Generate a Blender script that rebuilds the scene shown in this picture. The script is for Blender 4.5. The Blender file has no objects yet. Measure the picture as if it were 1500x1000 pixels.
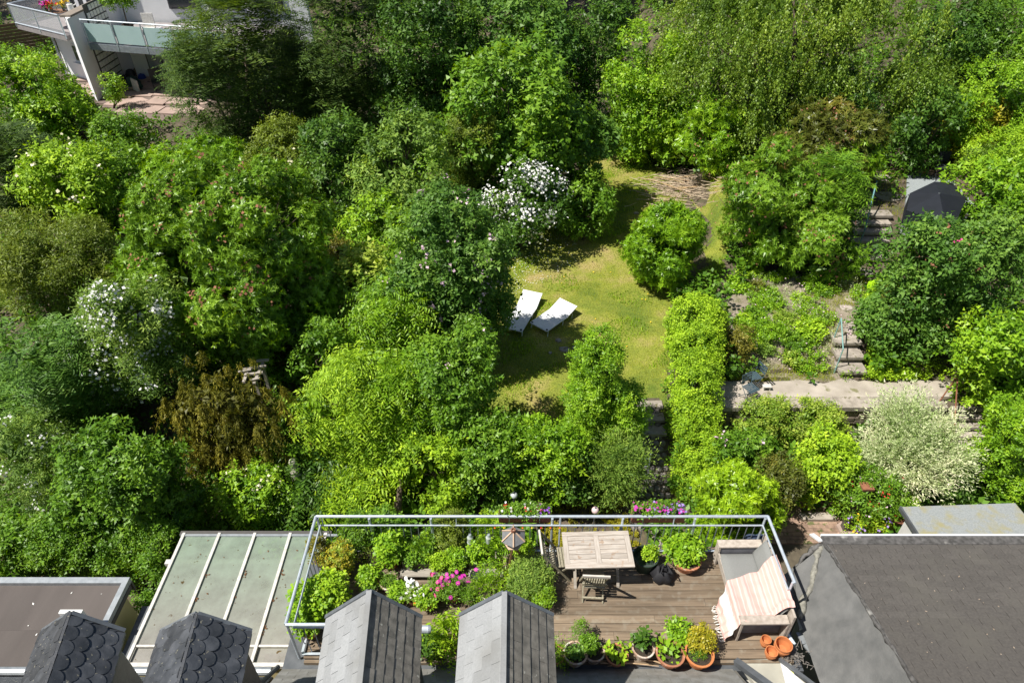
import bpy, math, random
import numpy as np
from mathutils import Vector, Matrix

# ------------------------------------------------------------------ camera
S = bpy.context.scene
COL = S.collection
CAMH = 11.0
TH = math.radians(38.3)
cam = bpy.data.cameras.new("camera")
cam.lens = 24.0; cam.sensor_width = 36.0; cam.clip_start = 0.1; cam.clip_end = 2000
camo = bpy.data.objects.new("camera", cam); COL.objects.link(camo)
camo.location = (0, 0, CAMH); camo.rotation_euler = (math.pi/2 - TH, 0, 0)
S.camera = camo

# ------------------------------------------------------------------ light
SUNDIR = Vector((-0.50, -0.16, 0.83)).normalized()
EL = math.asin(SUNDIR.z); AZ = math.atan2(SUNDIR.x, SUNDIR.y)
W = bpy.data.worlds.new("World"); S.world = W; W.use_nodes = True
wn = W.node_tree.nodes; wl = W.node_tree.links
bg = wn.get("Background") or wn.new("ShaderNodeBackground")
sky = wn.new("ShaderNodeTexSky"); sky.sky_type = 'NISHITA'; sky.sun_disc = False
sky.sun_elevation = EL; sky.sun_rotation = AZ
wl.new(sky.outputs[0], bg.inputs[0]); bg.inputs[1].default_value = 0.055
sl = bpy.data.lights.new("sun", 'SUN'); sl.energy = 5.0; sl.angle = math.radians(0.5); sl.color = (1.0, 0.95, 0.87)
so = bpy.data.objects.new("sun", sl); COL.objects.link(so)
so.rotation_euler = (-SUNDIR).to_track_quat('-Z', 'Y').to_euler(); so.location = (-20, -6, 35)
vs = S.view_settings
vs.view_transform = 'Standard'; vs.look = 'None'; vs.gamma = 1.0; vs.use_curve_mapping = False
vs.exposure = 0.48
S.cycles.max_bounces = 6; S.cycles.transparent_max_bounces = 10

# ------------------------------------------------------------------ geometry of the place
FW = np.array((0, math.cos(TH), -math.sin(TH))); UPV = np.array((0, math.sin(TH), math.cos(TH))); RT = np.array((1.0, 0, 0))
def ray(u, v): return RT*((u-750)/1000) + UPV*(-(v-500)/1000) + FW
def P(u, v, z):
    d = ray(u, v); t = (z-CAMH)/d[2]; p = d*t; return Vector((p[0], p[1], z))
def PY(u, v, Y):
    d = ray(u, v); t = Y/d[1]; p = d*t; return Vector((p[0], Y, CAMH+p[2]))
def sst(a, b, x):
    t = np.clip((x-a)/(b-a), 0, 1); return t*t*(3-2*t)
def terr(x, y):
    x = np.asarray(x, float); y = np.asarray(y, float)
    left = np.interp(y, [0, 9.9, 10.5, 12.6, 13.3, 19, 25, 34, 60, 200, 900], [-2.8, -2.8, -2.7, -1.75, -1.35, -1.05, -.7, -.3, 1.5, 9, 20])
    right = np.interp(y, [0, 11.6, 12.97, 13.0, 14.05, 14.3, 15.4, 18.8, 20.7, 25, 34, 60, 200, 900], [-2.8, -2.75, -2.45, -1.4, -1.4, -1.4, -.8, -.6, .3, .55, .9, 2.4, 9, 20])
    xb = np.interp(y, [9, 12, 13, 15, 20, 25], [4.0, 4.6, 4.8, 5.1, 6.6, 7.5])
    w = sst(-.5, .5, x-xb)
    z = left*(1-w)+right*w
    z = z + .05*np.sin(x*1.3+y*.7)*np.cos(y*1.1-x*.4)*sst(13.5, 16, y)*(1-.8*w)
    return z
def G(u, v, dz=0.0):
    d = ray(u, v)
    if d[2] >= -1e-3: return Vector((d[0]*60, 60, 2))
    lo = 2.0; prev = lo
    ts = np.linspace(3, 110, 1500)
    zz = CAMH + d[2]*ts; hh = terr(d[0]*ts, d[1]*ts)+dz
    k = np.argmax(zz <= hh)
    if zz[k] > hh[k]: k = len(ts)-1
    t = ts[k]
    return Vector((d[0]*t, d[1]*t, float(terr(d[0]*t, d[1]*t))+dz))

# ------------------------------------------------------------------ materials
MATS = {}
def newmat(name):
    m = bpy.data.materials.new(name); m.use_nodes = True
    n = m.node_tree.nodes; n.clear()
    o = n.new("ShaderNodeOutputMaterial"); return m, n, m.node_tree.links, o
def mat(name, c1, c2=None, scale=8, rough=.8, bump=0.0, bscale=None, metal=0.0, spots=None, spotscale=12, spotth=.68, vary=.12, stretch=None, detail=4, spec=.4, bdist=.01, soft=.08):
    if name in MATS: return MATS[name]
    m, n, l, o = newmat(name)
    b = n.new("ShaderNodeBsdfPrincipled"); b.inputs["Roughness"].default_value = rough; b.inputs["Metallic"].default_value = metal
    b.inputs["Specular IOR Level"].default_value = spec
    l.new(b.outputs[0], o.inputs[0])
    g = n.new("ShaderNodeNewGeometry"); oi = n.new("ShaderNodeObjectInfo")
    vec = g.outputs["Position"]
    if stretch:
        mp = n.new("ShaderNodeMapping"); mp.inputs["Scale"].default_value = stretch; l.new(vec, mp.inputs[0])
        ad = n.new("ShaderNodeVectorMath"); ad.operation = 'ADD'; l.new(mp.outputs[0], ad.inputs[0])
        ml = n.new("ShaderNodeMath"); ml.operation = 'MULTIPLY'; ml.inputs[1].default_value = 37; l.new(oi.outputs["Random"], ml.inputs[0]); l.new(ml.outputs[0], ad.inputs[1])
        vec = ad.outputs[0]
    nz = n.new("ShaderNodeTexNoise"); nz.inputs["Scale"].default_value = scale; nz.inputs["Detail"].default_value = detail; l.new(vec, nz.inputs["Vector"])
    rp = n.new("ShaderNodeValToRGB"); rp.color_ramp.elements[0].position = .32; rp.color_ramp.elements[1].position = .68
    c2 = c2 or tuple(x*.7 for x in c1)
    rp.color_ramp.elements[0].color = (*c2, 1); rp.color_ramp.elements[1].color = (*c1, 1)
    l.new(nz.outputs[0], rp.inputs[0]); colr = rp.outputs[0]
    if spots:
        n2 = n.new("ShaderNodeTexNoise"); n2.inputs["Scale"].default_value = spotscale; n2.inputs["Detail"].default_value = 3; l.new(g.outputs["Position"], n2.inputs["Vector"])
        r2 = n.new("ShaderNodeValToRGB"); r2.color_ramp.elements[0].position = spotth; r2.color_ramp.elements[1].position = min(spotth+soft, 1)
        l.new(n2.outputs[0], r2.inputs[0])
        mx = n.new("ShaderNodeMixRGB"); mx.inputs[2].default_value = (*spots, 1); l.new(r2.outputs[0], mx.inputs[0]); l.new(colr, mx.inputs[1]); colr = mx.outputs[0]
    if vary:
        hs = n.new("ShaderNodeHueSaturation"); mr = n.new("ShaderNodeMapRange"); mr.inputs[3].default_value = 1-vary; mr.inputs[4].default_value = 1+vary
        l.new(oi.outputs["Random"], mr.inputs[0]); l.new(mr.outputs[0], hs.inputs["Value"]); l.new(colr, hs.inputs["Color"]); colr = hs.outputs[0]
    l.new(colr, b.inputs["Base Color"])
    if bump:
        bn = n.new("ShaderNodeTexNoise"); bn.inputs["Scale"].default_value = bscale or scale*4; bn.inputs["Detail"].default_value = 5; l.new(vec, bn.inputs["Vector"])
        bp = n.new("ShaderNodeBump"); bp.inputs["Strength"].default_value = bump; bp.inputs["Distance"].default_value = bdist
        l.new(bn.outputs[0], bp.inputs["Height"]); l.new(bp.outputs[0], b.inputs["Normal"])
    MATS[name] = m; return m
LG = (1.98, 1.95, .85)
def leafmat(name, dark, mid, light, rough=.5, trans=.26, spec=.35):
    key = 'leaf_'+name
    if key in MATS: return MATS[key]
    m, n, l, o = newmat(key)
    at = n.new("ShaderNodeAttribute"); at.attribute_name = "tone"
    rp = n.new("ShaderNodeValToRGB"); e = rp.color_ramp.elements
    e[0].position = 0; e[0].color = (*[c*k_ for c, k_ in zip(dark, LG)], 1); e[1].position = 1; e[1].color = (*[c*k_ for c, k_ in zip(light, LG)], 1)
    k = e.new(.5); k.color = (*[c*k_ for c, k_ in zip(mid, LG)], 1)
    l.new(at.outputs["Fac"], rp.inputs[0])
    b = n.new("ShaderNodeBsdfPrincipled"); b.inputs["Roughness"].default_value = rough; b.inputs["Specular IOR Level"].default_value = spec
    l.new(rp.outputs[0], b.inputs["Base Color"])
    t = n.new("ShaderNodeBsdfTranslucent")
    hs = n.new("ShaderNodeHueSaturation"); hs.inputs["Hue"].default_value = .485; hs.inputs["Saturation"].default_value = 1.1; hs.inputs["Value"].default_value = 1.5
    l.new(rp.outputs[0], hs.inputs["Color"]); l.new(hs.outputs[0], t.inputs[0])
    mx = n.new("ShaderNodeMixShader"); mx.inputs[0].default_value = trans
    l.new(b.outputs[0], mx.inputs[1]); l.new(t.outputs[0], mx.inputs[2]); l.new(mx.outputs[0], o.inputs[0])
    MATS[key] = m; return m
def flat(name, c, rough=.6, metal=0.0, spec=.4):
    return mat(name, c, tuple(x*.88 for x in c), scale=15, rough=rough, metal=metal, vary=.04, spec=spec)

# ------------------------------------------------------------------ objects
def empty(name, loc, label, cat, group=None, rz=0):
    o = bpy.data.objects.new(name, None); o.empty_display_size = .1; COL.objects.link(o)
    o.location = loc; o.rotation_euler = (0, 0, rz)
    o["label"] = label; o["category"] = cat
    if group: o["group"] = group
    return o
def link(name, me, parent=None, M=None, label=None, kind=None):
    o = bpy.data.objects.new(name, me); COL.objects.link(o)
    if parent is not None:
        o.parent = parent
    if M is not None:
        o.matrix_basis = M
    if label: o["label"] = label
    if kind: o["kind"] = kind
    return o
class MB:
    def __init__(s): s.v = []; s.f = []; s.smooth = False
    def add(s, vs, fs):
        k = len(s.v); s.v += [tuple(p) for p in vs]; s.f += [tuple(i+k for i in f) for f in fs]; return s
    def box(s, c, d, M=None):
        hx, hy, hz = d[0]/2, d[1]/2, d[2]/2
        vs = [Vector((c[0]+a*hx, c[1]+b*hy, c[2]+e*hz)) for e in (-1, 1) for b in (-1, 1) for a in (-1, 1)]
        if M is not None: vs = [M @ p for p in vs]
        return s.add(vs, [(0, 2, 3, 1), (4, 5, 7, 6), (0, 1, 5, 4), (2, 6, 7, 3), (0, 4, 6, 2), (1, 3, 7, 5)])
    def beam(s, a, b, w, h, up=Vector((0, 0, 1))):
        a = Vector(a); b = Vector(b); d = (b-a); L = d.length; d.normalize()
        sx = d.cross(up)
        if sx.length < 1e-4: sx = d.cross(Vector((0, 1, 0)))
        sx.normalize(); uz = sx.cross(d).normalized()
        vs = []
        for p in (a, b):
            for q in ((-1, -1), (1, -1), (1, 1), (-1, 1)): vs.append(p+sx*q[0]*w/2+uz*q[1]*h/2)
        return s.add(vs, [(3, 2, 1, 0), (4, 5, 6, 7), (0, 1, 5, 4), (1, 2, 6, 5), (2, 3, 7, 6), (3, 0, 4, 7)])
    def tube(s, pts, r, n=8, cap=True):
        pts = [Vector(p) for p in pts]; rs = r if isinstance(r, (list, tuple)) else [r]*len(pts)
        k0 = len(s.v); ref = Vector((0.31, 0.2, .93))
        vs = []
        for i, p in enumerate(pts):
            d = (pts[min(i+1, len(pts)-1)]-pts[max(i-1, 0)]).normalized()
            a = d.cross(ref)
            if a.length < .1: a = d.cross(Vector((1, 0, 0)))
            a.normalize(); b = d.cross(a)
            for j in range(n):
                t = 2*math.pi*j/n; vs.append(p+(a*math.cos(t)+b*math.sin(t))*rs[i])
        fs = []
        for i in range(len(pts)-1):
            for j in range(n):
                fs.append((i*n+j, i*n+(j+1) % n, (i+1)*n+(j+1) % n, (i+1)*n+j))
        if cap: fs.append(tuple(reversed(range(n)))); fs.append(tuple((len(pts)-1)*n+j for j in range(n)))
        return s.add(vs, fs)
    def lathe(s, prof, c=(0, 0, 0), n=20, closed=False):
        vs = []; fs = []
        for (r, z) in prof:
            for j in range(n):
                t = 2*math.pi*j/n; vs.append((c[0]+r*math.cos(t), c[1]+r*math.sin(t), c[2]+z))
        for i in range(len(prof)-1):
            for j in range(n): fs.append((i*n+j, i*n+(j+1) % n, (i+1)*n+(j+1) % n, (i+1)*n+j))
        if prof[0][0] > 1e-5 and closed: fs.append(tuple(reversed(range(n))))
        if prof[-1][0] > 1e-5 and closed: fs.append(tuple((len(prof)-1)*n+j for j in range(n)))
        return s.add(vs, fs)
    def prism(s, poly, off):
        n = len(poly); off = Vector(off); a = [Vector(p) for p in poly]
        return s.add(a+[p+off for p in a], [tuple(range(n)), tuple(reversed(range(n, 2*n)))]+[(i, i+n, (i+1) % n+n, (i+1) % n) for i in range(n)])
    def mesh(s, name, m, off=None):
        me = bpy.data.meshes.new(name)
        vv = s.v if off is None else [(p[0]-off[0], p[1]-off[1], p[2]-off[2]) for p in s.v]
        me.from_pydata(vv, [], s.f); me.materials.append(m)
        if s.smooth:
            me.polygons.foreach_set("use_smooth", [True]*len(me.polygons))
        me.update(); return me
    def build(s, name, m, parent=None, label=None, kind=None, world=False):
        # world=True: vertices are world coordinates and the parent is an unrotated empty
        off = parent.location if (world and parent is not None) else None
        if world and parent is not None and parent.parent is not None: off = None
        return link(name, s.mesh(name, m, off), parent, None, label, kind)
def struct(name, mb, m):
    o = mb.build(name, m); o["kind"] = "structure"; return o
def npmesh(name, V, Q, m, tone=None, matidx=None, mats=None):
    me = bpy.data.meshes.new(name); V = np.ascontiguousarray(V, np.float32); Q = np.ascontiguousarray(Q, np.int32)
    me.vertices.add(len(V)); me.vertices.foreach_set("co", V.ravel())
    k = Q.shape[1]
    me.loops.add(Q.size); me.loops.foreach_set("vertex_index", Q.ravel())
    me.polygons.add(len(Q)); me.polygons.foreach_set("loop_start", np.arange(0, Q.size, k, dtype=np.int32))
    for mm in (mats or [m]): me.materials.append(mm)
    if tone is not None:
        a = me.attributes.new("tone", 'FLOAT', 'FACE'); a.data.foreach_set("value", np.ascontiguousarray(tone, np.float32))
    if matidx is not None: me.polygons.foreach_set("material_index", np.ascontiguousarray(matidx, np.int32))
    me.update(calc_edges=True); return me

# ------------------------------------------------------------------ foliage
# name: (dark, mid, light) leaf colours
def gr(r, g, b, f=1.0): return (r*f, g*f, b*f)
PAL = {
 'lime':   ((.065, .13, .012), (.14, .235, .02), (.24, .34, .035)),
 'bright': ((.045, .105, .012), (.10, .195, .018), (.19, .29, .035)),
 'mid':    ((.03, .075, .014), (.066, .14, .022), (.12, .205, .035)),
 'deep':   ((.018, .048, .014), (.038, .088, .022), (.07, .13, .03)),
 'teal':   ((.024, .062, .018), (.052, .115, .034), (.10, .175, .055)),
 'yew':    ((.014, .034, .012), (.034, .066, .02), (.08, .12, .035)),
 'olive':  ((.04, .062, .014), (.082, .12, .024), (.14, .175, .045)),
 'rhodo':  ((.04, .09, .014), (.085, .165, .025), (.15, .24, .05)),
 'bronze': ((.042, .046, .012), (.10, .10, .028), (.19, .17, .055)),
 'gold':   ((.08, .09, .012), (.17, .17, .02), (.29, .24, .04)),
 'willow': ((.09, .15, .06), (.30, .34, .42), (.50, .46, .80)),
 'birch':  ((.035, .07, .016), (.085, .145, .03), (.17, .23, .06)),
 'sage':   ((.035, .075, .02), (.085, .15, .045), (.18, .25, .09)),
 'grass':  ((.09, .12, .012), (.17, .20, .02), (.27, .28, .04)),
 'reddish':((.035, .04, .015), (.065, .085, .025), (.13, .115, .04)),
 'viburn': ((.055, .11, .02), (.12, .19, .04), (.26, .30, .11)),
}
# kind: L, W, leaves per spray, spray length, style, LAI, clump radius, glossy roughness
KIND = {
 'broad':   (.085, .055, 9, .16, 'any', 1.25, .36, .45),
 'small':   (.055, .035, 12, .15, 'any', 1.15, .30, .5),
 'big':     (.105, .085, 8, .2, 'any', 1.3, .45, .5),
 'rosette': (.095, .034, 10, .05, 'rosette', 2.0, .38, .35),
 'yew':     (.13, .026, 13, .34, 'flat', 1.5, .5, .6),
 'droop':   (.055, .04, 16, .75, 'droop', 1.0, .42, .45),
 'frond':   (.12, .04, 12, .5, 'frond', 1.15, .42, .5),
 'wand':    (.065, .022, 16, .42, 'wand', 1.1, .3, .6),
 'fine':    (.07, .02, 14, .2, 'any', 1.1, .28, .6),
 'hang':    (.085, .03, 14, .42, 'droop', 1.3, .36, .7),
}
QUAL = 1.16
NLEAF = [0]
def unit(a): return a/np.maximum(np.linalg.norm(a, axis=-1, keepdims=True), 1e-6)
def leaves_from_sprays(rng, Pc, D, kind, tone0, scale=1.0, tri=False):
    L, Wd, n, SL, style, *_ = KIND[kind]
    L *= scale; Wd *= scale; SL *= scale
    S_ = len(Pc)
    i = (np.arange(n)+.5)/n
    s = i[None, :, None]*SL*(rng.uniform(.35, 1.7, (S_, 1, 1)) if style == 'droop' else rng.uniform(.7, 1.2, (S_, 1, 1)))
    Dd = D[:, None, :]
    ref = unit(rng.normal(size=(S_, 3)))
    A = unit(np.cross(D, ref)); B = np.cross(D, A)
    phi = (np.arange(n)*2.4)[None, :]+rng.uniform(0, 6.28, (S_, 1))
    if style in ('flat', 'frond'):
        # two rows either side of the twig, blade facing up
        up = np.array((0, 0, 1.0)); A = unit(np.cross(D, up)+1e-3); B = np.cross(A, D)
        side = np.where(np.arange(n) % 2 == 0, 1.0, -1.0)[None, :, None]
        ld = unit(Dd*.45+A[:, None, :]*side+rng.normal(size=(S_, n, 3))*.13)
        nr = unit(B[:, None, :]+rng.normal(size=(S_, n, 3))*.3)
        pos = Pc[:, None, :]+Dd*s
        droop = .5 if style == 'frond' else .22
        pos = pos-np.array((0, 0, 1.0))*(i[None, :, None]**2)*SL*droop
        if style == 'frond': ld = unit(ld-np.array((0, 0, .45)))
    elif style == 'rosette':
        ring = A[:, None, :]*np.cos(phi)[..., None]+B[:, None, :]*np.sin(phi)[..., None]
        tilt = rng.uniform(.15, .9, (S_, n, 1))
        ld = unit(ring+Dd*tilt); nr = unit(Dd-ring*tilt*.8+rng.normal(size=(S_, n, 3))*.12)
        pos = Pc[:, None, :]+Dd*s*rng.uniform(0, 1.0, (S_, n, 1))
    elif style in ('droop', 'wand'):
        ring = A[:, None, :]*np.cos(phi)[..., None]+B[:, None, :]*np.sin(phi)[..., None]
        ld = unit(ring*.6+Dd*.8); nr = unit(rng.normal(size=(S_, n, 3))+np.array((-.3, -.4, .6)))
        bow = rng.normal(size=(S_, 1, 3))*.18
        pos = Pc[:, None, :]+Dd*s+bow*s*(s/SL)+rng.normal(size=(S_, n, 3))*.025*scale
    else:
        ring = A[:, None, :]*np.cos(phi)[..., None]+B[:, None, :]*np.sin(phi)[..., None]
        ld = unit(ring+Dd*.5+rng.normal(size=(S_, n, 3))*.25)
        nr = unit(Dd*.6+np.array((0, 0, .95))+rng.normal(size=(S_, n, 3))*.42)
        pos = Pc[:, None, :]+Dd*s+ring*.02*scale
    sd = unit(np.cross(ld, nr)); nr = np.cross(sd, ld)
    sz = rng.uniform(.5, 1.4, (S_, n, 1))*rng.uniform(.8, 1.2, (S_, 1, 1))
    l_ = ld*L*sz; w_ = sd*Wd*.5*sz
    b = pos; tip = pos+l_-nr*L*.12*sz; m = pos+l_*.48
    r = m+w_+nr*L*.06*sz; q = m-w_+nr*L*.06*sz
    V = (np.stack((pos+w_*.9+l_*.12, tip, pos-w_*.9+l_*.22), 2) if tri else np.stack((b, r, tip, q), 2)).reshape(-1, 3)
    tone = np.clip(tone0[:, None]+rng.normal(size=(S_, n))*.13+ (i[None, :]-.5)*.18, 0, 1).reshape(-1)
    return V, tone
def shell_sprays(rng, lobes, kind, dens=1.0, scale=1.0, upb=.3, bumpy=1.0):
    L, Wd, n, SL, style, LAI, cr, _ = KIND[kind]
    CC = []; CR = []; CT = []; OUT = []
    for (c, r) in lobes:
        c = np.array(c, float); r = np.array(r, float); R = float(np.mean(r))
        rc = min(cr*scale*(1 if R > .8 else .75)*min(max(R, .5), 2.2)**.45, R*.55)
        area = 4*math.pi*(((r[0]*r[1])**1.6+(r[0]*r[2])**1.6+(r[1]*r[2])**1.6)/3)**(1/1.6)
        M = int(min(max(1.15*area/(rc*rc*math.pi)*1.1, 6), 900))
        d = unit(rng.normal(size=(M, 3)))
        keep = (d[:, 2] > -.45) & ((d[:, 1] < .55) | (rng.random(M) < .6))
        d = d[keep]; M = len(d)
        ph = rng.uniform(0, 6.28, 6)
        bmp = 1+bumpy*.2*(np.sin(d[:, 0]*3.1+ph[0])*np.cos(d[:, 2]*2.9+ph[1])+np.sin(d[:, 1]*4.3+ph[2]))*.8
        cc = c+d*r*(bmp*rng.uniform(.62, 1.0, M)**.5)[:, None]*(1-rc/R*.45)
        CC.append(cc); CR.append(rc*rng.uniform(.65, 1.25, M)); OUT.append(unit(d/r))
        CT.append(.5+rng.normal(size=M)*.16)  # random clump tone, puts light and dark depth into the leaf colour
    CC = np.concatenate(CC); CR = np.concatenate(CR); OUT = np.concatenate(OUT); CT = np.concatenate(CT)
    area1 = L*scale*Wd*scale*.5*n
    ns = np.maximum((LAI*dens*2*math.pi*CR**2*.8/area1*QUAL).astype(int), 2)
    idx = np.repeat(np.arange(len(CC)), ns); T = len(idx)
    d = unit(unit(rng.normal(size=(T, 3)))+OUT[idx]*.75+np.array((0, -.08, upb)))
    rr = rng.uniform(.5, 1.08, T); rr = np.where(rng.random(T) < .08, rr+.3, rr)
    Pp = CC[idx]+d*(CR[idx]*rr)[:, None]
    # drop sprays buried in other lobes
    keep = np.ones(T, bool)
    for (c, r) in lobes:
        q = (Pp-np.array(c))/np.array(r); keep &= (np.sum(q*q, 1) > .36)
    keep &= Pp[:, 2] > terr(Pp[:, 0], Pp[:, 1])+.03
    Pp = Pp[keep]; d = d[keep]; idx = idx[keep]
    return rng, Pp, d, CT[idx]+rng.normal(size=len(idx))*.09, (CC, CR, OUT)
def crown_mesh(name, lobes, kind, pal, seed, dens=1.0, scale=1.0, upb=.3, bumpy=1.0, toneadd=0.0):
    rng = np.random.default_rng(seed)
    _, Pp, d, t, cl = shell_sprays(rng, lobes, kind, dens, scale, upb, bumpy)
    style = KIND[kind][4]
    if style == 'droop':
        gs = .40*scale
        cell = np.floor(Pp/np.array((gs, gs, 3*gs))); hsh = np.sin(cell@np.array((12.9898, 78.233, 37.7)))*43758.5; off = (np.stack((hsh, hsh*1.7, hsh*2.3), 1) % 1.0)
        Pp = Pp*.22+.78*((cell+.2+.6*off)*np.array((gs, gs, 3*gs))); t = t+(off[:, 0]-.5)*.35
        D = unit(d*np.array((.35, .35, .1))+np.array((0, 0, -1.0)))
    elif style in ('flat', 'frond'):
        D = unit(d*np.array((1, 1, .35))+np.array((0, 0, -.05)))
    elif style == 'wand':
        D = unit(d+np.array((0, 0, .35)))
    else: D = unit(d+rng.normal(size=d.shape)*.35)
    V, tone = leaves_from_sprays(rng, Pp, D, kind, t+toneadd, scale, True)
    # added filler leaves, toned dark inside, that close the crown to light
    CC, CR, OUT = cl
    k = 16
    ic = np.repeat(np.arange(len(CC)), k)
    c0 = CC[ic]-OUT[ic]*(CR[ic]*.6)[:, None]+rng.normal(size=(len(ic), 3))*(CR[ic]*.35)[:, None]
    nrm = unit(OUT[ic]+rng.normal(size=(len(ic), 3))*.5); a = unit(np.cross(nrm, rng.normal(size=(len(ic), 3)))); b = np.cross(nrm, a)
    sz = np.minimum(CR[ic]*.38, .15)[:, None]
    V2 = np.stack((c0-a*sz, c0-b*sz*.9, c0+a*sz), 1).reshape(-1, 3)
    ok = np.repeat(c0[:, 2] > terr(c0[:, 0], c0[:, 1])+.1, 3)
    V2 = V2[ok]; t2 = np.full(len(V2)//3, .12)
    V = np.concatenate((V, V2)); tone = np.concatenate((tone, t2))
    NLEAF[0] += len(V)//6
    pc = PAL[pal]
    m = leafmat(pal+('_g' if KIND[kind][7] < .42 else ''), *pc, rough=KIND[kind][7])
    return V, tone, m, cl
def blossom_mesh(name, rng, cl, lobes, n, size, mt, per=5, spread=.1, region=None, lift=.06):
    CC, CR, OUT = cl
    w = (OUT[:, 2]*1.0-OUT[:, 1]*.6+.4); w = np.clip(w, 0, None)
    if region is not None: w = w*region(CC)
    if w.sum() <= 0: return None
    ii = rng.choice(len(CC), n, p=w/w.sum())
    d = unit(OUT[ii]*.9+np.array((0, -.35, .5))+rng.normal(size=(n, 3))*.55)
    c = CC[ii]+d*(CR[ii]*1.05+lift)[:, None]
    c = np.repeat(c, per, 0)+rng.normal(size=(n*per, 3))*spread
    dd = np.repeat(d, per, 0)
    nr = unit(dd+rng.normal(size=dd.shape)*.5); a = unit(np.cross(nr, rng.normal(size=nr.shape))); b = np.cross(nr, a)
    s = size*rng.uniform(.6, 1.2, (len(c), 1))
    V = np.stack((c-a*s+nr*s*.3, c-b*s, c+a*s+nr*s*.3, c+b*s), 1).reshape(-1, 3)
    Q = np.arange(len(V)).reshape(-1, 4)
    return npmesh(name, V, Q, mt)
BARK = None
def limb_mesh(base, lobes, rng, r0):
    mb = MB(); base = Vector(base)
    for (c, r) in lobes:
        c = Vector(c); mid = base.lerp(c, .5)+Vector(rng.uniform(-.12, .12, 3))*min(c.z-base.z+.1, 2)
        mb.tube([base-Vector((0, 0, .1)), base.lerp(mid, .6), mid, c], [r0, r0*.8, r0*.62, r0*.3], 7)
        for k in range(7):
            d = unit(rng.normal(size=3)); d[2] = abs(d[2])*.8-.1
            e = c+Vector((d[0]*r[0]*.85, d[1]*r[1]*.85, d[2]*r[2]*.85)); st = mid.lerp(c, rng.uniform(0, 1))
            m2 = st.lerp(e, .5)+Vector(rng.uniform(-.08, .08, 3))
            mb.tube([st, m2, e], [r0*.36, r0*.22, r0*.07], 5, cap=False)
    mb.smooth = True
    return mb
SEED = [100]
PLANTS = []
FLW = {}
def plant(u, v, a, b, vb, kind, pal, name, label, cat, group=None, sub=None, dens=1.0, scale=None, fl=None, trunk=True, bumpy=1.0, upb=.3, skirt=True, toneadd=0.0):
    """crown centred on image point (u,v) with half sizes a,b (px) standing on the ground seen at row vb"""
    g = G(u, vb); Y = g.y
    SEED[0] += 1; rng = np.random.default_rng(SEED[0])
    subs = sub or [(0, 0, 1, 1)]
    lobes = []
    for q in subs:
        du, dv, fa, fb = q[:4]; yo = q[4] if len(q) > 4 else 0
        c = PY(u+du*a, v+dv*b, Y+yo); dist = float(np.dot(np.array(c)-np.array((0, 0, CAMH)), FW))
        mpp = dist/1000
        phi = math.atan2(CAMH-c.z, c.y); sn, cs = math.sin(phi), math.cos(phi)
        rx = a*fa*mpp*.93; bm = b*fb*mpp*.93
        ry = min(rx, .8*bm/sn); rz = math.sqrt(max((bm)**2-(ry*sn)**2, (.3*bm)**2))/cs
        rz = min(rz, 2.2*rx)
        lobes.append((c, (rx, ry, rz)))
    if skirt:
        for (c, r) in list(lobes):
            gz = float(terr(c.x, c.y)); gap = c.z-r[2]-gz
            if gap > .15:
                hh = (c.z-gz)*.5
                lobes.append((Vector((c.x, c.y+.15*r[1], gz+hh*.95)), (r[0]*.82, r[1]*.75, hh)))
    dist = math.sqrt(g.x**2+g.y**2+(CAMH-g.z)**2)
    sc = (scale or 1)*max(1.0, min(1.8, dist/15))*.92
    if kind == 'rosette': sc *= .9
    root = empty(name, g, label, cat, group)
    V, tone, m, cl = crown_mesh(name, lobes, kind, pal, SEED[0]*7, dens, sc, upb, bumpy, toneadd)
    V = V-np.array(g); Q = np.arange(len(V)).reshape(-1, 3)
    link('crown' if trunk else 'foliage', npmesh('crown', V, Q, m, tone), root)
    if trunk:
        R = float(np.mean([l[1][0] for l in lobes]))
        lm = limb_mesh(g, lobes, rng, min(.03+.035*R, .28)); lm.build('trunk', BARK, root, world=True)
    if fl:
        for (fname, n, size, mt, per, spread, region) in fl:
            me = blossom_mesh(fname, rng, cl, lobes, n, size, mt, per, spread, region)
            if me:
                o = link(fname, me, root); co = np.empty(len(me.vertices)*3, np.float32); me.vertices.foreach_get("co", co)
                co = co.reshape(-1, 3)-np.array(g, dtype=np.float32); me.vertices.foreach_set("co", co.ravel()); me.update(); o["kind"] = "stuff"
    PLANTS.append((root, lobes))
    return root
# ------------------------------------------------------------------ ground
BARK = mat('bark', (.16, .12, .085), (.07, .052, .038), 9, .9, bump=.5, stretch=(3, 3, 1))
def grid_mesh(xs, ys, dz, name, m, cellok=None):
    X, Yy = np.meshgrid(xs, ys); Z = terr(X, Yy)+dz
    V = np.stack((X, Yy, Z), -1).reshape(-1, 3); nx = len(xs)
    i, j = np.meshgrid(np.arange(nx-1), np.arange(len(ys)-1)); k = (j*nx+i).ravel()
    Q = np.stack((k, k+1, k+nx+1, k+nx), 1)
    if cellok is not None:
        cx = V[Q].mean(1); ok = cellok(cx[:, 0], cx[:, 1]); Q = Q[ok]
        used = np.unique(Q); mp = -np.ones(len(V), int); mp[used] = np.arange(len(used)); V = V[used]; Q = mp[Q]
    me = npmesh(name, V, Q, m); me.polygons.foreach_set("use_smooth", [True]*len(me.polygons)); return me
def inpoly(poly):
    px = np.array([p[0] for p in poly]); py = np.array([p[1] for p in poly])
    def f(x, y):
        x = np.asarray(x)[..., None]; y = np.asarray(y)[..., None]
        x1, y1, x2, y2 = px, py, np.roll(px, -1), np.roll(py, -1)
        c = ((y1 > y) != (y2 > y)) & (x < (x2-x1)*(y-y1)/(y2-y1+1e-12)+x1)
        return (c.sum(-1) % 2) == 1
    return f
def ppoly(pts): return [tuple(G(u, v)[:2]) for u, v in pts]
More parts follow.
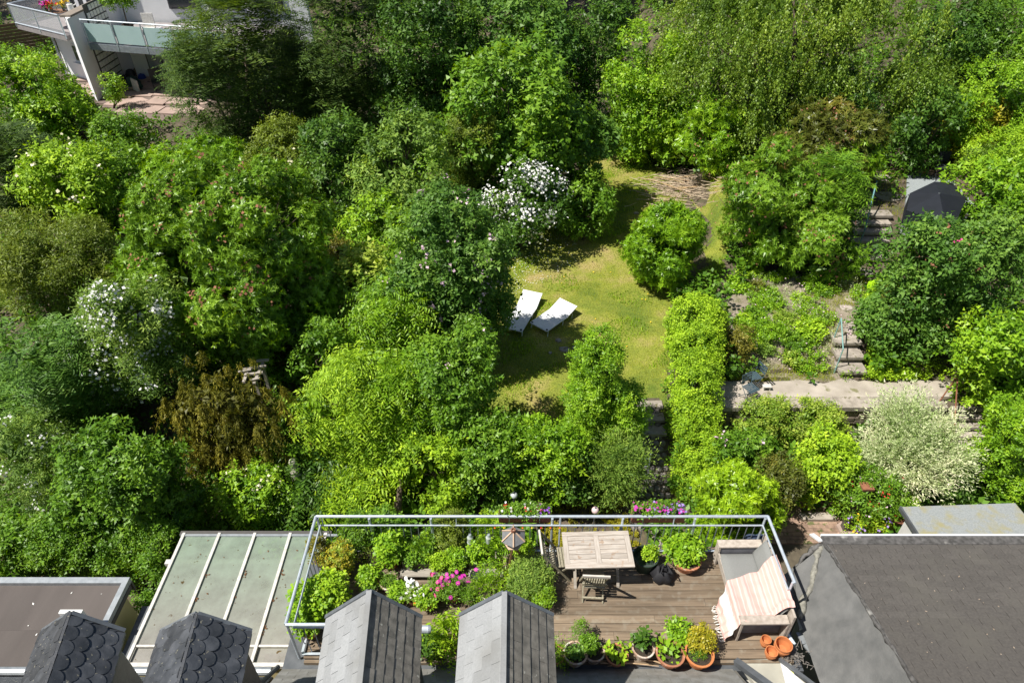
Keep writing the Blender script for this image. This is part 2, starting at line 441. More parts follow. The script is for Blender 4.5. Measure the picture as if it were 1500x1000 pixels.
soil = mat('soil', (.15, .115, .082), (.055, .045, .03), 5, .95, bump=.6, bscale=30, spots=(.09, .10, .04), spotscale=3.2, spotth=.5, vary=0, bdist=.03, soft=.2)
xs = np.concatenate((-np.geomspace(900, 42, 14), np.arange(-40, 40.1, .4), np.geomspace(42, 900, 14)))
ys = np.concatenate((np.array([-60, -20, -5, 0, 3, 6, 8]), np.arange(9, 12.8, .2), [12.9, 12.97, 13.0, 13.1], np.arange(13.25, 26, .25), np.arange(26, 60, .8), np.geomspace(60, 1200, 14)))
o = link('ground', grid_mesh(xs, ys, 0, 'ground', soil)); o['kind'] = 'structure'

LAWNPX = [(660, 610), (830, 640), (935, 625), (975, 612), (985, 430), (1050, 425), (1072, 350), (1075, 262), (940, 232), (905, 190), (868, 200), (850, 330), (760, 330), (700, 430), (660, 520)]
lawnp = ppoly(LAWNPX); lawnin = inpoly(lawnp)
lx = [p[0] for p in lawnp]; ly = [p[1] for p in lawnp]
# lawn material: green with sunburnt patches
m, n, l, o_ = newmat('lawn')
bs = n.new("ShaderNodeBsdfPrincipled"); bs.inputs["Roughness"].default_value = .9; l.new(bs.outputs[0], o_.inputs[0])
g_ = n.new("ShaderNodeNewGeometry")
n1 = n.new("ShaderNodeTexNoise"); n1.inputs["Scale"].default_value = .55; n1.inputs["Detail"].default_value = 7; n1.inputs["Roughness"].default_value = .65; l.new(g_.outputs["Position"], n1.inputs["Vector"])
n2 = n.new("ShaderNodeTexNoise"); n2.inputs["Scale"].default_value = 26; n2.inputs["Detail"].default_value = 4; l.new(g_.outputs["Position"], n2.inputs["Vector"])
r1 = n.new("ShaderNodeValToRGB"); e = r1.color_ramp.elements; e[0].position = .38; e[0].color = (.12, .18, .016, 1); e[1].position = .66; e[1].color = (.40, .32, .12, 1)
e = r1.color_ramp.elements.new(.52); e.color = (.25, .28, .032, 1)
r2 = n.new("ShaderNodeValToRGB"); e = r2.color_ramp.elements; e[0].position = .3; e[0].color = (.6, .6, .6, 1); e[1].position = .75; e[1].color = (1.25, 1.25, 1.25, 1)
mm = n.new("ShaderNodeMixRGB"); mm.blend_type = 'MULTIPLY'; mm.inputs[0].default_value = 1
l.new(n1.outputs[0], r1.inputs[0]); l.new(n2.outputs[0], r2.inputs[0]); l.new(r1.outputs[0], mm.inputs[1]); l.new(r2.outputs[0], mm.inputs[2]); l.new(mm.outputs[0], bs.inputs["Base Color"])
bp = n.new("ShaderNodeBump"); bp.inputs["Strength"].default_value = .8; bp.inputs["Distance"].default_value = .04; l.new(n2.outputs[0], bp.inputs["Height"]); l.new(bp.outputs[0], bs.inputs["Normal"])
LAWN = m
o = link('lawn', grid_mesh(np.arange(min(lx), max(lx), .15), np.arange(min(ly), max(ly), .15), .006, 'lawn', LAWN, lawnin)); o['kind'] = 'structure'
def blades(name, area_in, x0, x1, y0, y1, N, h, w, mt, seed, dz=0, toneb=.5, lean=.5, parent=None):
    rng = np.random.default_rng(seed)
    x = rng.uniform(x0, x1, N); y = rng.uniform(y0, y1, N); k = area_in(x, y)
    f = np.sin(x*2.3+np.sin(y*1.7))*np.cos(y*2.9+x*.6)
    k &= rng.random(N) < (.62+.38*f); x = x[k]; y = y[k]; f = f[k]; N = len(x)
    z = terr(x, y)+dz
    b = np.stack((x, y, z), 1); a = rng.uniform(0, 6.28, N); dr = np.stack((np.cos(a), np.sin(a), 0*a), 1)
    ln = rng.uniform(.1, 1, (N, 1))*lean; hh = h*rng.uniform(.5, 1.4, (N, 1))
    tip = b+np.array((0, 0, 1.0))*hh+np.roll(dr, 1, 1)*np.array((1, 1, 0))*hh*ln
    V = np.stack((b-dr*w/2, b+dr*w/2, tip), 1).reshape(-1, 3)
    me = npmesh(name, V, np.arange(len(V)).reshape(-1, 3), mt, np.clip(toneb+rng.normal(size=N)*.2+.15*f, 0, 1))
    ob = link(name, me); ob['kind'] = 'stuff'; return ob
GRM = leafmat('grass', *PAL['grass'], rough=.6)
o = blades('lawn_grass', lawnin, min(lx), max(lx), min(ly), max(ly), 150000, .035, .02, GRM, 5)
o['label'] = 'short dry lawn grass in the middle of the garden'; o['category'] = 'grass'
o = blades('clover_tufts', lambda x, y: lawnin(x, y) & (np.sin(x*1.9+2*np.sin(y*1.1))*np.cos(y*2.3-x*.7) > .35), min(lx), max(lx), min(ly), max(ly), 110000, .07, .03, leafmat('lime', *PAL['lime'], rough=.6), 55, lean=1.0, toneb=.35)
o['label'] = 'greener tufts scattered through the dry lawn'; o['category'] = 'grass'
# daisies and dandelions
def flecks(name, poly, N, size, mt, seed, z=.05, label=None):
    rng = np.random.default_rng(seed); f = inpoly(poly); px = [p[0] for p in poly]; py = [p[1] for p in poly]
    x = rng.uniform(min(px), max(px), N); y = rng.uniform(min(py), max(py), N); k = f(x, y); x = x[k]; y = y[k]
    c = np.stack((x, y, terr(x, y)+z*rng.uniform(.7, 1.3, len(x))), 1); s = size*rng.uniform(.6, 1.3, (len(x), 1))
    e1 = np.array((1, 0, .1)); e2 = np.array((0, 1, .2))
    V = np.stack((c-e1*s, c-e2*s, c+e1*s, c+e2*s), 1).reshape(-1, 3)
    ob = link(name, npmesh(name, V, np.arange(len(V)).reshape(-1, 4), mt)); ob['kind'] = 'stuff'; ob['label'] = label; ob['category'] = 'flowers'; return ob
WHITE = flat('petal_white', (.8, .8, .76), .7); PINK = flat('petal_pink', (.75, .08, .28), .7); RED = flat('petal_red', (.7, .03, .04), .7)
ROSE = flat('petal_rose', (.72, .5, .6), .7); CREAM = flat('petal_cream', (.8, .75, .5), .7); YEL = flat('petal_yellow', (.8, .55, .03), .7)
PURP = flat('petal_purple', (.3, .1, .6), .7); MAG = flat('petal_magenta', (.6, .03, .4), .7); BROWNF = flat('petal_faded', (.27, .12, .065), .9)
ORAN = flat('petal_orange', (.8, .16, .02), .7); LIL = flat('petal_lilac', (.45, .3, .75), .7)
flecks('daisies', ppoly([(700, 420), (760, 345), (840, 345), (850, 380), (790, 420), (740, 440)]), 900, .012, WHITE, 6, label='white daisies in the shaded lawn edge')
flecks('dandelions', ppoly([(780, 600), (760, 500), (880, 330), (960, 330), (960, 480), (820, 605)]), 40, .022, YEL, 7, label='yellow dandelions in the sunny lawn')
leaflit = flat('leaf_litter', (.36, .2, .1), .9)
flecks('fallen_leaves', ppoly([(940, 245), (1065, 270), (1065, 350), (1040, 370), (1000, 290), (930, 300)]), 200, .035, leaflit, 8, .02, label='fallen brown leaves around the brush pile')
stonem = mat('stone', (.42, .38, .33), (.2, .18, .16), 6, .9, bump=.6, bscale=30, spots=(.1, .12, .04), spotscale=9, spotth=.6)
rng = np.random.default_rng(3)
def flatstone(u, v, r, label, seed=0, h=.05, m_=None, name='stone'):
    rg = random.Random(seed+int(u)); g = G(u, v); n_ = 8
    pts = [(r*(rg.uniform(.75, 1.15))*math.cos(t*2*math.pi/n_), r*.8*rg.uniform(.75, 1.15)*math.sin(t*2*math.pi/n_)) for t in range(n_)]
    mb = MB(); mb.add([(x, y, -.05) for x, y in pts]+[(x, y, h*.7) for x, y in pts]+[(x*.85, y*.85, h) for x, y in pts], [tuple(range(16, 24))]+[(i, (i+1) % 8, 8+(i+1) % 8, 8+i) for i in range(8)]+[(8+i, 8+(i+1) % 8, 16+(i+1) % 8, 16+i) for i in range(8)])
    o = mb.build(name, m_ or stonem); o.location = g; o['label'] = label; o['category'] = 'stone'; o['group'] = 'stones set in the lawn'; return o
for k, (u, v, r, lb) in enumerate([(826, 514, .17, 'largest worn stone slab sunk in the lawn'), (818, 500, .10, 'small pale stone behind the largest lawn slab'), (806, 519, .06, 'tiny stone left of the largest lawn slab'), (841, 512, .08, 'small stone right of the largest lawn slab'), (860, 500, .12, 'flat stone by the yellow green bush on the lawn'), (932, 313, .09, 'pale stone left of the round lawn bush')]):
    flatstone(u, v, r, lb, k)

# ------------------------------------------------------------------ terraces at the right
conc = mat('concrete_path', (.46, .41, .35), (.33, .29, .24), 2.5, .9, bump=.3, bscale=60, spots=(.2, .19, .1), spotscale=3, spotth=.62, vary=0)
conc2 = mat('concrete_step', (.42, .37, .32), (.25, .22, .18), 6, .9, bump=.5, bscale=50, spots=(.14, .13, .06), spotscale=7, spotth=.6)
# garden path, one slab with uneven far edge
mb = MB(); N = 40; x0, x1 = 5.3, 11.9
rg = random.Random(4); far = [13.92+.07*rg.uniform(-1, 1)+.06*math.sin(i*.6) for i in range(N+1)]
top = [(x0+(x1-x0)*i/N, 13.3, -1.365) for i in range(N+1)]+[(x0+(x1-x0)*i/N, far[i], -1.365) for i in range(N, -1, -1)]
mb.prism([(p[0], p[1], p[2]) for p in reversed(top)], (0, 0, -.06)); struct('path', mb, conc)
# retaining wall: coping stones and rough courses
rw = empty('retaining_wall', (8.5, 13.0, -2.5), 'low dry stone retaining wall with slab coping under the long concrete path', 'wall')
wm = mat('wall_stone', (.27, .22, .17), (.12, .1, .075), 5, .9, bump=.7, bscale=25)
mb = MB(); mb.box((8.5, 13.13, -2.0), (6.4, .22, 1.16)); mb.build('core', mat('dark_joint', (.05, .042, .035), None, 10, 1), rw, world=True)
pm = []
for k in range(5):
    mb_ = MB(); mb_.box((0, 0, 0), (1, 1, 1)); 
    mb_.v = [(a*(1-.08*rg.random()), b, c*(1-.1*rg.random())) for a, b, c in mb_.v]; pm.append(mb_.mesh('stone', wm))
z = -2.55; cnt = 0
while z < -1.55:
    h = rg.uniform(.09, .15); x = 5.35
    while x < 11.3:
        w = rg.uniform(.22, .48)
        link('stone', rg.choice(pm), rw, Matrix.Translation(Vector((x+w/2, 13.0-rg.uniform(0, .04), z+h/2))-rw.location) @ Matrix.Diagonal((w*.96, .16, h*.9, 1))); x += w; cnt += 1
    z += h
x = 5.3
while x < 11.3:
    w = rg.uniform(.7, 1.1); mb = MB(); mb.box((x+w/2, 13.08, -1.42), (w-.015, .42, .13)); mb.build('coping', conc2, rw, world=True); x += w
def steps(name, label, x0, x1, y0, y1, z0, z1, n_, skew=0.0, group='garden steps', m_=None, riserdark=True):
    r = empty(name, ((x0+x1)/2, y0, z0), label, 'steps', group)
    dy = (y1-y0)/n_; dz = (z1-z0)/n_
    for i in range(n_):
        mb = MB(); ya = y0+i*dy; sx = skew*i
        jx = rg.uniform(-.04, .04)
        mb.box(((x0+x1)/2+sx+jx, ya+dy/2+.03, z0+dz*(i+1)-.04), (x1-x0, dy+.1, .08)); 
        mb.build('tread', m_ or conc2, r, world=True)
        mb = MB(); mb.box(((x0+x1)/2+sx, ya+dy/2+.1, z0+dz*(i+.5)-.12), (x1-x0-.06, dy+.1, dz+.1)); mb.build('riser', wm, r, world=True)
    return r
# middle steps from the path up to the flower bed
a_ = P(1226, 548, -1.4); b_ = P(1266, 548, -1.4)
steps('garden_steps', 'three pale concrete steps with a green handrail going up from the concrete path', a_.x, b_.x, 14.1, 15.25, -1.4, -.78, 3)
a_ = P(1240, 484, -.78); 
mb = MB(); p0, p1, p2, p3 = P(1236, 487, -.7), P(1257, 487, -.7), P(1252, 470, -.7), P(1240, 466, -.7); mb.prism([p0, p1, p2, p3], (0, 0, -.08)); 
o = mb.build('stepping_stone', conc2); o['label'] = 'irregular concrete slab at the head of the three middle garden steps'; o['category'] = 'slab'; o['group'] = 'slabs of the upper garden walk'
for k, (u, v, r, lb) in enumerate([(1239, 452, .22, 'slanting stone slab in the grass above the middle steps'), (1252, 440, .3, 'worn slab beside the pink roses'), (1262, 400, .35, 'grey slab at the foot of the upper stone steps'), (1300, 288, .5, 'large shaded slab at the head of the upper stone steps'), (1290, 262, .4, 'dark slab on the shaded path behind the upper steps')]):
    o = flatstone(u, v, r, lb, 20+k, .03, conc2, 'stepping_stone'); o['group'] = 'slabs of the upper garden walk'; o['category'] = 'slab'
# right side steps down past the willow
c0 = P(1408, 600, -1.5)
steps('garden_steps', 'long flight of worn steps going down beside the white willow to the brick path', c0.x-.35, c0.x+.5, 11.7, 13.05, -2.7, -1.42, 8, skew=.012)
c1 = P(1262, 385, -.6)
steps('garden_steps', 'six shaded broad stone steps with a blue rail leading to the grey slab', c1.x-.5, c1.x+.75, 18.75, 20.55, -.6, .3, 6, skew=.13)
# lower brick path right of the deck, each near brick a piece
bp_ = link('brick_path', grid_mesh(np.arange(4.9, 12.5, .3), np.arange(7.2, 11.7, .3), .012, 'brick_path', mat('path_joint', (.12, .1, .07), None, 9, 1))); bp_['kind'] = 'structure'
brm = mat('brick', (.38, .26, .19), (.24, .16, .12), 7, .9, bump=.4, bscale=50, vary=.28, spots=(.12, .13, .05), spotscale=5, spotth=.6)
b1 = MB().box((0, 0, 0), (.208, .1, .06)).mesh('brick', brm)
cnt = 0; bigb = MB()
def zp(x, y): return float(terr(x, y))
for j in range(30):
    for i in range(34):
        x = 5.2+i*.215+(j % 2)*.107; y = 8.35+j*.107
        # only the strip that the roofs and plants leave in view
        q = np.array((x, y, zp(x, y)-CAMH)); d_ = q.dot(FW); uu = 750+1000*q.dot(RT)/d_; vv = 500-1000*q.dot(UPV)/d_
        if not (1130 < uu < 1335 and 725 < vv < 800): continue
        M = Matrix.Translation((x, y, zp(x, y)+.02+rg.uniform(-.006, .006))) @ Matrix.Rotation(rg.uniform(-.03, .03), 4, 'Z')
        if cnt < 300: link('brick', b1, bp_, M); cnt += 1
        else: bigb.box((0, 0, 0), (.208, .1, .06), M)
if bigb.v: o = bigb.build('brickwork', brm, bp_); o['kind'] = 'stuff'
# cobbled path left of the hedge
cp = link('cobble_path', grid_mesh(np.arange(2.85, 3.95, .15), np.arange(10.1, 13.3, .15), .012, 'cobble_path', mat('path_joint', (.12, .1, .07)))); cp['kind'] = 'structure'
cbm = []
for k in range(4):
    mb = MB(); mb.lathe([(.0, .05), (.05, .045), (.075, .02), (.08, -.04)], n=7); mb.v = [(x*(1+.25*rg.random()), y*(.8+.3*rg.random()), z) for x, y, z in mb.v]; cbm.append(mb.mesh('cobble', mat('cobble', (.3, .27, .25), (.16, .14, .13), 12, .9, bump=.3, vary=.3)))
for j in range(19):
    for i in range(6):
        x = 2.95+i*.17+(j % 2)*.08; y = 10.15+j*.155
        link('cobble', rg.choice(cbm), cp, Matrix.Translation((x, y, zp(x, y)+.02)) @ Matrix.Rotation(rg.uniform(0, 6), 4, 'Z'))
c0 = G(965, 628)
steps('garden_steps', 'two shaded stone steps between the lawn hedge and the green hedge column', 2.9, 3.95, 12.3, 13.3, -1.9, -1.4, 3)

# ------------------------------------------------------------------ plants
WHB = [('blossom', 70, .03, WHITE, 12, .07, None)]
R = 'rhododendrons on the slopes'
PL = [
 # u, v, a, b, base v, kind, palette, name, label, cat, group, extras
 (45, 145, 84, 60, 205, 'broad', 'bright', 'hazel_bush', 'bright green spreading tree in front of the white house', 'tree', None, dict(sub=[(-.3, .1, .8, .8), (.45, .3, .65, .6), (-.1, -.4, .6, .6), (.2, .5, .6, .5)])),
 (18, 255, 50, 62, 315, 'yew', 'yew', 'cypress_bush', 'dark conifer cut by the left edge of the photo', 'conifer', None, {}),
 (182, 200, 32, 34, 235, 'broad', 'mid', 'young_tree', 'small light green tree in front of the pink terrace', 'tree', None, {}),
 (165, 128, 12, 18, 160, 'small', 'bright', 'young_shrub', 'slim leafy sapling beside the white pillar', 'shrub', None, {}),
 (358, 105, 106, 105, 215, 'yew', 'yew', 'yew_tree', 'big dark yew standing beside the white house', 'tree', None, dict(sub=[(0, -.35, .85, .7), (-.45, .25, .55, .5), (.4, .35, .7, .6), (-.1, .7, .6, .35)], skirt=False)),
 (512, 70, 95, 95, 215, 'yew', 'yew', 'yew_tree', 'second dark yew at the back between the first yew and the maple', 'tree', None, dict(sub=[(0, -.2, 1, .9), (-.2, .6, .7, .5)])),
 (625, 95, 70, 110, 230, 'broad', 'deep', 'holly_tree', 'shaded dark leafy tree left of the maple', 'tree', None, dict(sub=[(0, -.4, 1, .7), (-.2, .5, .9, .6)])),
 (745, 55, 75, 70, 215, 'big', 'teal', 'maple_tree', 'tall blue green maple at the back centre', 'tree', None, dict(sub=[(0, 0, 1, 1), (.4, .5, .7, .6)])),
 (735, 190, 110, 100, 315, 'big', 'mid', 'maple_tree', 'broad mid green maple in front of the taller maple', 'tree', None, dict(sub=[(.1, -.5, .7, .6), (-.45, .25, .6, .6), (.45, .15, .65, .6), (0, .5, .7, .5)])),
 (845, 225, 45, 55, 300, 'big', 'teal', 'maple_sapling', 'dark blue green maple arm reaching over the lawn entrance', 'tree', None, {}),
 (862, 70, 50, 75, 190, 'broad', 'deep', 'dark_tree', 'deep shaded tree between the maple and the ivy mass', 'tree', None, {}),
 (962, 140, 70, 100, 235, 'broad', 'bright', 'laurel_tree', 'tall bright glossy laurel behind the brush pile', 'tree', None, dict(sub=[(-.2, -.45, .8, .5), (.1, .1, .95, .6), (-.1, .6, .8, .42)])),
 (1045, 195, 60, 56, 248, 'rosette', 'bright', 'rhododendron', 'light green rhododendron right of the glossy laurel', 'shrub', R, dict(fl=[('faded_bloom', 40, .04, BROWNF, 3, .06, None)])),
 (1160, 40, 170, 85, 215, 'droop', 'birch', 'birch_tree', 'large weeping birch hanging over the back of the garden', 'tree', None, dict(sub=[(-.55, -.2, .55, .8), (.05, -.35, .6, .9), (.6, .0, .55, .8), (.25, .3, .45, .6)], dens=.85, scale=.85, skirt=False, bumpy=1.6)),
 (1065, 130, 85, 70, 240, 'droop', 'birch', 'birch_tree', 'lower weeping birch left of the large birch', 'tree', None, dict(sub=[(-.3, -.2, .7, .8), (.4, .1, .6, .8)], dens=.85, scale=.85, skirt=False, bumpy=1.5)),
 (1345, 125, 50, 45, 205, 'droop', 'birch', 'birch_tree', 'small weeping birch at the foot of the large birch on its right', 'tree', None, {}),
 (1200, 150, 90, 48, 215, 'broad', 'deep', 'dark_shrub', 'deep shaded shrubbery below the large birch', 'shrub', None, {}),
 (1400, 55, 55, 60, 165, 'broad', 'deep', 'dark_tree', 'dark tree behind the right birch', 'tree', None, {}),
 (1465, 55, 55, 60, 160, 'broad', 'mid', 'leafy_tree', 'mid green tree in the far right corner', 'tree', None, {}),
 (1458, 160, 60, 60, 240, 'small', 'bright', 'leafy_shrub', 'light feathery shrub at the right edge above the parasol', 'shrub', None, {}),
 (1420, 190, 38, 36, 235, 'broad', 'gold', 'golden_shrub', 'golden yellow shrub behind the dark parasol', 'shrub', None, {}),
 (1355, 185, 42, 62, 250, 'broad', 'deep', 'climber', 'ivy covered column of dark leaves at the back of the upper steps', 'climber', None, {}),
 (1205, 215, 92, 52, 275, 'rosette', 'reddish', 'rhododendron', 'broad dark rhododendron with brown spent blooms under the birch', 'shrub', R, dict(fl=[('faded_bloom', 60, .035, BROWNF, 3, .06, None)])),
 (1245, 232, 42, 42, 290, 'rosette', 'bright', 'laurel_shrub', 'yellow green laurel in front of the dark rhododendron', 'shrub', None, {}),
 (1135, 305, 78, 80, 385, 'rosette', 'rhodo', 'rhododendron', 'large round rhododendron right of the brush pile', 'shrub', R, dict(fl=[('faded_bloom', 150, .035, BROWNF, 3, .05, None)], sub=[(-.2, -.3, .8, .7), (.1, .4, .8, .6), (.45, .0, .5, .6)])),
 (1207, 290, 34, 56, 350, 'yew', 'mid', 'cypress_bush', 'soft green conifer between the rhododendron and the blue rail', 'conifer', None, {}),
 (1203, 368, 50, 48, 412, 'rosette', 'rhodo', 'rhododendron', 'small rhododendron left of the upper stone steps', 'shrub', R, dict(fl=[('faded_bloom', 60, .035, BROWNF, 3, .05, None)])),
 (974, 359, 56, 62, 422, 'rosette', 'bright', 'rhododendron', 'single round rhododendron standing on the lawn', 'shrub', R, dict(bumpy=.3, dens=1.3, sub=[(0, .05, 1, 1), (.05, -.35, .8, .6)])),
 (1398, 412, 98, 100, 520, 'broad', 'teal', 'elder_tree', 'large blue green spreading tree over the upper right bed', 'tree', None, dict(sub=[(-.3, -.35, .6, .45), (.4, -.2, .6, .6), (-.4, .2, .55, .45), (.05, .6, .55, .42)], fl=[('faded_bloom', 70, .035, BROWNF, 3, .06, None), ('rose_bloom', 8, .04, PINK, 4, .04, None)])),
 (1316, 452, 30, 44, 500, 'small', 'bronze', 'bronze_shrub', 'brownish fine leaved shrub left of the blue green tree', 'shrub', None, {}),
 (1288, 448, 12, 12, 462, 'small', 'mid', 'rose_shrub', 'pink rose plant beside the lime watering can', 'rose', None, dict(trunk=False, fl=[('rose_bloom', 12, .04, ROSE, 4, .05, None), ('rose_bloom', 6, .04, RED, 4, .05, None)])),
 (1455, 290, 60, 60, 350, 'broad', 'bright', 'leafy_shrub', 'bright shrubbery right of the dark parasol', 'shrub', None, {}),
 (1462, 230, 50, 36, 280, 'small', 'lime', 'leafy_shrub', 'pale lime shrub above the planters at the right edge', 'shrub', None, {}),
 (1472, 525, 54, 80, 610, 'broad', 'bright', 'hedge', 'tall clipped ivy hedge at the right edge beside the concrete path', 'hedge', None, dict(sub=[(0, -.45, .95, .55), (.05, .35, 1, .6)], bumpy=.4)),
 (1482, 660, 42, 68, 735, 'small', 'bright', 'leafy_shrub', 'light green shrubs below the ivy hedge behind the shed roof', 'shrub', None, dict(sub=[(0, -.5, .9, .5), (.0, .4, 1, .6)])),
 (1478, 605, 30, 30, 650, 'big', 'lime', 'leafy_shrub', 'lime big leaved plant at the right edge below the hedge', 'shrub', None, {}),
 (1018, 580, 37, 148, 640, 'small', 'lime', 'hedge', 'long narrow bright hedge running from the lawn down to the deck', 'hedge', None, dict(sub=[(0, -.72, 1.05, .28, 2.1), (.03, -.48, .95, .25, 1.4), (0, -.2, .92, .25, .6), (0, .08, .92, .25, 0), (.0, .34, .92, .25, -.5), (.05, .6, .95, .26, -1.0), (.08, .84, 1, .26, -1.4)], bumpy=.3)),
 (1075, 500, 20, 26, 528, 'small', 'bronze', 'bronze_shrub', 'low brownish shrub on the bed right of the yellow green hedge', 'shrub', None, dict(trunk=False)),
 (1085, 735, 58, 58, 800, 'rosette', 'lime', 'laurel_hedge', 'bright glossy cherry laurel just behind the deck railing', 'hedge', None, dict(sub=[(-.2, -.2, .9, .8), (.35, .35, .65, .6)])),
 (1158, 611, 74, 28, 655, 'small', 'viburn', 'viburnum_hedge', 'long low flowering shrub in front of the retaining wall', 'shrub', None, dict(sub=[(-.45, .05, .6, .9), (.15, 0, .6, .9), (.6, .1, .45, .8)])),
 (1333, 654, 58, 58, 722, 'wand', 'willow', 'dappled_willow', 'white and green dappled willow beside the long flight of steps', 'shrub', None, dict(dens=1.1, bumpy=.6)),
 (1212, 672, 38, 42, 735, 'broad', 'lime', 'golden_shrub', 'bright yellow green shrub between the viburnum and the brick path', 'shrub', None, {}),
 (1090, 668, 42, 36, 715, 'broad', 'mid', 'hydrangea', 'mixed shrub with a few pale flowers right of the hedge', 'shrub', None, dict(fl=[('blossom', 12, .04, ROSE, 4, .05, None)])),
 (1140, 695, 36, 34, 738, 'small', 'reddish', 'mixed_shrub', 'reddish green shrub above the shaded brick path', 'shrub', None, {}),
 (1278, 722, 52, 34, 765, 'small', 'mid', 'rose_shrub', 'rose bush with red blooms below the dappled willow', 'rose', None, dict(fl=[('rose_bloom', 22, .026, RED, 4, .03, None), ('rose_bloom', 10, .026, ROSE, 3, .03, None)])),
 (1375, 712, 40, 26, 745, 'big', 'teal', 'mallow_plant', 'large leaved blue green plant below the willow', 'plant', None, dict(trunk=False)),
 (1268, 752, 45, 16, 775, 'small', 'lime', 'flower_bed_plant', 'low yellow green flowers along the brick path', 'plant', None, dict(trunk=False, fl=[('blossom', 18, .03, LIL, 5, .04, None), ('blossom', 14, .03, YEL, 5, .04, None)])),
 (885, 575, 60, 88, 660, 'small', 'bright', 'serviceberry_tree', 'upright green bush with golden flecks at the near edge of the lawn', 'tree', None, dict(sub=[(-.1, -.55, .6, .45), (-.2, .0, .8, .5), (.35, .25, .75, .5), (0, .6, .9, .4)], scale=.9)),
 (903, 690, 28, 42, 745, 'wand', 'sage', 'willowy_shrub', 'grey green willowy shrub left of the cobbled path', 'shrub', None, {}),
 (790, 668, 62, 58, 735, 'broad', 'bright', 'lawn_hedge', 'rounded green hedge at the near side of the lawn', 'hedge', None, dict(sub=[(-.3, -.1, .7, .8), (.4, -.2, .65, .7), (0, .35, .9, .6)])),
 (715, 675, 45, 62, 745, 'broad', 'mid', 'lawn_hedge', 'darker hedge left of the rounded green hedge', 'hedge', None, {}),
 (835, 690, 36, 44, 738, 'broad', 'deep', 'lawn_hedge', 'shaded dark hedge end in front of the flecked bush', 'hedge', None, {}),
 (635, 690, 50, 58, 752, 'broad', 'lime', 'mock_orange', 'yellow green shrub directly behind the deck railing', 'shrub', None, {}),
 (530, 712, 62, 40, 758, 'frond', 'lime', 'fern_shrub', 'bright ferny shrub behind the left end of the deck railing', 'shrub', None, {}),
 (560, 470, 66, 66, 560, 'frond', 'bright', 'cherry_tree', 'upper cherry with arching leafy branches left of the pink climbing rose', 'tree', 'cherries in the lower middle', dict(sub=[(.2, -.3, .7, .6), (-.4, .3, .6, .6), (.6, .4, .5, .5)], scale=.85)),
 (508, 590, 72, 78, 690, 'frond', 'lime', 'cherry_tree', 'yellow green cherry nearest the bronze shrub', 'tree', 'cherries in the lower middle', dict(sub=[(.3, -.6, .5, .4), (-.3, .0, .65, .55), (.4, .15, .55, .5), (-.1, .6, .8, .4)], scale=.85)),
 (598, 600, 62, 80, 690, 'frond', 'bright', 'cherry_tree', 'green cherry between the yellow green cherry and the lawn', 'tree', 'cherries in the lower middle', dict(sub=[(-.3, -.6, .6, .4), (.4, -.2, .55, .5), (-.2, .3, .7, .5), (.5, .6, .5, .4)], scale=.85)),
 (655, 410, 92, 118, 532, 'broad', 'teal', 'rose_bush', 'large climbing rose with pale pink blooms left of the loungers', 'rose', None, dict(sub=[(-.1, -.6, .7, .5), (.4, -.35, .6, .5), (.3, .15, .65, .5), (.0, .6, .7, .45), (-.5, .1, .6, .6)], fl=[('rose_bloom', 110, .045, ROSE, 4, .06, None)])),
 (664, 565, 58, 92, 668, 'broad', 'mid', 'shade_shrub', 'mid green shrub between cherry and lawn', 'shrub', None, dict(fl=[('rose_bloom', 8, .03, ROSE, 4, .04, None)])),
 (603, 272, 84, 88, 375, 'broad', 'sage', 'hazel_tree', 'pale green hazel left of the white flowering shrub', 'tree', None, dict(sub=[(-.1, -.2, .85, .8), (-.4, .4, .7, .5), (.3, .5, .6, .5), (-.1, -.8, .3, .4)], scale=1.15)),
 (570, 355, 74, 60, 430, 'broad', 'bright', 'hazel_tree', 'lower light green hazel left of the pink climbing rose', 'tree', None, {}),
 (535, 440, 58, 60, 520, 'big', 'viburn', 'viburnum_bush', 'shrub with big yellowish leaves left of the pink climbing rose', 'shrub', None, {}),
 (505, 385, 42, 40, 450, 'small', 'bronze', 'bronze_shrub', 'shaded golden brown shrub right of the giant rhododendron', 'shrub', None, {}),
 (765, 292, 62, 44, 365, 'broad', 'deep', 'snowball_shrub', 'dark shrub with arching sprays of white blossom behind the lawn', 'shrub', None, dict(fl=[('blossom', 75, .045, WHITE, 20, .16, None)])),
 (855, 305, 34, 45, 352, 'broad', 'mid', 'leafy_shrub', 'green shrub at the shaded left edge of the lawn', 'shrub', None, {}),
 (690, 215, 30, 80, 330, 'small', 'olive', 'cypress_bush', 'narrow olive green conifer left of the white blossom', 'conifer', None, {}),
 (335, 375, 145, 150, 545, 'rosette', 'rhodo', 'rhododendron', 'giant rhododendron mound filling the left middle', 'shrub', R, dict(sub=[(-.25, -.45, .7, .5, .8), (.4, -.3, .6, .55, .6), (-.45, .15, .55, .5), (.2, .3, .75, .55), (-.05, .65, .5, .35)], dens=1.05, fl=[('faded_bloom', 230, .04, BROWNF, 5, .06, None)])),
 (420, 245, 62, 50, 330, 'small', 'olive', 'honeysuckle_shrub', 'fine leaved dull green shrub behind the giant rhododendron', 'shrub', None, dict(fl=[('blossom', 5, .05, CREAM, 4, .03, None)])),
 (505, 255, 60, 75, 350, 'broad', 'deep', 'dark_shrub', 'shaded shrub between the hazel and the giant rhododendron', 'shrub', None, {}),
 (300, 250, 70, 40, 320, 'rosette', 'bright', 'rhododendron', 'pale leaved rhododendron behind the giant one', 'shrub', R, {}),
 (110, 275, 62, 48, 345, 'broad', 'lime', 'elder_bush', 'light green elder with cream flower heads', 'shrub', None, dict(fl=[('blossom', 12, .06, CREAM, 10, .14, None)])),
 (172, 262, 42, 42, 325, 'broad', 'mid', 'elder_bush', 'plain mid green elder right of the cream flowered one', 'shrub', None, {}),
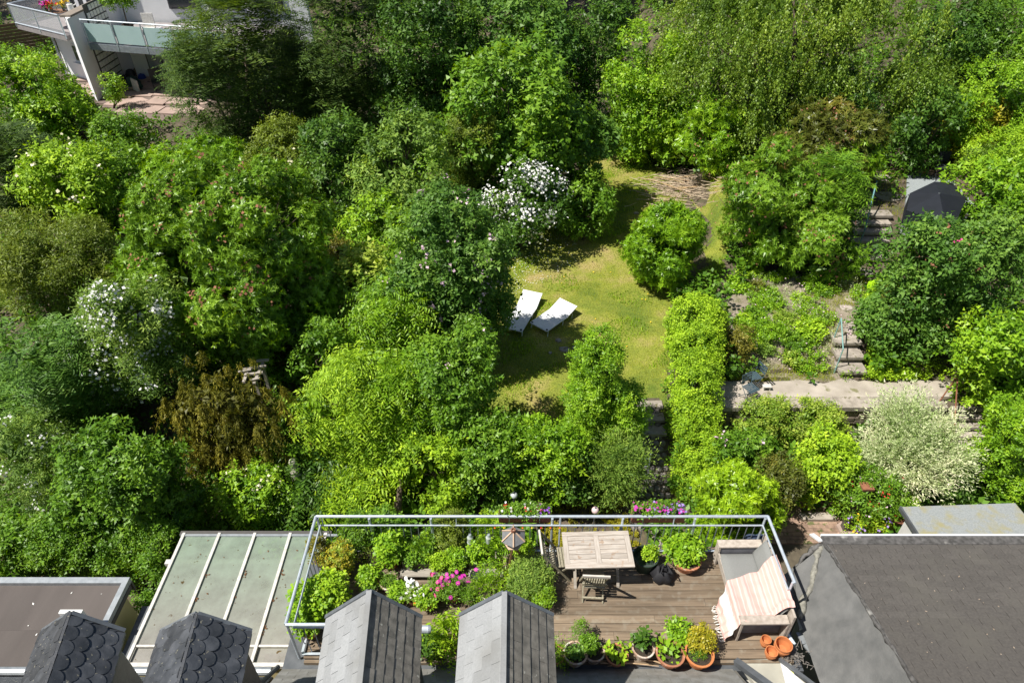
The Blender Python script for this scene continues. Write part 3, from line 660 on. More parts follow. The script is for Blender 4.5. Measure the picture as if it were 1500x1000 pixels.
 (75, 375, 95, 62, 460, 'fine', 'olive', 'spindle_shrub', 'thin twiggy olive green shrub at the left side', 'shrub', None, dict(sub=[(-.3, 0, .7, .9), (.4, .1, .6, .8)])),
 (185, 490, 80, 95, 610, 'fine', 'sage', 'white_rose_bush', 'sprawling shrub covered in small white roses', 'rose', None, dict(sub=[(.2, -.4, .7, .55), (-.1, .2, .8, .55), (-.4, .65, .6, .4)], fl=[('blossom', 270, .038, WHITE, 8, .10, None)], scale=1.15)),
 (60, 550, 72, 86, 650, 'yew', 'teal', 'larch_tree', 'blue green soft conifer at the left edge', 'tree', None, dict(sub=[(-.1, -.4, .9, .6), (.1, .4, .9, .6)])),
 (45, 670, 50, 62, 760, 'fine', 'sage', 'white_rose_bush', 'shaded shrub with white roses at the lower left edge', 'rose', None, dict(fl=[('blossom', 60, .03, WHITE, 6, .08, None)])),
 (175, 700, 92, 80, 815, 'broad', 'mid', 'maple_bush', 'broad mid green leafy tree above the left flat roof', 'tree', None, dict(sub=[(-.2, -.35, .75, .65), (.4, -.1, .6, .6), (-.45, .4, .6, .5)])),
 (120, 795, 95, 50, 848, 'small', 'mid', 'hornbeam_bush', 'small leaved shrub touching the left flat roof', 'shrub', None, dict(sub=[(-.4, 0, .65, .9), (.4, .1, .6, .8)])),
 (222, 850, 22, 75, 915, 'small', 'mid', 'hornbeam_bush', 'small leaved shrub squeezed between flat roof and glass roof', 'shrub', None, dict(sub=[(.5, -.75, 1, .5, .9), (0, -.2, .8, .5, .4), (-.2, .35, .7, .45, -.1)], skirt=False)),
 (250, 745, 42, 46, 810, 'rosette', 'mid', 'laurel_shrub', 'glossy shrub left of the glass roof corner', 'shrub', None, {}),
 (338, 605, 92, 66, 720, 'hang', 'bronze', 'bronze_tree', 'orange brown weeping shrub below the giant rhododendron', 'tree', None, dict(sub=[(-.1, -.4, .75, .6), (.45, .1, .5, .7), (-.55, .2, .4, .7), (.0, .4, .5, .5)], fl=None, scale=.78, bumpy=1.6)),
 (435, 625, 42, 48, 700, 'broad', 'mid', 'green_shrub', 'soft green shrub between the bronze shrub and the cherry', 'shrub', None, {}),
 (385, 715, 56, 44, 775, 'broad', 'bright', 'hydrangea', 'pale flowered shrub behind the glass roof', 'shrub', None, dict(fl=[('blossom', 26, .035, CREAM, 5, .06, None)])),
 (450, 700, 36, 40, 760, 'frond', 'deep', 'fern', 'dark shaded ferns left of the deck corner', 'fern', None, dict(trunk=False)),
 (350, 760, 40, 20, 782, 'frond', 'bright', 'fern', 'light green fern clump along the top edge of the glass roof', 'fern', None, dict(trunk=False)),
 (440, 765, 32, 14, 782, 'frond', 'bright', 'fern', 'fern clump between the glass roof and the railing corner', 'fern', None, dict(trunk=False)),
 (470, 520, 30, 60, 600, 'broad', 'mid', 'shade_shrub', 'narrow shaded shrub between rhododendron and cherry', 'shrub', None, {}),
 (15, 800, 40, 36, 860, 'broad', 'mid', 'leafy_shrub', 'green shrub at the left edge behind the flat roof', 'shrub', None, {}),
]
for q in PL:
    plant(*q[:11], **q[11])
print('leaves', NLEAF[0])
# taller trees that close the back of the view
for k, (u, Y, zc, rx, kind, pal, lb) in enumerate([(-60, 46, 3, 5, 'broad', 'deep', 'far dark tree behind the white house at the left'), (430, 47, 4.5, 5, 'broad', 'deep', 'far tree behind the yews'), (610, 50, 4, 6, 'broad', 'deep', 'far tree behind the holly'), (800, 46, 4, 5, 'broad', 'deep', 'far tree behind the maples'), (930, 48, 4, 5.5, 'broad', 'mid', 'far tree behind the laurel'), (1240, 50, 4, 6, 'broad', 'deep', 'far tree behind the birch'), (1420, 48, 4.5, 6, 'broad', 'deep', 'far tree in the right corner')]):
    x = (u-750)/1000*(Y*1.02); zg = float(terr(x, Y)); g = Vector((x, Y, zg)); SEED[0] += 1
    r = empty('background_tree', g, lb, 'tree', 'background trees')
    lobes = [(Vector((x, Y, zg+zc)), (rx, rx*.8, zc*.95))]
    V, tone, m_, cl = crown_mesh('crown', lobes, kind, pal, 900+k, .9, 2.2)
    link('crown', npmesh('crown', V-np.array(g), np.arange(len(V)).reshape(-1, 3), m_, tone), r)
    limb_mesh(g, lobes, np.random.default_rng(k), .25).build('trunk', BARK, r, world=True)

# ------------------------------------------------------------------ undergrowth
def prj(x, y, z):
    q = np.stack((x, y, z-CAMH), -1); d = q@FW
    return 750+1000*(q@RT)/d, 500-1000*(q@UPV)/d
def undergrowth(name, N, kind, pal, seed, test, label, hmax=.35, tone=.45, scale=1.1, cat='ground cover', bbox=None):
    rng = np.random.default_rng(seed)
    if bbox: y = rng.uniform(bbox[2], bbox[3], N*12); x = rng.uniform(bbox[0], bbox[1], N*12)
    else: y = rng.uniform(8.2, 45, N*4); x = rng.uniform(-1, 1, N*4)*(y*.95+6)
    z = terr(x, y); u, v = prj(x, y, z)
    k = test(x, y, u, v) & (u > -60) & (u < 1560) & (v > -40) & (v < 960)
    # clumping
    f = np.sin(x*2.1+1.3*np.sin(y*1.3))*np.sin(y*1.9+x*.5)
    k &= rng.random(len(x)) < (.5+.5*f)
    x, y, z = x[k][:N], y[k][:N], z[k][:N]
    Pp = np.stack((x, y, z+rng.uniform(0, hmax, len(x))), 1)
    D = unit(rng.normal(size=Pp.shape)*.6+np.array((0, 0, .9)))
    V, tn = leaves_from_sprays(rng, Pp, D, kind, np.full(len(Pp), tone)+rng.normal(size=len(Pp))*.12, scale)
    pc = PAL[pal]
    o = link(name, npmesh(name, V, np.arange(len(V)).reshape(-1, 4), leafmat(pal, *pc, rough=.5), tn)); o['kind'] = 'stuff'; o['label'] = label; o['category'] = cat
    NLEAF[0] += len(V)//4
    return o
PATHS = [inpoly([(5.3, 12.9), (11.9, 12.9), (11.9, 13.9), (5.3, 13.9)]), inpoly([(2.8, 10), (3.95, 10), (3.95, 13.4), (2.8, 13.4)]), inpoly([(4.9, 7), (8.6, 7), (8.6, 10.6), (4.9, 10.6)]),
         inpoly([(-25, 30), (-13, 30), (-12, 40), (-25, 40)]), inpoly([(-8, 0), (30, 0), (30, 8.5), (-8, 8.5)])]
bedp = ppoly([(1055, 555), (1060, 440), (1110, 405), (1250, 400), (1262, 470), (1240, 560)]); bedin = inpoly(bedp)
def notpath(x, y):
    k = ~lawnin(x, y)
    for f in PATHS: k &= ~f(x, y)
    return k
stepsin = [inpoly(ppoly([(1222, 555), (1222, 450), (1262, 450), (1272, 555)])), inpoly(ppoly([(1235, 395), (1240, 300), (1330, 300), (1300, 395)])), inpoly(ppoly([(1385, 720), (1385, 590), (1425, 590), (1440, 720)])), inpoly(ppoly([(1318, 250), (1440, 250), (1440, 320), (1318, 320)]))]
def nost(x, y):
    k = notpath(x, y)
    for f in stepsin: k &= ~f(x, y)
    return k
undergrowth('undergrowth', 20000, 'broad', 'mid', 71, lambda x, y, u, v: nost(x, y) & ~bedin(x, y) & (y > 9) & ((u < 790) | (u > 945) | (v < 715)), 'low mixed undergrowth between the shrubs', .75, .3, scale=1.7)
bright_strip = inpoly(ppoly([(1265, 560), (1262, 440), (1300, 400), (1330, 520), (1390, 545), (1390, 560)]))
undergrowth('ground_cover', 2600, 'small', 'lime', 72, lambda x, y, u, v: bright_strip(x, y) & nost(x, y), 'yellow green creeping plants along the concrete path', .22, .55, 1.1, bbox=(8, 15, 13.8, 19))
undergrowth('ground_cover', 1200, 'small', 'bright', 73, lambda x, y, u, v: bedin(x, y) & (np.sin(x*3+y)*np.cos(y*2.7-x) > .05) & nost(x, y), 'patchy herbs on the sandy flower bed', .2, .5, 1.0, bbox=(5, 11, 13.9, 19))
undergrowth('ground_cover', 350, 'wand', 'willow', 77, lambda x, y, u, v: bedin(x, y) & (np.sin(x*2.2+y*1.3) > .3) & nost(x, y), 'silvery plants on the sandy flower bed', .12, .3, .7, bbox=(5, 11, 13.9, 19))
undergrowth('moss_plants', 2200, 'small', 'gold', 74, lambda x, y, u, v: (u > 790) & (u < 945) & (v > 715) & (v < 800) & ~PATHS[1](x, y) & (np.sin(x*7+3*np.sin(y*5))*np.cos(y*6+x) > -.1), 'yellow green moss and small plants on the soil behind the railing', .06, .5, .55, bbox=(.2, 3, 9, 11.5))
bs_ = link('flower_bed', grid_mesh(np.arange(5, 11.5, .2), np.arange(13.9, 19.2, .2), .012, 'flower_bed', mat('sandy_soil', (.33, .285, .22), (.2, .165, .12), 3.5, .95, bump=.8, bscale=22, spots=(.13, .14, .05), spotscale=3, spotth=.5, vary=0, bdist=.05, soft=.2), bedin)); bs_['kind'] = 'structure'
for k, (u, v, r_, k_, p_, n_) in enumerate([(1130, 490, .5, 'small', 'bright', 260), (1185, 485, .4, 'broad', 'lime', 200), (1165, 505, .35, 'small', 'mid', 160), (1105, 465, .3, 'broad', 'mid', 120), (1125, 440, .28, 'broad', 'mid', 130), (1090, 475, .25, 'broad', 'lime', 110), (1150, 470, .3, 'small', 'viburn', 140), (1120, 515, .3, 'small', 'sage', 120), (1170, 440, .2, 'small', 'lime', 70), (1205, 430, .25, 'small', 'mid', 110), (1155, 530, .25, 'broad', 'viburn', 90), (1080, 420, .35, 'broad', 'bright', 180), (1095, 400, .3, 'broad', 'lime', 150), (1110, 425, .3, 'small', 'reddish', 120)]):
    g = G(u, v); lab = ['largest mound of fine green herbs in the middle of the sandy bed', 'lime green plant left of the middle steps', 'dark herb below the lime green plant', 'leafy plant at the left of the sandy bed', 'dark green plant with a blue flower behind the bed centre', 'lime plant at the left rim of the sandy bed', 'yellow green herb behind the middle mound', 'greyish herb in front of the middle mound', 'tiny yellow plant at the back of the sandy bed', 'small dark herb in the grass behind the lime plant', 'rosette plant near the path edge of the bed', 'leafy shrub between lawn and sandy bed', 'lime leafy shrub at the far left corner of the bed', 'reddish leafed plant at the far left of the bed'][k]
    t_ = empty('bed_plant', g, lab, 'plant', 'plants on the sandy bed'); rg_ = np.random.default_rng(1200+k); dd_ = unit(rg_.normal(size=(n_, 3))+np.array((0, 0, .4))); pp_ = dd_*np.array((r_, r_, r_*.7))*rg_.uniform(.3, 1, (n_, 1)); pp_[:, 2] = np.abs(pp_[:, 2])
    V, tn = leaves_from_sprays(rg_, pp_, unit(dd_+np.array((0, 0, .7))), k_, .5+rg_.normal(size=n_)*.15, .9); link('foliage', npmesh('foliage', V, np.arange(len(V)).reshape(-1, 4), leafmat(p_, *PAL[p_], rough=.5), tn), t_)
bedgrass = inpoly(ppoly([(1170, 555), (1180, 440), (1235, 395), (1275, 410), (1262, 500), (1225, 555)]))
strip2 = inpoly(ppoly([(1060, 560), (1070, 535), (1225, 540), (1225, 560)]))
o = blades('bed_grass', lambda x, y: (bedgrass(x, y) | strip2(x, y)) & nost(x, y), 5, 11, 13.9, 19, 60000, .10, .012, GRM, 15, lean=.8); o['label'] = 'longer grass around the middle garden steps'; o['category'] = 'grass'
topgr = inpoly(ppoly([(1285, 305), (1290, 240), (1330, 240), (1325, 330)]))
o = blades('shade_grass', lambda x, y: topgr(x, y), 10, 18, 18, 28, 30000, .06, .02, GRM, 16, lean=.8); o['label'] = 'shaded grass left of the grey slab'; o['category'] = 'grass'
flecks('bed_flowers', bedp, 130, .022, ROSE, 9, .25, label='tiny pale flowers on the sandy bed')
# brush pile
bpile = empty('brush_pile', G(1000, 285), 'heap of dry cut branches behind the round lawn rhododendron', 'brush pile'); mb = MB(); rg2 = random.Random(9)
for k in range(330):
    c = G(1000+rg2.gauss(0, 30), 280+rg2.gauss(0, 11)); a = rg2.uniform(-.6, .6)+(math.pi*.0); L = rg2.uniform(.3, 1.1)
    d = Vector((math.cos(a), math.sin(a), rg2.uniform(-.1, .12)))*L/2; c.z += rg2.uniform(.02, .28); w = Vector((rg2.uniform(-.06, .06), rg2.uniform(-.06, .06), 0))
    mb.tube([c-d, c+w, c+d], [rg2.uniform(.006, .014), .009, .004], 4, cap=False)
o = mb.build('twigs', mat('dry_twigs', (.62, .5, .37), (.34, .27, .2), 4, .9), bpile, world=True); o['kind'] = 'stuff'
for k in range(9):
    c = G(1000+rg2.gauss(0, 25), 278+rg2.gauss(0, 9)); c.z += .3; a = rg2.uniform(-1, .4); d = Vector((math.cos(a), math.sin(a), 0))*.8
    MB().tube([c-d, c+Vector((.05, .05, .04)), c+d], [.02, .016, .008], 6).build('branch', mat('cut_branch', (.5, .36, .2), (.36, .25, .14), 6, .8), bpile, world=True)
# ------------------------------------------------------------------ shingles and slates on any plane
def clip2(poly, clipper):
    out = poly
    n_ = len(clipper)
    for i in range(n_):
        a = clipper[i]; b = clipper[(i+1) % n_]; inp = out; out = []
        def side(p): return (b[0]-a[0])*(p[1]-a[1])-(b[1]-a[1])*(p[0]-a[0])
        for k in range(len(inp)):
            p, q = inp[k], inp[(k+1) % len(inp)]; sp, sq = side(p), side(q)
            if sp >= 0: out.append(p)
            if (sp >= 0) != (sq >= 0):
                t = sp/(sp-sq); out.append((p[0]+(q[0]-p[0])*t, p[1]+(q[1]-p[1])*t))
        if len(out) < 3: return []
    return out
def cover(parent, name, O, ex, ey, poly, w, h, m, th=.008, gap=.004, limit=300, tilt=.006, jit=.0, rounded=False, seed=0, offset=.5, lift=.004):
    """courses of shingles: ex along the course, ey up the slope, poly (ccw, ex/ey coordinates) the roof outline"""
    rg = random.Random(seed); ex = Vector(ex).normalized(); ey = Vector(ey).normalized(); ez = ex.cross(ey).normalized(); O = Vector(O)
    x0 = min(p[0] for p in poly); x1 = max(p[0] for p in poly); y0 = min(p[1] for p in poly); y1 = max(p[1] for p in poly)
    B = Matrix(((ex.x, ey.x, ez.x, 0), (ex.y, ey.y, ez.y, 0), (ex.z, ey.z, ez.z, 0), (0, 0, 0, 1)))
    hh = h*1.12
    if rounded:
        pts = [(-w*.5, 0)]+[(-w*.5*math.cos(t), -h*.62*math.sin(t)) for t in [k*math.pi/8 for k in range(1, 8)]]+[(w*.5, 0), (w*.5, h*.9), (-w*.5, h*.9)]
    else: pts = [(-w/2+gap/2, 0), (w/2-gap/2, 0), (w/2-gap/2, hh), (-w/2+gap/2, hh)]
    def slab(pt):
        k = len(pt); mb = MB()
        zt = lambda y: lift+th+tilt*(1-max(0, min(1, y/hh)))
        mb.add([(x, y, zt(y)) for x, y in pt]+[(x, y, lift*.3) for x, y in pt], [tuple(range(k))]+[(i, i+k, (i+1) % k+k, (i+1) % k) for i in range(k)])
        return mb
    share = slab(pts).mesh(name, m); n_ = 0; rest = MB(); j = 0; y = y0
    while y < y1+h*.7:
        x = x0-w*((j*offset) % 1)-w*.0
        while x < x1+w:
            cx = x+w/2; pl = [(cx+a, y+b) for a, b in pts]
            c = clip2(pl, poly)
            if len(c) >= 3:
                ar = abs(sum(c[i][0]*c[(i+1) % len(c)][1]-c[(i+1) % len(c)][0]*c[i][1] for i in range(len(c))))/2
                if ar > .0006:
                    full = len(c) == len(pts) and all(abs(c[i][0]-pl[i][0])+abs(c[i][1]-pl[i][1]) < 1e-6 for i in range(len(c)))
                    M = Matrix.Translation(O+ex*cx+ey*y+ez*(rg.uniform(0, jit)+.0006*(j % 2))) @ B @ Matrix.Rotation(rg.uniform(-1, 1)*jit*.8, 4, 'Z')
                    if n_ < limit:
                        me = share if full else slab([(a-cx, b-y) for a, b in c]).mesh(name, m)
                        link(name, me, parent, Matrix.Translation(-parent.location) @ M); n_ += 1
                    else:
                        s_ = slab([(a-cx, b-y) for a, b in c]); rest.add([M @ Vector(p)-parent.location for p in s_.v], s_.f)
            x += w
        y += h; j += 1
    if rest.v:
        o = rest.build(name+'_field', m, parent); o['kind'] = 'stuff'
    return n_
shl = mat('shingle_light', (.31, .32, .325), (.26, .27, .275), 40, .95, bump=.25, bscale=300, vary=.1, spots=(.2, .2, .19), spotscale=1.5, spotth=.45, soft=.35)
shd = mat('shingle_mottled', (.23, .215, .185), (.12, .115, .1), 9, .95, bump=.4, bscale=200, vary=.12, spots=(.38, .38, .33), spotscale=16, spotth=.66)  # darker mottled shingles for the right dormer slopes and main roof
shb = mat('shingle_brown', (.108, .099, .089), (.078, .072, .066), 30, .95, bump=.5, bscale=160, vary=.07, spots=(.112, .105, .09), spotscale=1.2, spotth=.5, soft=.3)
slate = mat('slate', (.068, .073, .082), (.036, .04, .046), 7, .42, bump=.25, bscale=40, vary=.3, spots=(.22, .21, .16), spotscale=22, spotth=.66, spec=.6, soft=.05)
zinc = mat('zinc', (.44, .47, .49), (.33, .36, .38), 12, .45, metal=.55, vary=.05)
steel = mat('galvanised_steel', (.62, .68, .74), (.48, .54, .6), 14, .42, metal=.45, vary=.04)
leadm = mat('lead', (.14, .15, .16), (.1, .11, .12), 8, .5, metal=.3, vary=.05)
felt = mat('roof_felt', (.118, .102, .094), (.09, .078, .072), 1.3, .92, bump=.25, bscale=90, vary=0, stretch=(1.6, .35, 1))
yellow = mat('yellow_render', (.78, .68, .36), (.7, .6, .3), 3, .9, bump=.2, bscale=80)
rough_wall = mat('house_render', (.5, .48, .42), (.4, .38, .34), 3, .9, bump=.3, bscale=80)
def mp(*p): return Vector(p)

# ------------------------------------------------------------------ main house: body, roof slope, dormers
house = empty('house', (0, 4, -2.8), 'house under the roof terrace with its weathered roof slope between the dormers', 'house')
mb = MB(); mb.box((.3, 3.3, -1.6), (8.0, 4.3, 2.4)); mb.box((.3, 7.5, -1.62), (8.3, .16, 2.36)); mb.build('wall', rough_wall, house, world=True)
mb = MB(); mb.box((.5, 6.5, -.24), (8.5, 2.2, .3)); mb.build('flat_roof', leadm, house, world=True)
# roof slope behind the deck, rising to the ridge below the camera (45 degrees)
ey = Vector((0, -1, .95)).normalized(); yb = 5.44; zb = -.12; Ls = 3.2
mb = MB(); A = mp(-3.75, yb, zb); mb.prism([A, A+Vector((7.4, 0, 0)), A+Vector((7.4, 0, 0))+ey*Ls, A+ey*Ls], (0, 0, -.12)); mb.build('roof', shd, house, world=True)
cover(house, 'shingle', (3.6, yb, zb), (-1, 0, 0), ey, [(0, 0), (7.35, 0), (7.35, Ls*.55), (0, Ls*.55)], .32, .14, mat('shingle_grey', (.27, .27, .255), (.2, .195, .175), 7, .95, bump=.3, bscale=200, vary=.08, spots=(.33, .32, .28), spotscale=12, spotth=.66), seed=2, limit=280)
mb = MB(); mb.tube([mp(-3.85, 5.5, -.16), mp(-3.95, 4.6, .68)], .04, 8); mb.build('verge', leadm, house, world=True)
# right hip: lead valley, small flat roof and white gable board
mb = MB(); a0 = P(1078, 968, .0); a1 = P(1122, 1000, .25); mb.beam(a0, a1+(a1-a0)*2, .1, .1); mb.build('valley', leadm, house, world=True)
mb = MB(); mb.prism([P(1082, 966, -.03), P(1152, 964, -.03), P(1230, 1060, -.03), P(1145, 1060, -.03)][::-1], (0, 0, -.1)); mb.build('small_flat_roof', mat('light_felt', (.4, .39, .33), (.32, .31, .26), 3, .9, bump=.2), house, world=True)
def dormer(uv_tip, uv_l, uv_r, zr, label, uback, kind):
    """front gable (towards the garden) ridge tip and both eaves from the picture, horizontal ridge running back"""
    tip = P(uv_tip[0], uv_tip[1], zr); Yf = tip.y
    L = PY(uv_l[0], uv_l[1], Yf); Rr = PY(uv_r[0], uv_r[1], Yf); ze = (L.z+Rr.z)/2; L.z = Rr.z = ze
    back = P(uback, 1000, zr); dx = (back.x-tip.x)/(back.y-tip.y); bl = 2.6
    bk = Vector((-dx*bl, -bl, 0))
    r = empty('dormer', (tip.x, Yf-.2, 0), label, 'dormer', 'dormers along the bottom of the photo')
    dn = -.03
    # body with cheeks
    f0 = Vector((0, -.16, 0)); mb = MB(); ins = .07
    lw = L.x+ins; rw_ = Rr.x-ins
    mb.prism([mp(lw, Yf, -.9), mp(rw_, Yf, -.9), mp(rw_, Yf, ze-.02), mp(tip.x, Yf, zr-.1), mp(lw, Yf, ze-.02)], (0, 0, 0)) if False else None
    fr = [mp(lw, Yf-.14, -1.0), mp(rw_, Yf-.14, -1.0), mp(rw_, Yf-.14, ze-.06), mp(tip.x, Yf-.14, zr-.12), mp(lw, Yf-.14, ze-.06)]
    mb.prism(fr, bk*.9); mb.build('cheek', slate if kind == 'slate' else mat('cheek_slate', (.12, .125, .12), (.08, .085, .085), 6, .7, bump=.3), r, world=True)
    # door and its glass towards the terrace
    mb = MB(); mb.box((tip.x, Yf-.13, 1.0), (.86, .06, 2.0)); d = mb.build('door', flat('white_frame', (.75, .75, .73)), r, world=True)
    mb = MB(); mb.box((tip.x, Yf-.09, 1.1), (.66, .03, 1.6)); mb.v = [tuple(Vector(p)-r.location) for p in mb.v]; mb.build('pane', flat('dark_glass', (.03, .035, .04), .1, spec=.8), d)
    # roof boards
    for s, E in ((-1, L), (1, Rr)):
        mb = MB(); mb.prism([tip+Vector((0, 0, -.005)), E+Vector((0, 0, -.005)), E+bk, tip+bk], (0, 0, -.06)) if s > 0 else mb.prism([tip, tip+bk, E+bk, E], (0, 0, -.06))
        mb.build('roof', leadm, r, world=True)
        ey = (tip-E).normalized(); Lr = (tip-E).length; exb = bk.normalized() if s < 0 else -bk.normalized()
        if kind == 'shingle':
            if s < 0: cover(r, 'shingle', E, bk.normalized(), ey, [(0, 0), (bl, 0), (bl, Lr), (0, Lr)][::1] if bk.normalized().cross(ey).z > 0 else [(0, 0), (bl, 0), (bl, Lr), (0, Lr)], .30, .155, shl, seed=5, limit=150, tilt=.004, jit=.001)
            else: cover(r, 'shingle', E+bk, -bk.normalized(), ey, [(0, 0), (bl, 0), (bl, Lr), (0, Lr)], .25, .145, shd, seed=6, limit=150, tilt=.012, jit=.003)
        else:
            # scalloped slates laid at a slant
            ex = bk.normalized() if s < 0 else -bk.normalized(); O = E if s < 0 else E+bk
            cover(r, 'slate', O, ex, ey, [(0, 0), (bl, 0), (bl, Lr), (0, Lr)], 0.19, .16, slate, th=.012, gap=.0, tilt=.026, jit=.006, rounded=True, seed=7, limit=150)
    # ridge strip and front verge
    mb = MB(); mb.beam(tip+Vector((0, 0, .02)), tip+bk+Vector((0, 0, .02)), .07 if kind == 'shingle' else .035, .03); mb.build('ridge', shl if kind == 'shingle' else slate, r, world=True)
    for s, E in ((-1, L), (1, Rr)):
        mb = MB(); mb.beam(tip+Vector((0, .0, .0)), E+Vector((0, .0, .0)), .05, .075, up=Vector((0, 0, 1))); mb.build('verge', mat('zinc_dark', (.2, .22, .24), (.15, .165, .18), 12, .5, metal=.4), r, world=True)
    return r
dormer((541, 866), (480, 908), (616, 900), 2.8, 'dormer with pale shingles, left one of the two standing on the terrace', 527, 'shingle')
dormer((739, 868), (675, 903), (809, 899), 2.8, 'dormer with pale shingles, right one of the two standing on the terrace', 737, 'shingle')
dormer((104, 898), (63, 923), (183, 925), 2.8, 'dark dormer with scalloped slates in front of the brown flat roof', 69, 'slate')
dormer((289, 899), (237, 924), (368, 925), 2.8, 'dark dormer with scalloped slates in front of the glass roof', 262, 'slate')
# neighbouring roof strip under the slate dormers
nb = empty('neighbour_house', (-6, 3.5, -2.8), 'neighbouring house with a metal gutter below the slate dormers', 'house')
mb = MB(); mb.box((-7.9, 3.2, -1.5), (7.9, 4.2, 2.6)); mb.build('wall', rough_wall, nb, world=True)
ey = Vector((0, -1, .95)).normalized(); A = mp(-11.9, 5.35, -.18)
mb = MB(); mb.prism([A, A+Vector((8.0, 0, 0)), A+Vector((8.0, 0, 0))+ey*3, A+ey*3], (0, 0, -.1)); mb.build('roof', slate, nb, world=True)
mb = MB(); mb.tube([mp(-11.9, 5.45, -.2), mp(-3.95, 5.45, -.2)], .07, 10); mb.build('gutter', zinc, nb, world=True)

# ------------------------------------------------------------------ garage with brown flat roof
ga = empty('garage', (-10, 6, -2.8), 'flat brown felt roofed extension with metal edge and yellow wall at the lower left', 'extension')
z = -.3
mb = MB(); mb.box((-10.8, 5.2, -1.62), (7.2, 3.7, 2.5)); mb.build('wall', yellow, ga, world=True)
for k in range(4):
    y0_ = 3.3+k*.97
    mb = MB(); mb.box((-10.8, y0_+.49, z-.03+.003*k), (7.36, .985, .05)); mb.build('felt_sheet', felt, ga, world=True)
mb = MB(); mb.box((-10.8, 7.13, z+.03), (7.5, .12, .12)); mb.build('parapet_cap', zinc, ga, world=True)
mb = MB(); mb.box((-7.1, 5.2, z+.03), (.1, 3.74, .12)); mb.build('parapet_cap', zinc, ga, world=True)
mb = MB(); mb.box((-7.06, 5.2, z-.07), (.04, 3.8, .1)); mb.box((-10.8, 7.17, z-.14), (7.5, .04, .22)); mb.build('fascia', flat('fascia', (.09, .085, .08)), ga, world=True)
mb = MB(); mb.beam(P(92, 902, .15), P(125, 902, .15), .07, .3); mb.build('vent', flat('white_frame', (.75, .75, .73)), ga, world=True)

# ------------------------------------------------------------------ conservatory with glass roof
cs = empty('conservatory', (-5, 7, -2.8), 'conservatory with a dirty glass roof and white bars left of the terrace', 'conservatory')
z = -.5; X0, X1 = -6.55, -3.72; Y0, Y1 = 5.72, 8.34
m, n, l, o_ = newmat('dirty_glass_painted_sheen')
bs = n.new("ShaderNodeBsdfPrincipled"); bs.inputs["Base Color"].default_value = (.20, .25, .21, 1); bs.inputs["Roughness"].default_value = .25
tr = n.new("ShaderNodeBsdfTransparent"); tr.inputs[0].default_value = (.78, .85, .78, 1)
mx = n.new("ShaderNodeMixShader"); g_ = n.new("ShaderNodeNewGeometry"); nz = n.new("ShaderNodeTexNoise"); nz.inputs["Scale"].default_value = 2.2; nz.inputs["Detail"].default_value = 8; nz.inputs["Roughness"].default_value = .7; l.new(g_.outputs["Position"], nz.inputs[0])
mr = n.new("ShaderNodeMapRange"); mr.inputs[1].default_value = .3; mr.inputs[2].default_value = .7; mr.inputs[3].default_value = .34; mr.inputs[4].default_value = .66; l.new(nz.outputs[0], mr.inputs[0])
n3 = n.new("ShaderNodeTexNoise"); n3.inputs["Scale"].default_value = 9; n3.inputs["Detail"].default_value = 3; l.new(g_.outputs["Position"], n3.inputs[0])
rp = n.new("ShaderNodeValToRGB"); e = rp.color_ramp.elements; e[0].position = .68; e[0].color = (1, 1, 1, 1); e[1].position = .72; e[1].color = (.4, .25, .12, 1); l.new(n3.outputs[0], rp.inputs[0])
sx = n.new("ShaderNodeSeparateXYZ"); l.new(g_.outputs["Position"], sx.inputs[0]); ad_ = n.new("ShaderNodeMath"); ad_.operation = 'MULTIPLY_ADD'; ad_.inputs[1].default_value = 2.2; l.new(nz.outputs[0], ad_.inputs[0]); l.new(sx.outputs[1], ad_.inputs[2])
m3 = n.new("ShaderNodeMapRange"); m3.inputs[1].default_value = 7.0; m3.inputs[2].default_value = 9.2; l.new(ad_.outputs[0], m3.inputs[0]); r3 = n.new("ShaderNodeValToRGB"); e = r3.color_ramp.elements; e[0].color = (.46, .43, .40, 1); e[1].color = (.36, .44, .35, 1); l.new(m3.outputs[0], r3.inputs[0])  # pale base colour stands in for sky reflection on the dirty panes
m4 = n.new("ShaderNodeMixRGB"); m4.blend_type = 'MULTIPLY'; m4.inputs[0].default_value = 1; l.new(r3.outputs[0], m4.inputs[1]); l.new(rp.outputs[0], m4.inputs[2]); l.new(m4.outputs[0], bs.inputs["Base Color"])
l.new(mr.outputs[0], mx.inputs[0]); l.new(tr.outputs[0], mx.inputs[1]); l.new(bs.outputs[0], mx.inputs[2]); l.new(mx.outputs[0], o_.inputs[0])
GL = m
wf = flat('white_frame', (.75, .75, .73)); wf2 = mat('aged_white', (.68, .66, .62), (.5, .48, .44), 12, .6, vary=.04)
w = (X1-X0)/4
for k in range(4):
    for (ya, yb_) in ((Y0+.32, Y1-.03), (Y0, Y0+.28)):
        mb = MB(); mb.box((X0+w*(k+.5), (ya+yb_)/2, z+.012-(.03 if ya == Y0 else 0)), (w-.05, yb_-ya, .008)); mb.build('pane', GL, cs, world=True)
for k in range(5):
    mb = MB(); x = X0+w*k; mb.box((x, (Y0+Y1)/2, z+.03), (.055, Y1-Y0, .05)); mb.build('glazing_bar', wf2, cs, world=True)
mb = MB(); mb.box(((X0+X1)/2, Y0+.3, z+.02), (X1-X0, .035, .035)); mb.build('crossbar', wf2, cs, world=True)
mb = MB(); mb.box(((X0+X1)/2, Y0-.03, z), (X1-X0+.1, .07, .08)); mb.build('crossbar', wf2, cs, world=True)
mb = MB(); mb.box(((X0+X1)/2, Y1+.02, z-.01), (X1-X0+.2, .1, .05)); mb.build('eaves', flat('fascia', (.09, .085, .08)), cs, world=True)
mb = MB(); mb.box(((X0+X1)/2+.1, Y1-.05, z+.03), (X1-X0+.3, .05, .03)); mb.build('crossbar', zinc, cs, world=True)
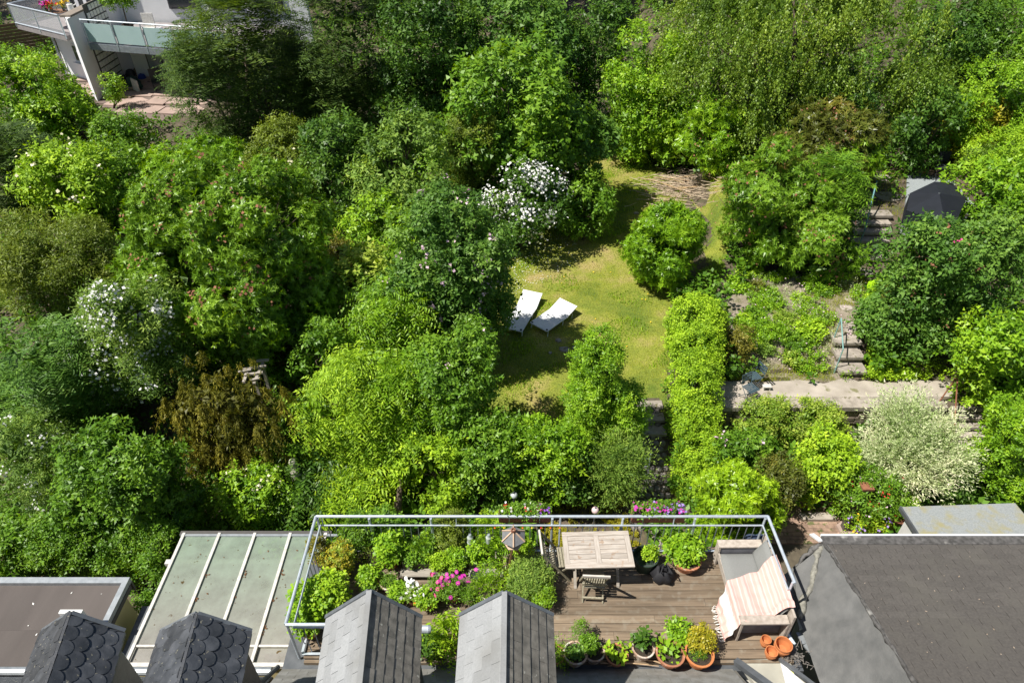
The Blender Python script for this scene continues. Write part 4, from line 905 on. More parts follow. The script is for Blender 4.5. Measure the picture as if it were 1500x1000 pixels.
mb = MB(); mb.box(((X0+X1)/2-.05, Y1-.62, z-.05), (X1-X0+.2, .1, .08)); mb.build('purlin', wf2, cs, world=True)
mb = MB(); mb.box(((X0+X1)/2, Y1-.62, -1.6), (X1-X0, .06, 2.1)); mb.build('front_glazing', GL, cs, world=True)
mb = MB(); mb.box((X0-.02, (Y0+Y1)/2-.3, -1.65), (.06, Y1-Y0-.6, 2.2)); mb.build('side_glazing', GL, cs, world=True)
mb = MB(); mb.box(((X0+X1)/2, (Y0+Y1)/2-.2, -2.72), (X1-X0, Y1-Y0-.6, .1)); mb.build('floor', mat('tile_floor', (.6, .55, .46), (.45, .36, .28), 2, .6), cs, world=True)
mb = MB(); mb.box(((X0+X1)/2, Y0+.02, -1.75), (X1-X0, .08, 2.2)); mb.box((X1+.1, 6.6, -1.4), (.12, 2.0, 2.6)); mb.build('wall', yellow, cs, world=True)
wk = empty('wicker_chair', (-4.6, 6.5, -2.67), 'blurred orange brown wicker chair seen through the glass roof', 'chair')
mb = MB(); mb.box((-4.6, 6.5, -2.3), (.6, .6, .1)); mb.build('seat', mat('wicker', (.5, .22, .08), (.35, .15, .06), 30, .8), wk, world=True)
mb = MB(); mb.box((-4.6, 6.2, -1.95), (.6, .08, .7)); mb.build('backrest', MATS['wicker'], wk, world=True)
for sx in (-.25, .25):
    for sy in (-.25, .25): mb = MB(); mb.box((-4.6+sx, 6.5+sy, -2.5), (.05, .05, .32)); mb.build('leg', MATS['wicker'], wk, world=True)
# dark gutter strip between garage and conservatory
mb = MB(); mb.beam(mp(-6.72, 5.6, -.75), mp(-6.75, 6.9, -.75), .22, .1); gt = mb.build('gutter', leadm); gt['label'] = 'dark lead gutter between the yellow wall and the glass roof'; gt['category'] = 'gutter'

# ------------------------------------------------------------------ big roof at the right
rr = empty('right_building', (9.5, 5, -2.8), 'building at the lower right with a large brown shingle roof and grey felt side', 'building')
C0 = P(1205, 792, .6); sl_ = .287; Yb = 2.4
def rz(y): return C0.z+(C0.y-y)*sl_
RX = C0.x; 
mb = MB(); mb.prism([mp(RX, C0.y, .6), mp(RX, Yb, rz(Yb)), mp(15, Yb, rz(Yb)), mp(15, C0.y, .6)][::-1], (0, 0, -.14)); mb.build('roof', shb, rr, world=True)
ey = Vector((0, -1, sl_)).normalized(); Lr = math.hypot(C0.y-Yb, sl_*(C0.y-Yb))
cover(rr, 'shingle', mp(12.2, C0.y-.1, .6+.1*sl_), (-1, 0, 0), ey, [(0, 0), (12.2-RX-.02, 0), (12.2-RX-.02, 3.2), (0, 3.2)], .31, .135, shb, seed=11, limit=300, tilt=.012, jit=.003, offset=.37, gap=.010)
tarm = mat('tar', (.13, .125, .12), (.05, .048, .045), 14, .7, bump=.8, bscale=40, spots=(.42, .41, .38), spotscale=2.5, spotth=.66)
mb = MB(); mb.box((10.3, C0.y-.03, .645), (9.5, .17, .045)); mb.build('tar_strip', tarm, rr, world=True)
mb = MB(); mb.box((10.3, C0.y+.075, .66), (9.5, .035, .05)); mb.build('eaves_edge', flat('white_metal', (.72, .74, .76), .4), rr, world=True)
mb = MB(); mb.beam(P(1203, 792, .64), P(1189, 782, .5), .09, .03); mb.build('edge_end', flat('white_metal', (.72, .74, .76), .4), rr, world=True)
mb = MB(); mb.box((10.3, 4.7, -1.3), (9.2, 5.1, 3.2)); mb.build('wall', rough_wall, rr, world=True)
# sloping felt side, slightly bellied, with tar seams
feltg = mat('grey_felt', (.15, .15, .145), (.105, .107, .105), 5, .92, bump=.9, bscale=45, spots=(.2, .2, .195), spotscale=1.6, spotth=.5, vary=0, soft=.4)
# upper rim follows the roof edge, lower rim runs along the terrace
up = []; lo_ = []
for k in range(17):
    t = k/16; y = C0.y-t*(C0.y-2.6); up.append(mp(RX+.02, y, rz(y)+.03))
    yy = 7.05-t*4.3; xx = 4.86+.02*k/16
    if t > .35: xx += (t-.35)*.25
    lo_.append(mp(xx, yy, .05+.05*t))
mb = MB(); cols = 8; vs_ = []
for k in range(17):
    for j in range(cols+1):
        s_ = j/cols; p = up[k].lerp(lo_[k], s_); p.z -= .10*math.sin(s_*math.pi); p.x += .02*math.sin(k*1.3+j); vs_.append(p)
fs_ = [(k*(cols+1)+j, (k+1)*(cols+1)+j, (k+1)*(cols+1)+j+1, k*(cols+1)+j+1) for k in range(16) for j in range(cols)]
mb.add(vs_, [tuple(reversed(f)) for f in fs_]); mb.smooth = True; mb.build('felt_side', feltg, rr, world=True)
def seam(pts, r, name='tar_seam', m_=tarm, par=rr, n=5, seed=1):
    rg = random.Random(seed); out = []
    for i in range(len(pts)-1):
        for t in (0, .25, .5, .75): out.append(pts[i].lerp(pts[i+1], t)+Vector((rg.uniform(-1, 1), rg.uniform(-1, 1), rg.uniform(-.4, .4)))*r*.35)
    out.append(pts[-1]); mb = MB(); mb.tube(out, [r*rg.uniform(.6, 1.3) for _ in out], n); mb.smooth = True; return mb.build(name, m_, par, world=True)
seam([p+Vector((-.01, 0, -.03)) for p in up], .035, seed=3)
seam([P(1205, 800, .55), P(1197, 812, .5), P(1192, 835, .42), P(1188, 858, .3), P(1177, 880, .2), P(1172, 905, .12)], .055, seed=4, m_=mat('mortar', (.33, .32, .27), (.18, .175, .15), 20, .95, bump=.8))
seam([P(1205, 797, .55), P(1188, 806, .45), P(1172, 822, .3), P(1163, 842, .2)], .05, seed=5)
pt = [P(1166, 828, .25), P(1200, 803, .5), P(1196, 815, .45), P(1185, 850, .32), P(1168, 884, .16)]
mb = MB(); mb.add([P(1160, 850, .12), P(1164, 832, .26), P(1201, 802, .55), P(1194, 830, .43), P(1187, 858, .3), P(1168, 892, .13)], [(0, 1, 2, 3, 4, 5)][::1]); mb.build('felt_patch', feltg, rr, world=True)
MB().beam(P(1157, 852, .06), P(1176, 922, .06), .12, .05).build('wood_edge', mat('weathered_edge', (.33, .34, .29), (.22, .22, .19), 6, .9), rr, world=True)
gp = [P(1172, 925, -.02), P(1182, 942, -.02), P(1245, 1020, -.02)]
for i in range(2):
    MB().beam(gp[i], gp[i+1], .16, .03).build('flashing', zinc, rr, world=True)
    MB().beam(gp[i]+Vector((.12, .0, .08)), gp[i+1]+Vector((.12, 0, .08)), .04, .14).build('flashing', leadm, rr, world=True)
# white triangular board
bd = empty('white_board', P(1160, 985, 0), 'white triangular gable board with dark edge at the bottom right of the deck', 'board')
mb = MB(); mb.prism([P(1143, 968, .05), P(1156, 1020, .3), P(1215, 1020, .3), P(1178, 1000, .25)][::-1], (0, 0, -.03)); mb.build('panel', flat('bright_white', (.8, .8, .8)), bd, world=True)
MB().beam(P(1142, 965, .08), P(1205, 1012, .34), .05, .06).build('edge', leadm, bd, world=True)

# ------------------------------------------------------------------ shed behind the right roof
sh = empty('shed', (9.5, 8.5, -2.8), 'shed with a grey mineral felt roof behind the brown shingle roof', 'shed')
q = [P(1319, 742, -.8), P(1477.6, 737.5, -.8), P(1503, 765, -.8)]
a = q[0]; b = q[1]; dy = .95
mb = MB(); mb.prism([a, a+Vector((-.02, -1.3, .12)), b+Vector((.15, -1.3, .12)), b+Vector((.15, .02, 0))][::-1], (0, 0, -.05))
mb.build('roof', mat('mineral_felt', (.31, .33, .33), (.23, .25, .25), 35, .95, bump=.3, bscale=250, spots=(.3, .27, .12), spotscale=3.6, spotth=.5, vary=0, soft=.25), sh, world=True)
mb = MB(); mb.box(((a.x+b.x)/2+.05, a.y-.7, -1.85), (b.x-a.x-.15, 1.1, 1.9)); mb.build('wall', flat('shed_white', (.6, .6, .57)), sh, world=True)
MB().beam(a+Vector((0, 0, -.03)), a+Vector((.0, -1.3, .09)), .04, .1).build('bargeboard', leadm, sh, world=True)

# ------------------------------------------------------------------ white house at the upper left
wh = empty('white_house', (-19, 35, -.4), 'white modern house with balconies and glass block windows in the upper left corner', 'house')
whm = mat('white_render', (.84, .85, .87), (.78, .79, .81), 1.2, .85, bump=.1, vary=0)
cap = mat('wall_cap', (.3, .25, .2), (.22, .19, .16), 8, .8)
dglass = flat('dark_glass', (.03, .035, .04), .1, spec=.8)
wx = -20.0
def WB(x, y, z, dx, dy, dz): mb = MB(); mb.box((x, y, z), (dx, dy, dz)); return mb
# pillar wall running back
mb = MB(); mb.prism([mp(wx, 33.05, -.35), mp(wx, 39.7, -.35), mp(wx-.45, 39.7, -.35), mp(wx-.45, 33.6, -.35)][::-1], (0, 0, 3.7)); mb.build('side_wall', whm, wh, world=True)
WB(wx-.22, 36.6, 3.39, .5, 6.5, .08).build('wall_cap', cap, wh, world=True)
# glass block windows in the side wall, one block one part
gb = MB().box((0, 0, 0), (.06, .235, .235)).mesh('glass_block', flat('glass_block', (.8, .85, .82), .15, spec=.8))
for (ya, za, ny, nz_) in ((34.2, -.05, 6, 6), (34.6, 2.35, 6, 4)):
    fr = WB(wx+.02, ya+ny*.15, za+nz_*.15, .04, ny*.3+.08, nz_*.3+.08).build('window', flat('mortar_grey', (.09, .09, .085)), wh, world=True)
    for i in range(ny):
        for j in range(nz_):
            if ya > 34.5 and j >= 3 and i < 1: continue
            link('glass_block', gb, fr, Matrix.Translation(Vector((wx+.04, ya+.15+i*.3, za+.15+j*.3))-wh.location))
# facade behind the right balcony
WB(-15.2, 37.9, 3.4, 9.6, .3, 8.0).build('facade', whm, wh, world=True)
WB(-18.4, 36.3, .9, 1.9, .25, 2.6).build('recess_wall', whm, wh, world=True)
for (x, y, z_, a_, h_) in ((-18.2, 36.16, .5, .8, 1.9),):
    d_ = WB(x, y, z_, a_, .05, h_).build('door', flat('door_frame', (.12, .12, .12)), wh, world=True)
    WB(x-wh.location.x, y-.03-wh.location.y, z_-wh.location.z, a_-.14, .03, h_-.2).build('pane', flat('pale_glass', (.35, .4, .42), .1), d_)
for (x, z_, a_, h_) in ((-15.0, .8, 2.6, 2.1), (-16.6, 3.9, 1.6, 2.3), (-14.6, 3.9, 1.6, 2.3), (-12.4, 3.9, 1.6, 2.3), (-12.3, .8, 2.0, 2.1)):
    f_ = WB(x, 37.72, z_, a_, .1, h_).build('window', flat('dark_frame', (.07, .07, .08)), wh, world=True)
    WB(x-wh.location.x, 37.65-wh.location.y, z_-wh.location.z, a_-.16, .04, h_-.16).build('pane', dglass, f_)
# right balcony
b0 = PY(131, 64, 33.7); b1 = b0+Vector((7.6, -1.9, 0)); zt = b0.z
mb = MB(); mb.prism([b0, b1, b1+Vector((.8, 5.2, 0)), b0+Vector((.2, 4, 0))], (0, 0, -.18)); mb.build('balcony_floor', mat('balcony_floor', (.33, .3, .3), (.25, .23, .23), 5, .8), wh, world=True)
fz = MB().beam(b0+Vector((0, 0, -.12)), b1+Vector((0, 0, -.12)), .12, .28).build('balcony_edge', mat('edge_metal', (.27, .3, .33), (.2, .22, .25), 9, .5, metal=.3), wh, world=True)
glp = mat('frosted_glass', (.42, .56, .56), (.38, .52, .52), 2, .25, vary=.02, spec=.6)
rail = MB().tube([b0+Vector((-.1, 0, 1.05)), b1+Vector((0, 0, 1.05))], .03, 8).build('handrail', steel, wh, world=True)
for k in range(5):
    pa = b0.lerp(b1, (k+.04)/5); pb = b0.lerp(b1, (k+.96)/5)
    MB().beam(pa+Vector((0, -.02, .5)), pb+Vector((0, -.02, .5)), .02, .8).build('glass_panel', glp, wh, world=True)
    MB().beam(pa+Vector((-.05, -.05, -.2)), pa+Vector((-.05, -.05, 1.05)), .04, .04, up=Vector((0, 1, 0))).build('rail_post', steel, wh, world=True)
# left balcony
l0 = PY(96, 53, 33.4); l1 = PY(24, 37, 35.6); zl = (l0.z+l1.z)/2
l0.z = l1.z = zl; l2 = l1+Vector((1.6, 3.6, 0))
l3 = Vector((wx-.3, 38.5, zl))
mb = MB(); mb.prism([l0, l3, l2, l1], (0, 0, -.2)); mb.build('balcony_floor', MATS['balcony_floor'], wh, world=True)
m, n, l, o_ = newmat('mesh_panel'); bs = n.new("ShaderNodeBsdfPrincipled"); bs.inputs["Base Color"].default_value = (.45, .47, .5, 1); bs.inputs["Roughness"].default_value = .5
tr = n.new("ShaderNodeBsdfTransparent"); mx = n.new("ShaderNodeMixShader"); mx.inputs[0].default_value = .38; l.new(tr.outputs[0], mx.inputs[1]); l.new(bs.outputs[0], mx.inputs[2]); l.new(mx.outputs[0], o_.inputs[0])
for a, b, nn in ((l0, l1, 2), (l1, l2, 2)):
    for zz_, rr_ in ((.92, .035), (.08, .03)):
        MB().tube([a+Vector((0, 0, zz_)), b+Vector((0, 0, zz_))], rr_, 8).build('handrail', steel, wh, world=True)
    for k in range(nn+1):
        pa = a.lerp(b, k/nn); MB().tube([pa+Vector((0, 0, -.1)), pa+Vector((0, 0, .95))], .03, 8).build('rail_post', steel, wh, world=True)
        if k < nn: pb = a.lerp(b, (k+1)/nn); MB().beam(pa+Vector((0, 0, .5)), pb+Vector((0, 0, .5)), .01, .8).build('mesh_panel', m, wh, world=True)
# wall with window below and glazed wall above the left balcony
fw0 = Vector((wx-.3, 35.0, 0)); fw1 = Vector((-23.0, 36.6, 0)); fd = (fw1-fw0).normalized(); fn = Vector((fd.y, -fd.x, 0))
if fn.y > 0: fn = -fn
mb = MB(); mb.beam(fw0+Vector((0, 0, .6)), fw1+Vector((0, 0, .6)), .25, 2.2+.6); mb.build('front_wall', whm, wh, world=True)
c_ = fw0.lerp(fw1, .38)+fn*.14+Vector((0, 0, 1.15)); win = MB().beam(c_-fd*.65, c_+fd*.65, .06, .85).build('window', flat('white_frame', (.75, .75, .73)), wh, world=True)
off_ = wh.location
mb = MB(); mb.beam(c_-fd*.55+fn*.04-off_, c_+fd*.55+fn*.04-off_, .03, .68); mb.build('pane', dglass, win)
mb = MB(); mb.beam(c_-fd*.75+fn*.1-off_-Vector((0, 0, .46)), c_+fd*.75+fn*.1-off_-Vector((0, 0, .46)), .22, .05); mb.build('sill', whm, win)
uw0 = Vector((wx-.4, 37.4, 0)); uw1 = Vector((-23.4, 38.9, 0))
MB().beam(uw0+Vector((0, 0, 4)), uw1+Vector((0, 0, 4)), .2, 4.2).build('upper_wall', dglass, wh, world=True)
for k in range(6):
    pa = uw0.lerp(uw1, k/5)+fn*.14; MB().beam(pa+Vector((0, 0, 1.9)), pa+Vector((0, 0, 6)), .16, .1, up=Vector((0, 1, 0))).build('window_post', whm, wh, world=True)
# downpipe
MB().tube([fw1+Vector((-.1, -.25, -.6)), fw1+Vector((-.1, -.25, 1.9))], .05, 8).build('downpipe', steel, wh, world=True)
# furniture and flowers on the balcony
tb = empty('balcony_table', Vector((l0.x-1.0, l0.y+1.6, zl)), 'small round wooden table on the left balcony of the white house', 'table')
MB().lathe([(0, .7), (.45, .7), (.45, .73), (0, .73)], n=18).build('tabletop', mat('table_wood', (.3, .17, .1), (.2, .11, .07), 10, .6), tb)
MB().tube([(0, 0, 0), (0, 0, .7)], .03, 8).build('leg', leadm, tb)
def bouquet(name, loc, label, cols, r, nf, potm, ph=.14, pr=.08, fs=.04, group=None, leaf='mid'):
    t = empty(name, loc, label, 'flowers', group); MB().lathe([(pr*.7, 0), (pr, ph), (pr*.85, ph), (pr*.6, ph*.5)], n=12, closed=True).build('pot', potm, t)
    rng = np.random.default_rng(int(abs(loc[0]*100)))
    for ci, c in enumerate(cols):
        k = nf//len(cols); p = rng.normal(size=(k, 3))*np.array((r*.5, r*.5, r*.3))+np.array((0, 0, ph+r*.75)); nr = unit(rng.normal(size=(k, 3))+np.array((0, -.3, .8))); a = unit(np.cross(nr, rng.normal(size=(k, 3)))); b = np.cross(nr, a); s = fs
        V = np.concatenate([np.stack((p-a*s, p-b*s, p+a*s, p+b*s), 1), np.stack((p-(a+b)*s*.7, p+(a-b)*s*.7+nr*s*.2, p+(a+b)*s*.7, p+(b-a)*s*.7+nr*s*.2), 1)]).reshape(-1, 3)
        o = link('blooms', npmesh('blooms', V, np.arange(len(V)).reshape(-1, 4), c), t); o['kind'] = 'stuff'
    pp = rng.normal(size=(26, 3))*np.array((r*.35, r*.35, r*.25))+np.array((0, 0, ph+r*.3)); V, tn = leaves_from_sprays(rng, pp, unit(rng.normal(size=pp.shape)+np.array((0, 0, .8))), 'small', np.full(26, .5), .7)
    link('foliage', npmesh('foliage', V, np.arange(len(V)).reshape(-1, 4), leafmat(leaf, *PAL[leaf], rough=.5), tn), t); return t
tl = tb.location
bouquet('potted_flowers', tl+Vector((-.35, -.1, .73)), 'magenta flowers left of the balcony table', [MAG], .28, 40, leadm, fs=.06)
bouquet('potted_flowers', tl+Vector((-.05, -.2, .73)), 'red and orange flowers in the middle of the balcony table', [RED, ORAN], .25, 40, leadm, fs=.06)
bouquet('potted_flowers', tl+Vector((.35, .1, .73)), 'yellow flowers at the right of the balcony table', [YEL], .28, 40, leadm, fs=.06)
wcn = empty('watering_can', tl+Vector((.7, .1, .73)), 'white watering can beside the yellow balcony flowers', 'watering can'); MB().lathe([(.12, 0), (.14, .02), (.13, .28), (.11, .28)], n=14, closed=True).build('body', WHITE, wcn); MB().tube([(.1, 0, .2), (.35, 0, .3)], .02, 6).build('spout', WHITE, wcn); MB().tube([(-.1, 0, .25), (-.22, 0, .2), (-.12, 0, .08)], .015, 6).build('handle', WHITE, wcn)
# potted tree and chair on the right balcony
pt_ = empty('potted_tree', PY(184, 28, 35.6), 'small green tree in a brown pot on the balcony beside the glass blocks', 'tree'); pt_.location.z = zt
MB().lathe([(.2, 0), (.27, .4), (.22, .4), (.2, .2)], n=14, closed=True).build('pot', mat('brown_pot', (.13, .09, .07)), pt_); MB().tube([(0, 0, .3), (0.05, 0, 1.2), (0, 0, 1.7)], .03, 6).build('trunk', BARK, pt_)
V, tn, m_, cl = crown_mesh('crown', [((pt_.location.x, pt_.location.y, zt+1.55), (.75, .6, .4))], 'broad', 'bright', 61, 1.0, 1.2); link('foliage', npmesh('foliage', V-np.array(pt_.location), np.arange(len(V)).reshape(-1, 3), m_, tn), pt_)
ch = empty('balcony_chair', PY(216, 40, 34.6), 'pale garden chair on the right balcony', 'chair'); ch.location.z = zt
MB().box((0, 0, .42), (.55, .55, .06)).build('seat', wf2, ch); MB().box((0, .26, .75), (.55, .05, .6)).build('backrest', wf2, ch)
for sx in (-.24, .24):
    for sy in (-.24, .24): MB().box((sx, sy, .2), (.04, .04, .4)).build('leg', wf2, ch)
# pink terrace of slabs, a clutter of bags, chair
tr_ = link('terrace', grid_mesh(np.arange(-22.5, -13, .5), np.arange(30.3, 36.5, .5), .02, 'terrace', mat('terrace_joint', (.2, .15, .13), None, 5, 1), inpoly([(-22.5, 34), (-19.5, 32.8), (-17.6, 30.6), (-14.5, 31.5), (-13.5, 36.5), (-22.5, 36.5)]))); tr_['kind'] = 'structure'
tin = inpoly([(-22.2, 34), (-19.4, 32.9), (-17.6, 30.9), (-14.7, 31.7), (-13.6, 36.3), (-22.4, 36.3)]); ts = MB().box((0, 0, 0), (.97, .97, .05)).mesh('slab', mat('pink_slab', (.46, .34, .29), (.36, .27, .23), 2, .9, bump=.2, vary=.1))
for i in range(9):
    for j in range(6):
        x, y = -22+i*1.0, 31+j*1.0
        if tin(x, y): link('slab', ts, tr_, Matrix.Translation((x, y, zp(x, y)+.03)) @ Matrix.Rotation(-.15, 4, 'Z'))
rgc = random.Random(12)
for k, (u, v, lb, cc, s) in enumerate([(185, 122, 'black rubbish bag nearest the glass block window', (.02, .02, .025), .4), (197, 127, 'dark green heap of bags on the pink terrace', (.02, .06, .05), .5), (209, 117, 'blue bag at the right end of the heap', (.02, .05, .3), .28), (192, 112, 'dark bag leaning at the back of the heap', (.05, .05, .05), .35), (204, 130, 'green cover at the front of the heap', (.03, .09, .07), .3)]):
    mb = MB(); mb.lathe([(.01, s*.9), (s*.4, s*.8), (s*.6, s*.4), (s*.65, .05), (s*.5, 0)], n=10, closed=True); mb.v = [(x*(1+.3*rgc.random()), y*(1+.3*rgc.random()), z*(1+.2*rgc.random())) for x, y, z in mb.v]
    o = mb.build('bag', flat('bag_%d' % k, cc, .5)); o.location = G(u, v); o['label'] = lb; o['category'] = 'bag'; o['group'] = 'heap of bags on the pink terrace'
gc = empty('garden_chair', G(235, 133), 'dark garden chair at the edge of the pink terrace', 'chair', rz=.6)
MB().box((0, 0, .4), (.5, .5, .05)).build('seat', flat('dark_metal', (.04, .045, .05)), gc); MB().box((0, .25, .7), (.5, .04, .6)).build('backrest', MATS['dark_metal'], gc)
for sx in (-.22, .22):
    for sy in (-.22, .22): MB().box((sx, sy, .2), (.04, .04, .4)).build('leg', MATS['dark_metal'], gc)
sgn = MB().beam(G(197, 133)+Vector((0, 0, .3)), G(200, 137)+Vector((.2, 0, .3)), .05, .6).build('panel', wf2); sgn['label'] = 'small white frame leaning on the heap of bags'; sgn['category'] = 'frame'
# wooden fence at far left top
fc = empty('wooden_fence', (-27, 38, 0), 'brown horizontal board fence at the upper left edge', 'fence')
fm = mat('fence_wood', (.2, .13, .07), (.13, .085, .05), 6, .85, vary=.15, stretch=(1, 8, 8))
for k in range(12):
    MB().beam(mp(-27.5, 38.5, -.1+k*.16), mp(-23.5, 41.5, -.1+k*.16), .04, .14).build('board', fm, fc, world=True)
for k in range(3):
    p_ = mp(-27.5, 38.5, 0).lerp(mp(-23.5, 41.5, 0), k/2); MB().beam(p_+Vector((.05, .05, -.3)), p_+Vector((.05, .05, 1.95)), .1, .1, up=Vector((0, 1, 0))).build('post', fm, fc, world=True)

# leaf litter on the roofs
def litter(name, label, n_, area, m_, seed, size=.02):
    rg = np.random.default_rng(seed); t = MB()
    for k in range(n_):
        p = area(rg); s = size*rg.uniform(.5, 1.4); a_ = rg.uniform(0, 6.28); e1 = Vector((math.cos(a_), math.sin(a_), .1))*s; e2 = Vector((-math.sin(a_), math.cos(a_), -.1))*s*.6
        t.add([p-e1, p-e2, p+e1+Vector((0, 0, s*.4)), p+e2], [(0, 1, 2, 3)])
    o = t.build(name, m_); o['kind'] = 'stuff'; o['label'] = label; o['category'] = 'leaf litter'; return o
dl = mat('dry_leaf', (.2, .1, .04), (.12, .06, .03), 30, .9)
litter('dry_leaves', 'scattered dry leaves lying on the glass roof', 16, lambda r: Vector((r.uniform(X0+.1, X1-.1), r.uniform(Y0+.4, Y1-.1), -.475)), dl, 1)
litter('dry_leaves', 'clumps of brown leaves caught beside the glazing bars', 44, lambda r: Vector((X0+(X1-X0)/4*r.integers(1, 4)+.04+abs(r.normal(0, .03)), r.choice([6.3, 6.9, 7.4])+r.normal(0, .05), -.475)), dl, 2, .022)
litter('roof_debris', 'small leaves and grit on the large brown shingle roof', 70, lambda r: (lambda x, y: Vector((x, y, rz(y)+.03)))(r.uniform(RX+.1, 9.8), r.uniform(4.3, C0.y-.2)), mat('pale_grit', (.45, .38, .3), (.3, .22, .15), 30, .9), 3, .014)
litter('roof_debris', 'few bird droppings and petals on the flat brown roof', 7, lambda r: Vector((r.uniform(-9.5, -7.4), r.uniform(5.6, 7.0), -.29)), flat('petal_white', (.8, .8, .76), .7), 4, .02)
# ------------------------------------------------------------------ roof terrace deck
def PD(u, v, z=0.0): return P(u, v, z)
dk = empty('wooden_deck', (.5, 6.6, 0), 'roof terrace deck of weathered brown boards inside the railing', 'deck')
wood = mat('deck_board', (.25, .19, .13), (.15, .113, .078), 3, .88, bump=.4, bscale=14, vary=.22, stretch=(.5, 9, 9), spots=(.27, .235, .18), spotscale=7, spotth=.52, soft=.25)
rg = random.Random(21); bw = .153; y = 5.56; k = 0
DX0, DX1 = -3.42, 4.62
while y+bw < 7.72:
    cuts = sorted([rg.uniform(-2.2, -.2), rg.uniform(.6, 3.6)]); xs_ = [DX0]+cuts+[DX1]
    for i in range(3):
        mb = MB(); mb.box(((xs_[i]+xs_[i+1])/2, y+bw/2, -.0125+rg.uniform(-.0015, .0015)), (xs_[i+1]-xs_[i]-.004, bw-.009, .025)); mb.build('board', wood, dk, world=True)
    y += bw; k += 1
MB().box((.6, 6.6, -.06), (8.0, 2.1, .05)).build('joists', mat('joist', (.04, .035, .03), None, 8), dk, world=True)
MB().box((-1.0, 5.52, -.06), (4.8, .05, .1)).build('fascia_board', wood, dk, world=True); MB().box((3.0, 5.52, -.06), (3.2, .05, .1)).build('fascia_board', wood, dk, world=True)
# railing
rl = empty('railing', (.5, 7.62, 0), 'galvanised steel railing with thin upright bars round the terrace', 'railing')
c1, c2, c3, c0 = mp(-3.5, 7.63, 1), mp(4.57, 7.63, 1), mp(4.62, 6.3, 1), mp(-3.51, 5.59, 1)
for a, b, in ((c0, c1), (c1, c2), (c2, c3)):
    MB().tube([a, b], .027, 10).build('handrail', steel, rl, world=True)
ins = .05
d0, d1, d2, d3 = mp(-3.44, 5.64, .82), mp(-3.44, 7.57, .82), mp(4.5, 7.57, .82), mp(4.55, 6.3, .82)
for a, b in ((d0, d1), (d1, d2), (d2, d3)):
    MB().tube([a, b], .016, 8).build('top_rail', steel, rl, world=True)
    MB().beam(a+Vector((0, 0, -.76)), b+Vector((0, 0, -.76)), .04, .012).build('bottom_rail', steel, rl, world=True)
MB().tube([c0, c0+Vector((.65, 0, 0))], .027, 10).build('handrail', steel, rl, world=True); MB().tube([d0, d0+Vector((.62, 0, 0))], .016, 8).build('top_rail', steel, rl, world=True)
MB().beam(d0+Vector((0, -.03, -.76)), d0+Vector((.62, -.03, -.76)), .04, .012).build('bottom_rail', steel, rl, world=True)
balm = MB().tube([(0, 0, .06), (0, 0, .82)], .0085, 6).mesh('baluster', mat('baluster_steel', (.24, .27, .3), (.18, .2, .23), 14, .45, metal=.4))
def bals(a, b, sp=.133):
    L = (b-a).length; n_ = int(L/sp)
    for i in range(1, n_):
        p = a.lerp(b, i/n_); link('baluster', balm, rl, Matrix.Translation(Vector((p.x, p.y, 0))-rl.location))
bals(d0, d1); bals(d1, d2); bals(d2, d3); bals(d0, d0+Vector((.62, 0, 0)))
pm_ = MB().tube([(0, 0, -.05), (0, 0, .98)], .022, 8).mesh('post', steel)
for (x, y) in ((-3.5, 5.6), (-3.47, 7.6), (-2.55, 7.6), (-1.45, 7.6), (.72, 7.6), (1.98, 7.6), (3.27, 7.6), (4.52, 7.6), (4.6, 6.33)):
    link('post', pm_, rl, Matrix.Translation(Vector((x, y, 0))-rl.location))
for (x) in (-3.4, -1.0, .87, 2.9): MB().tube([mp(x, 7.6, .8), mp(x, 7.63, 1.0)], .01, 6).build('bracket', steel, rl, world=True)
# diagonal brace under the left rear
MB().tube([P(820.9, 757, 1.0), P(819, 797, .35)], .018, 8).build('brace', steel, rl, world=True)

terra = mat('terracotta', (.42, .17, .085), (.33, .14, .08), 9, .8, bump=.15, vary=.15, spots=(.5, .32, .24), spotscale=8, spotth=.6)
terraw = mat('limed_terracotta', (.5, .36, .27), (.38, .24, .17), 9, .85, vary=.15, spots=(.6, .55, .48), spotscale=10, spotth=.5)
orange = mat('new_terracotta', (.55, .2, .07), (.48, .17, .06), 9, .75, vary=.06)
darkpot = mat('dark_pot', (.06, .055, .05), (.04, .037, .035), 9, .7, vary=.2)
potsoil = mat('potting_soil', (.06, .045, .03), (.035, .027, .02), 40, 1, bump=.8)
oldwood = mat('grey_wood', (.42, .38, .33), (.28, .25, .21), 5, .9, bump=.5, bscale=12, stretch=(1, 9, 9), vary=.1, spots=(.2, .19, .12), spotscale=7, spotth=.64)
def leafset(rng, pts, D, kind, pal, tone, sc):
    V, tn = leaves_from_sprays(rng, pts, D, kind, tone, sc); return V, tn, leafmat(pal, *PAL[pal], rough=.5)
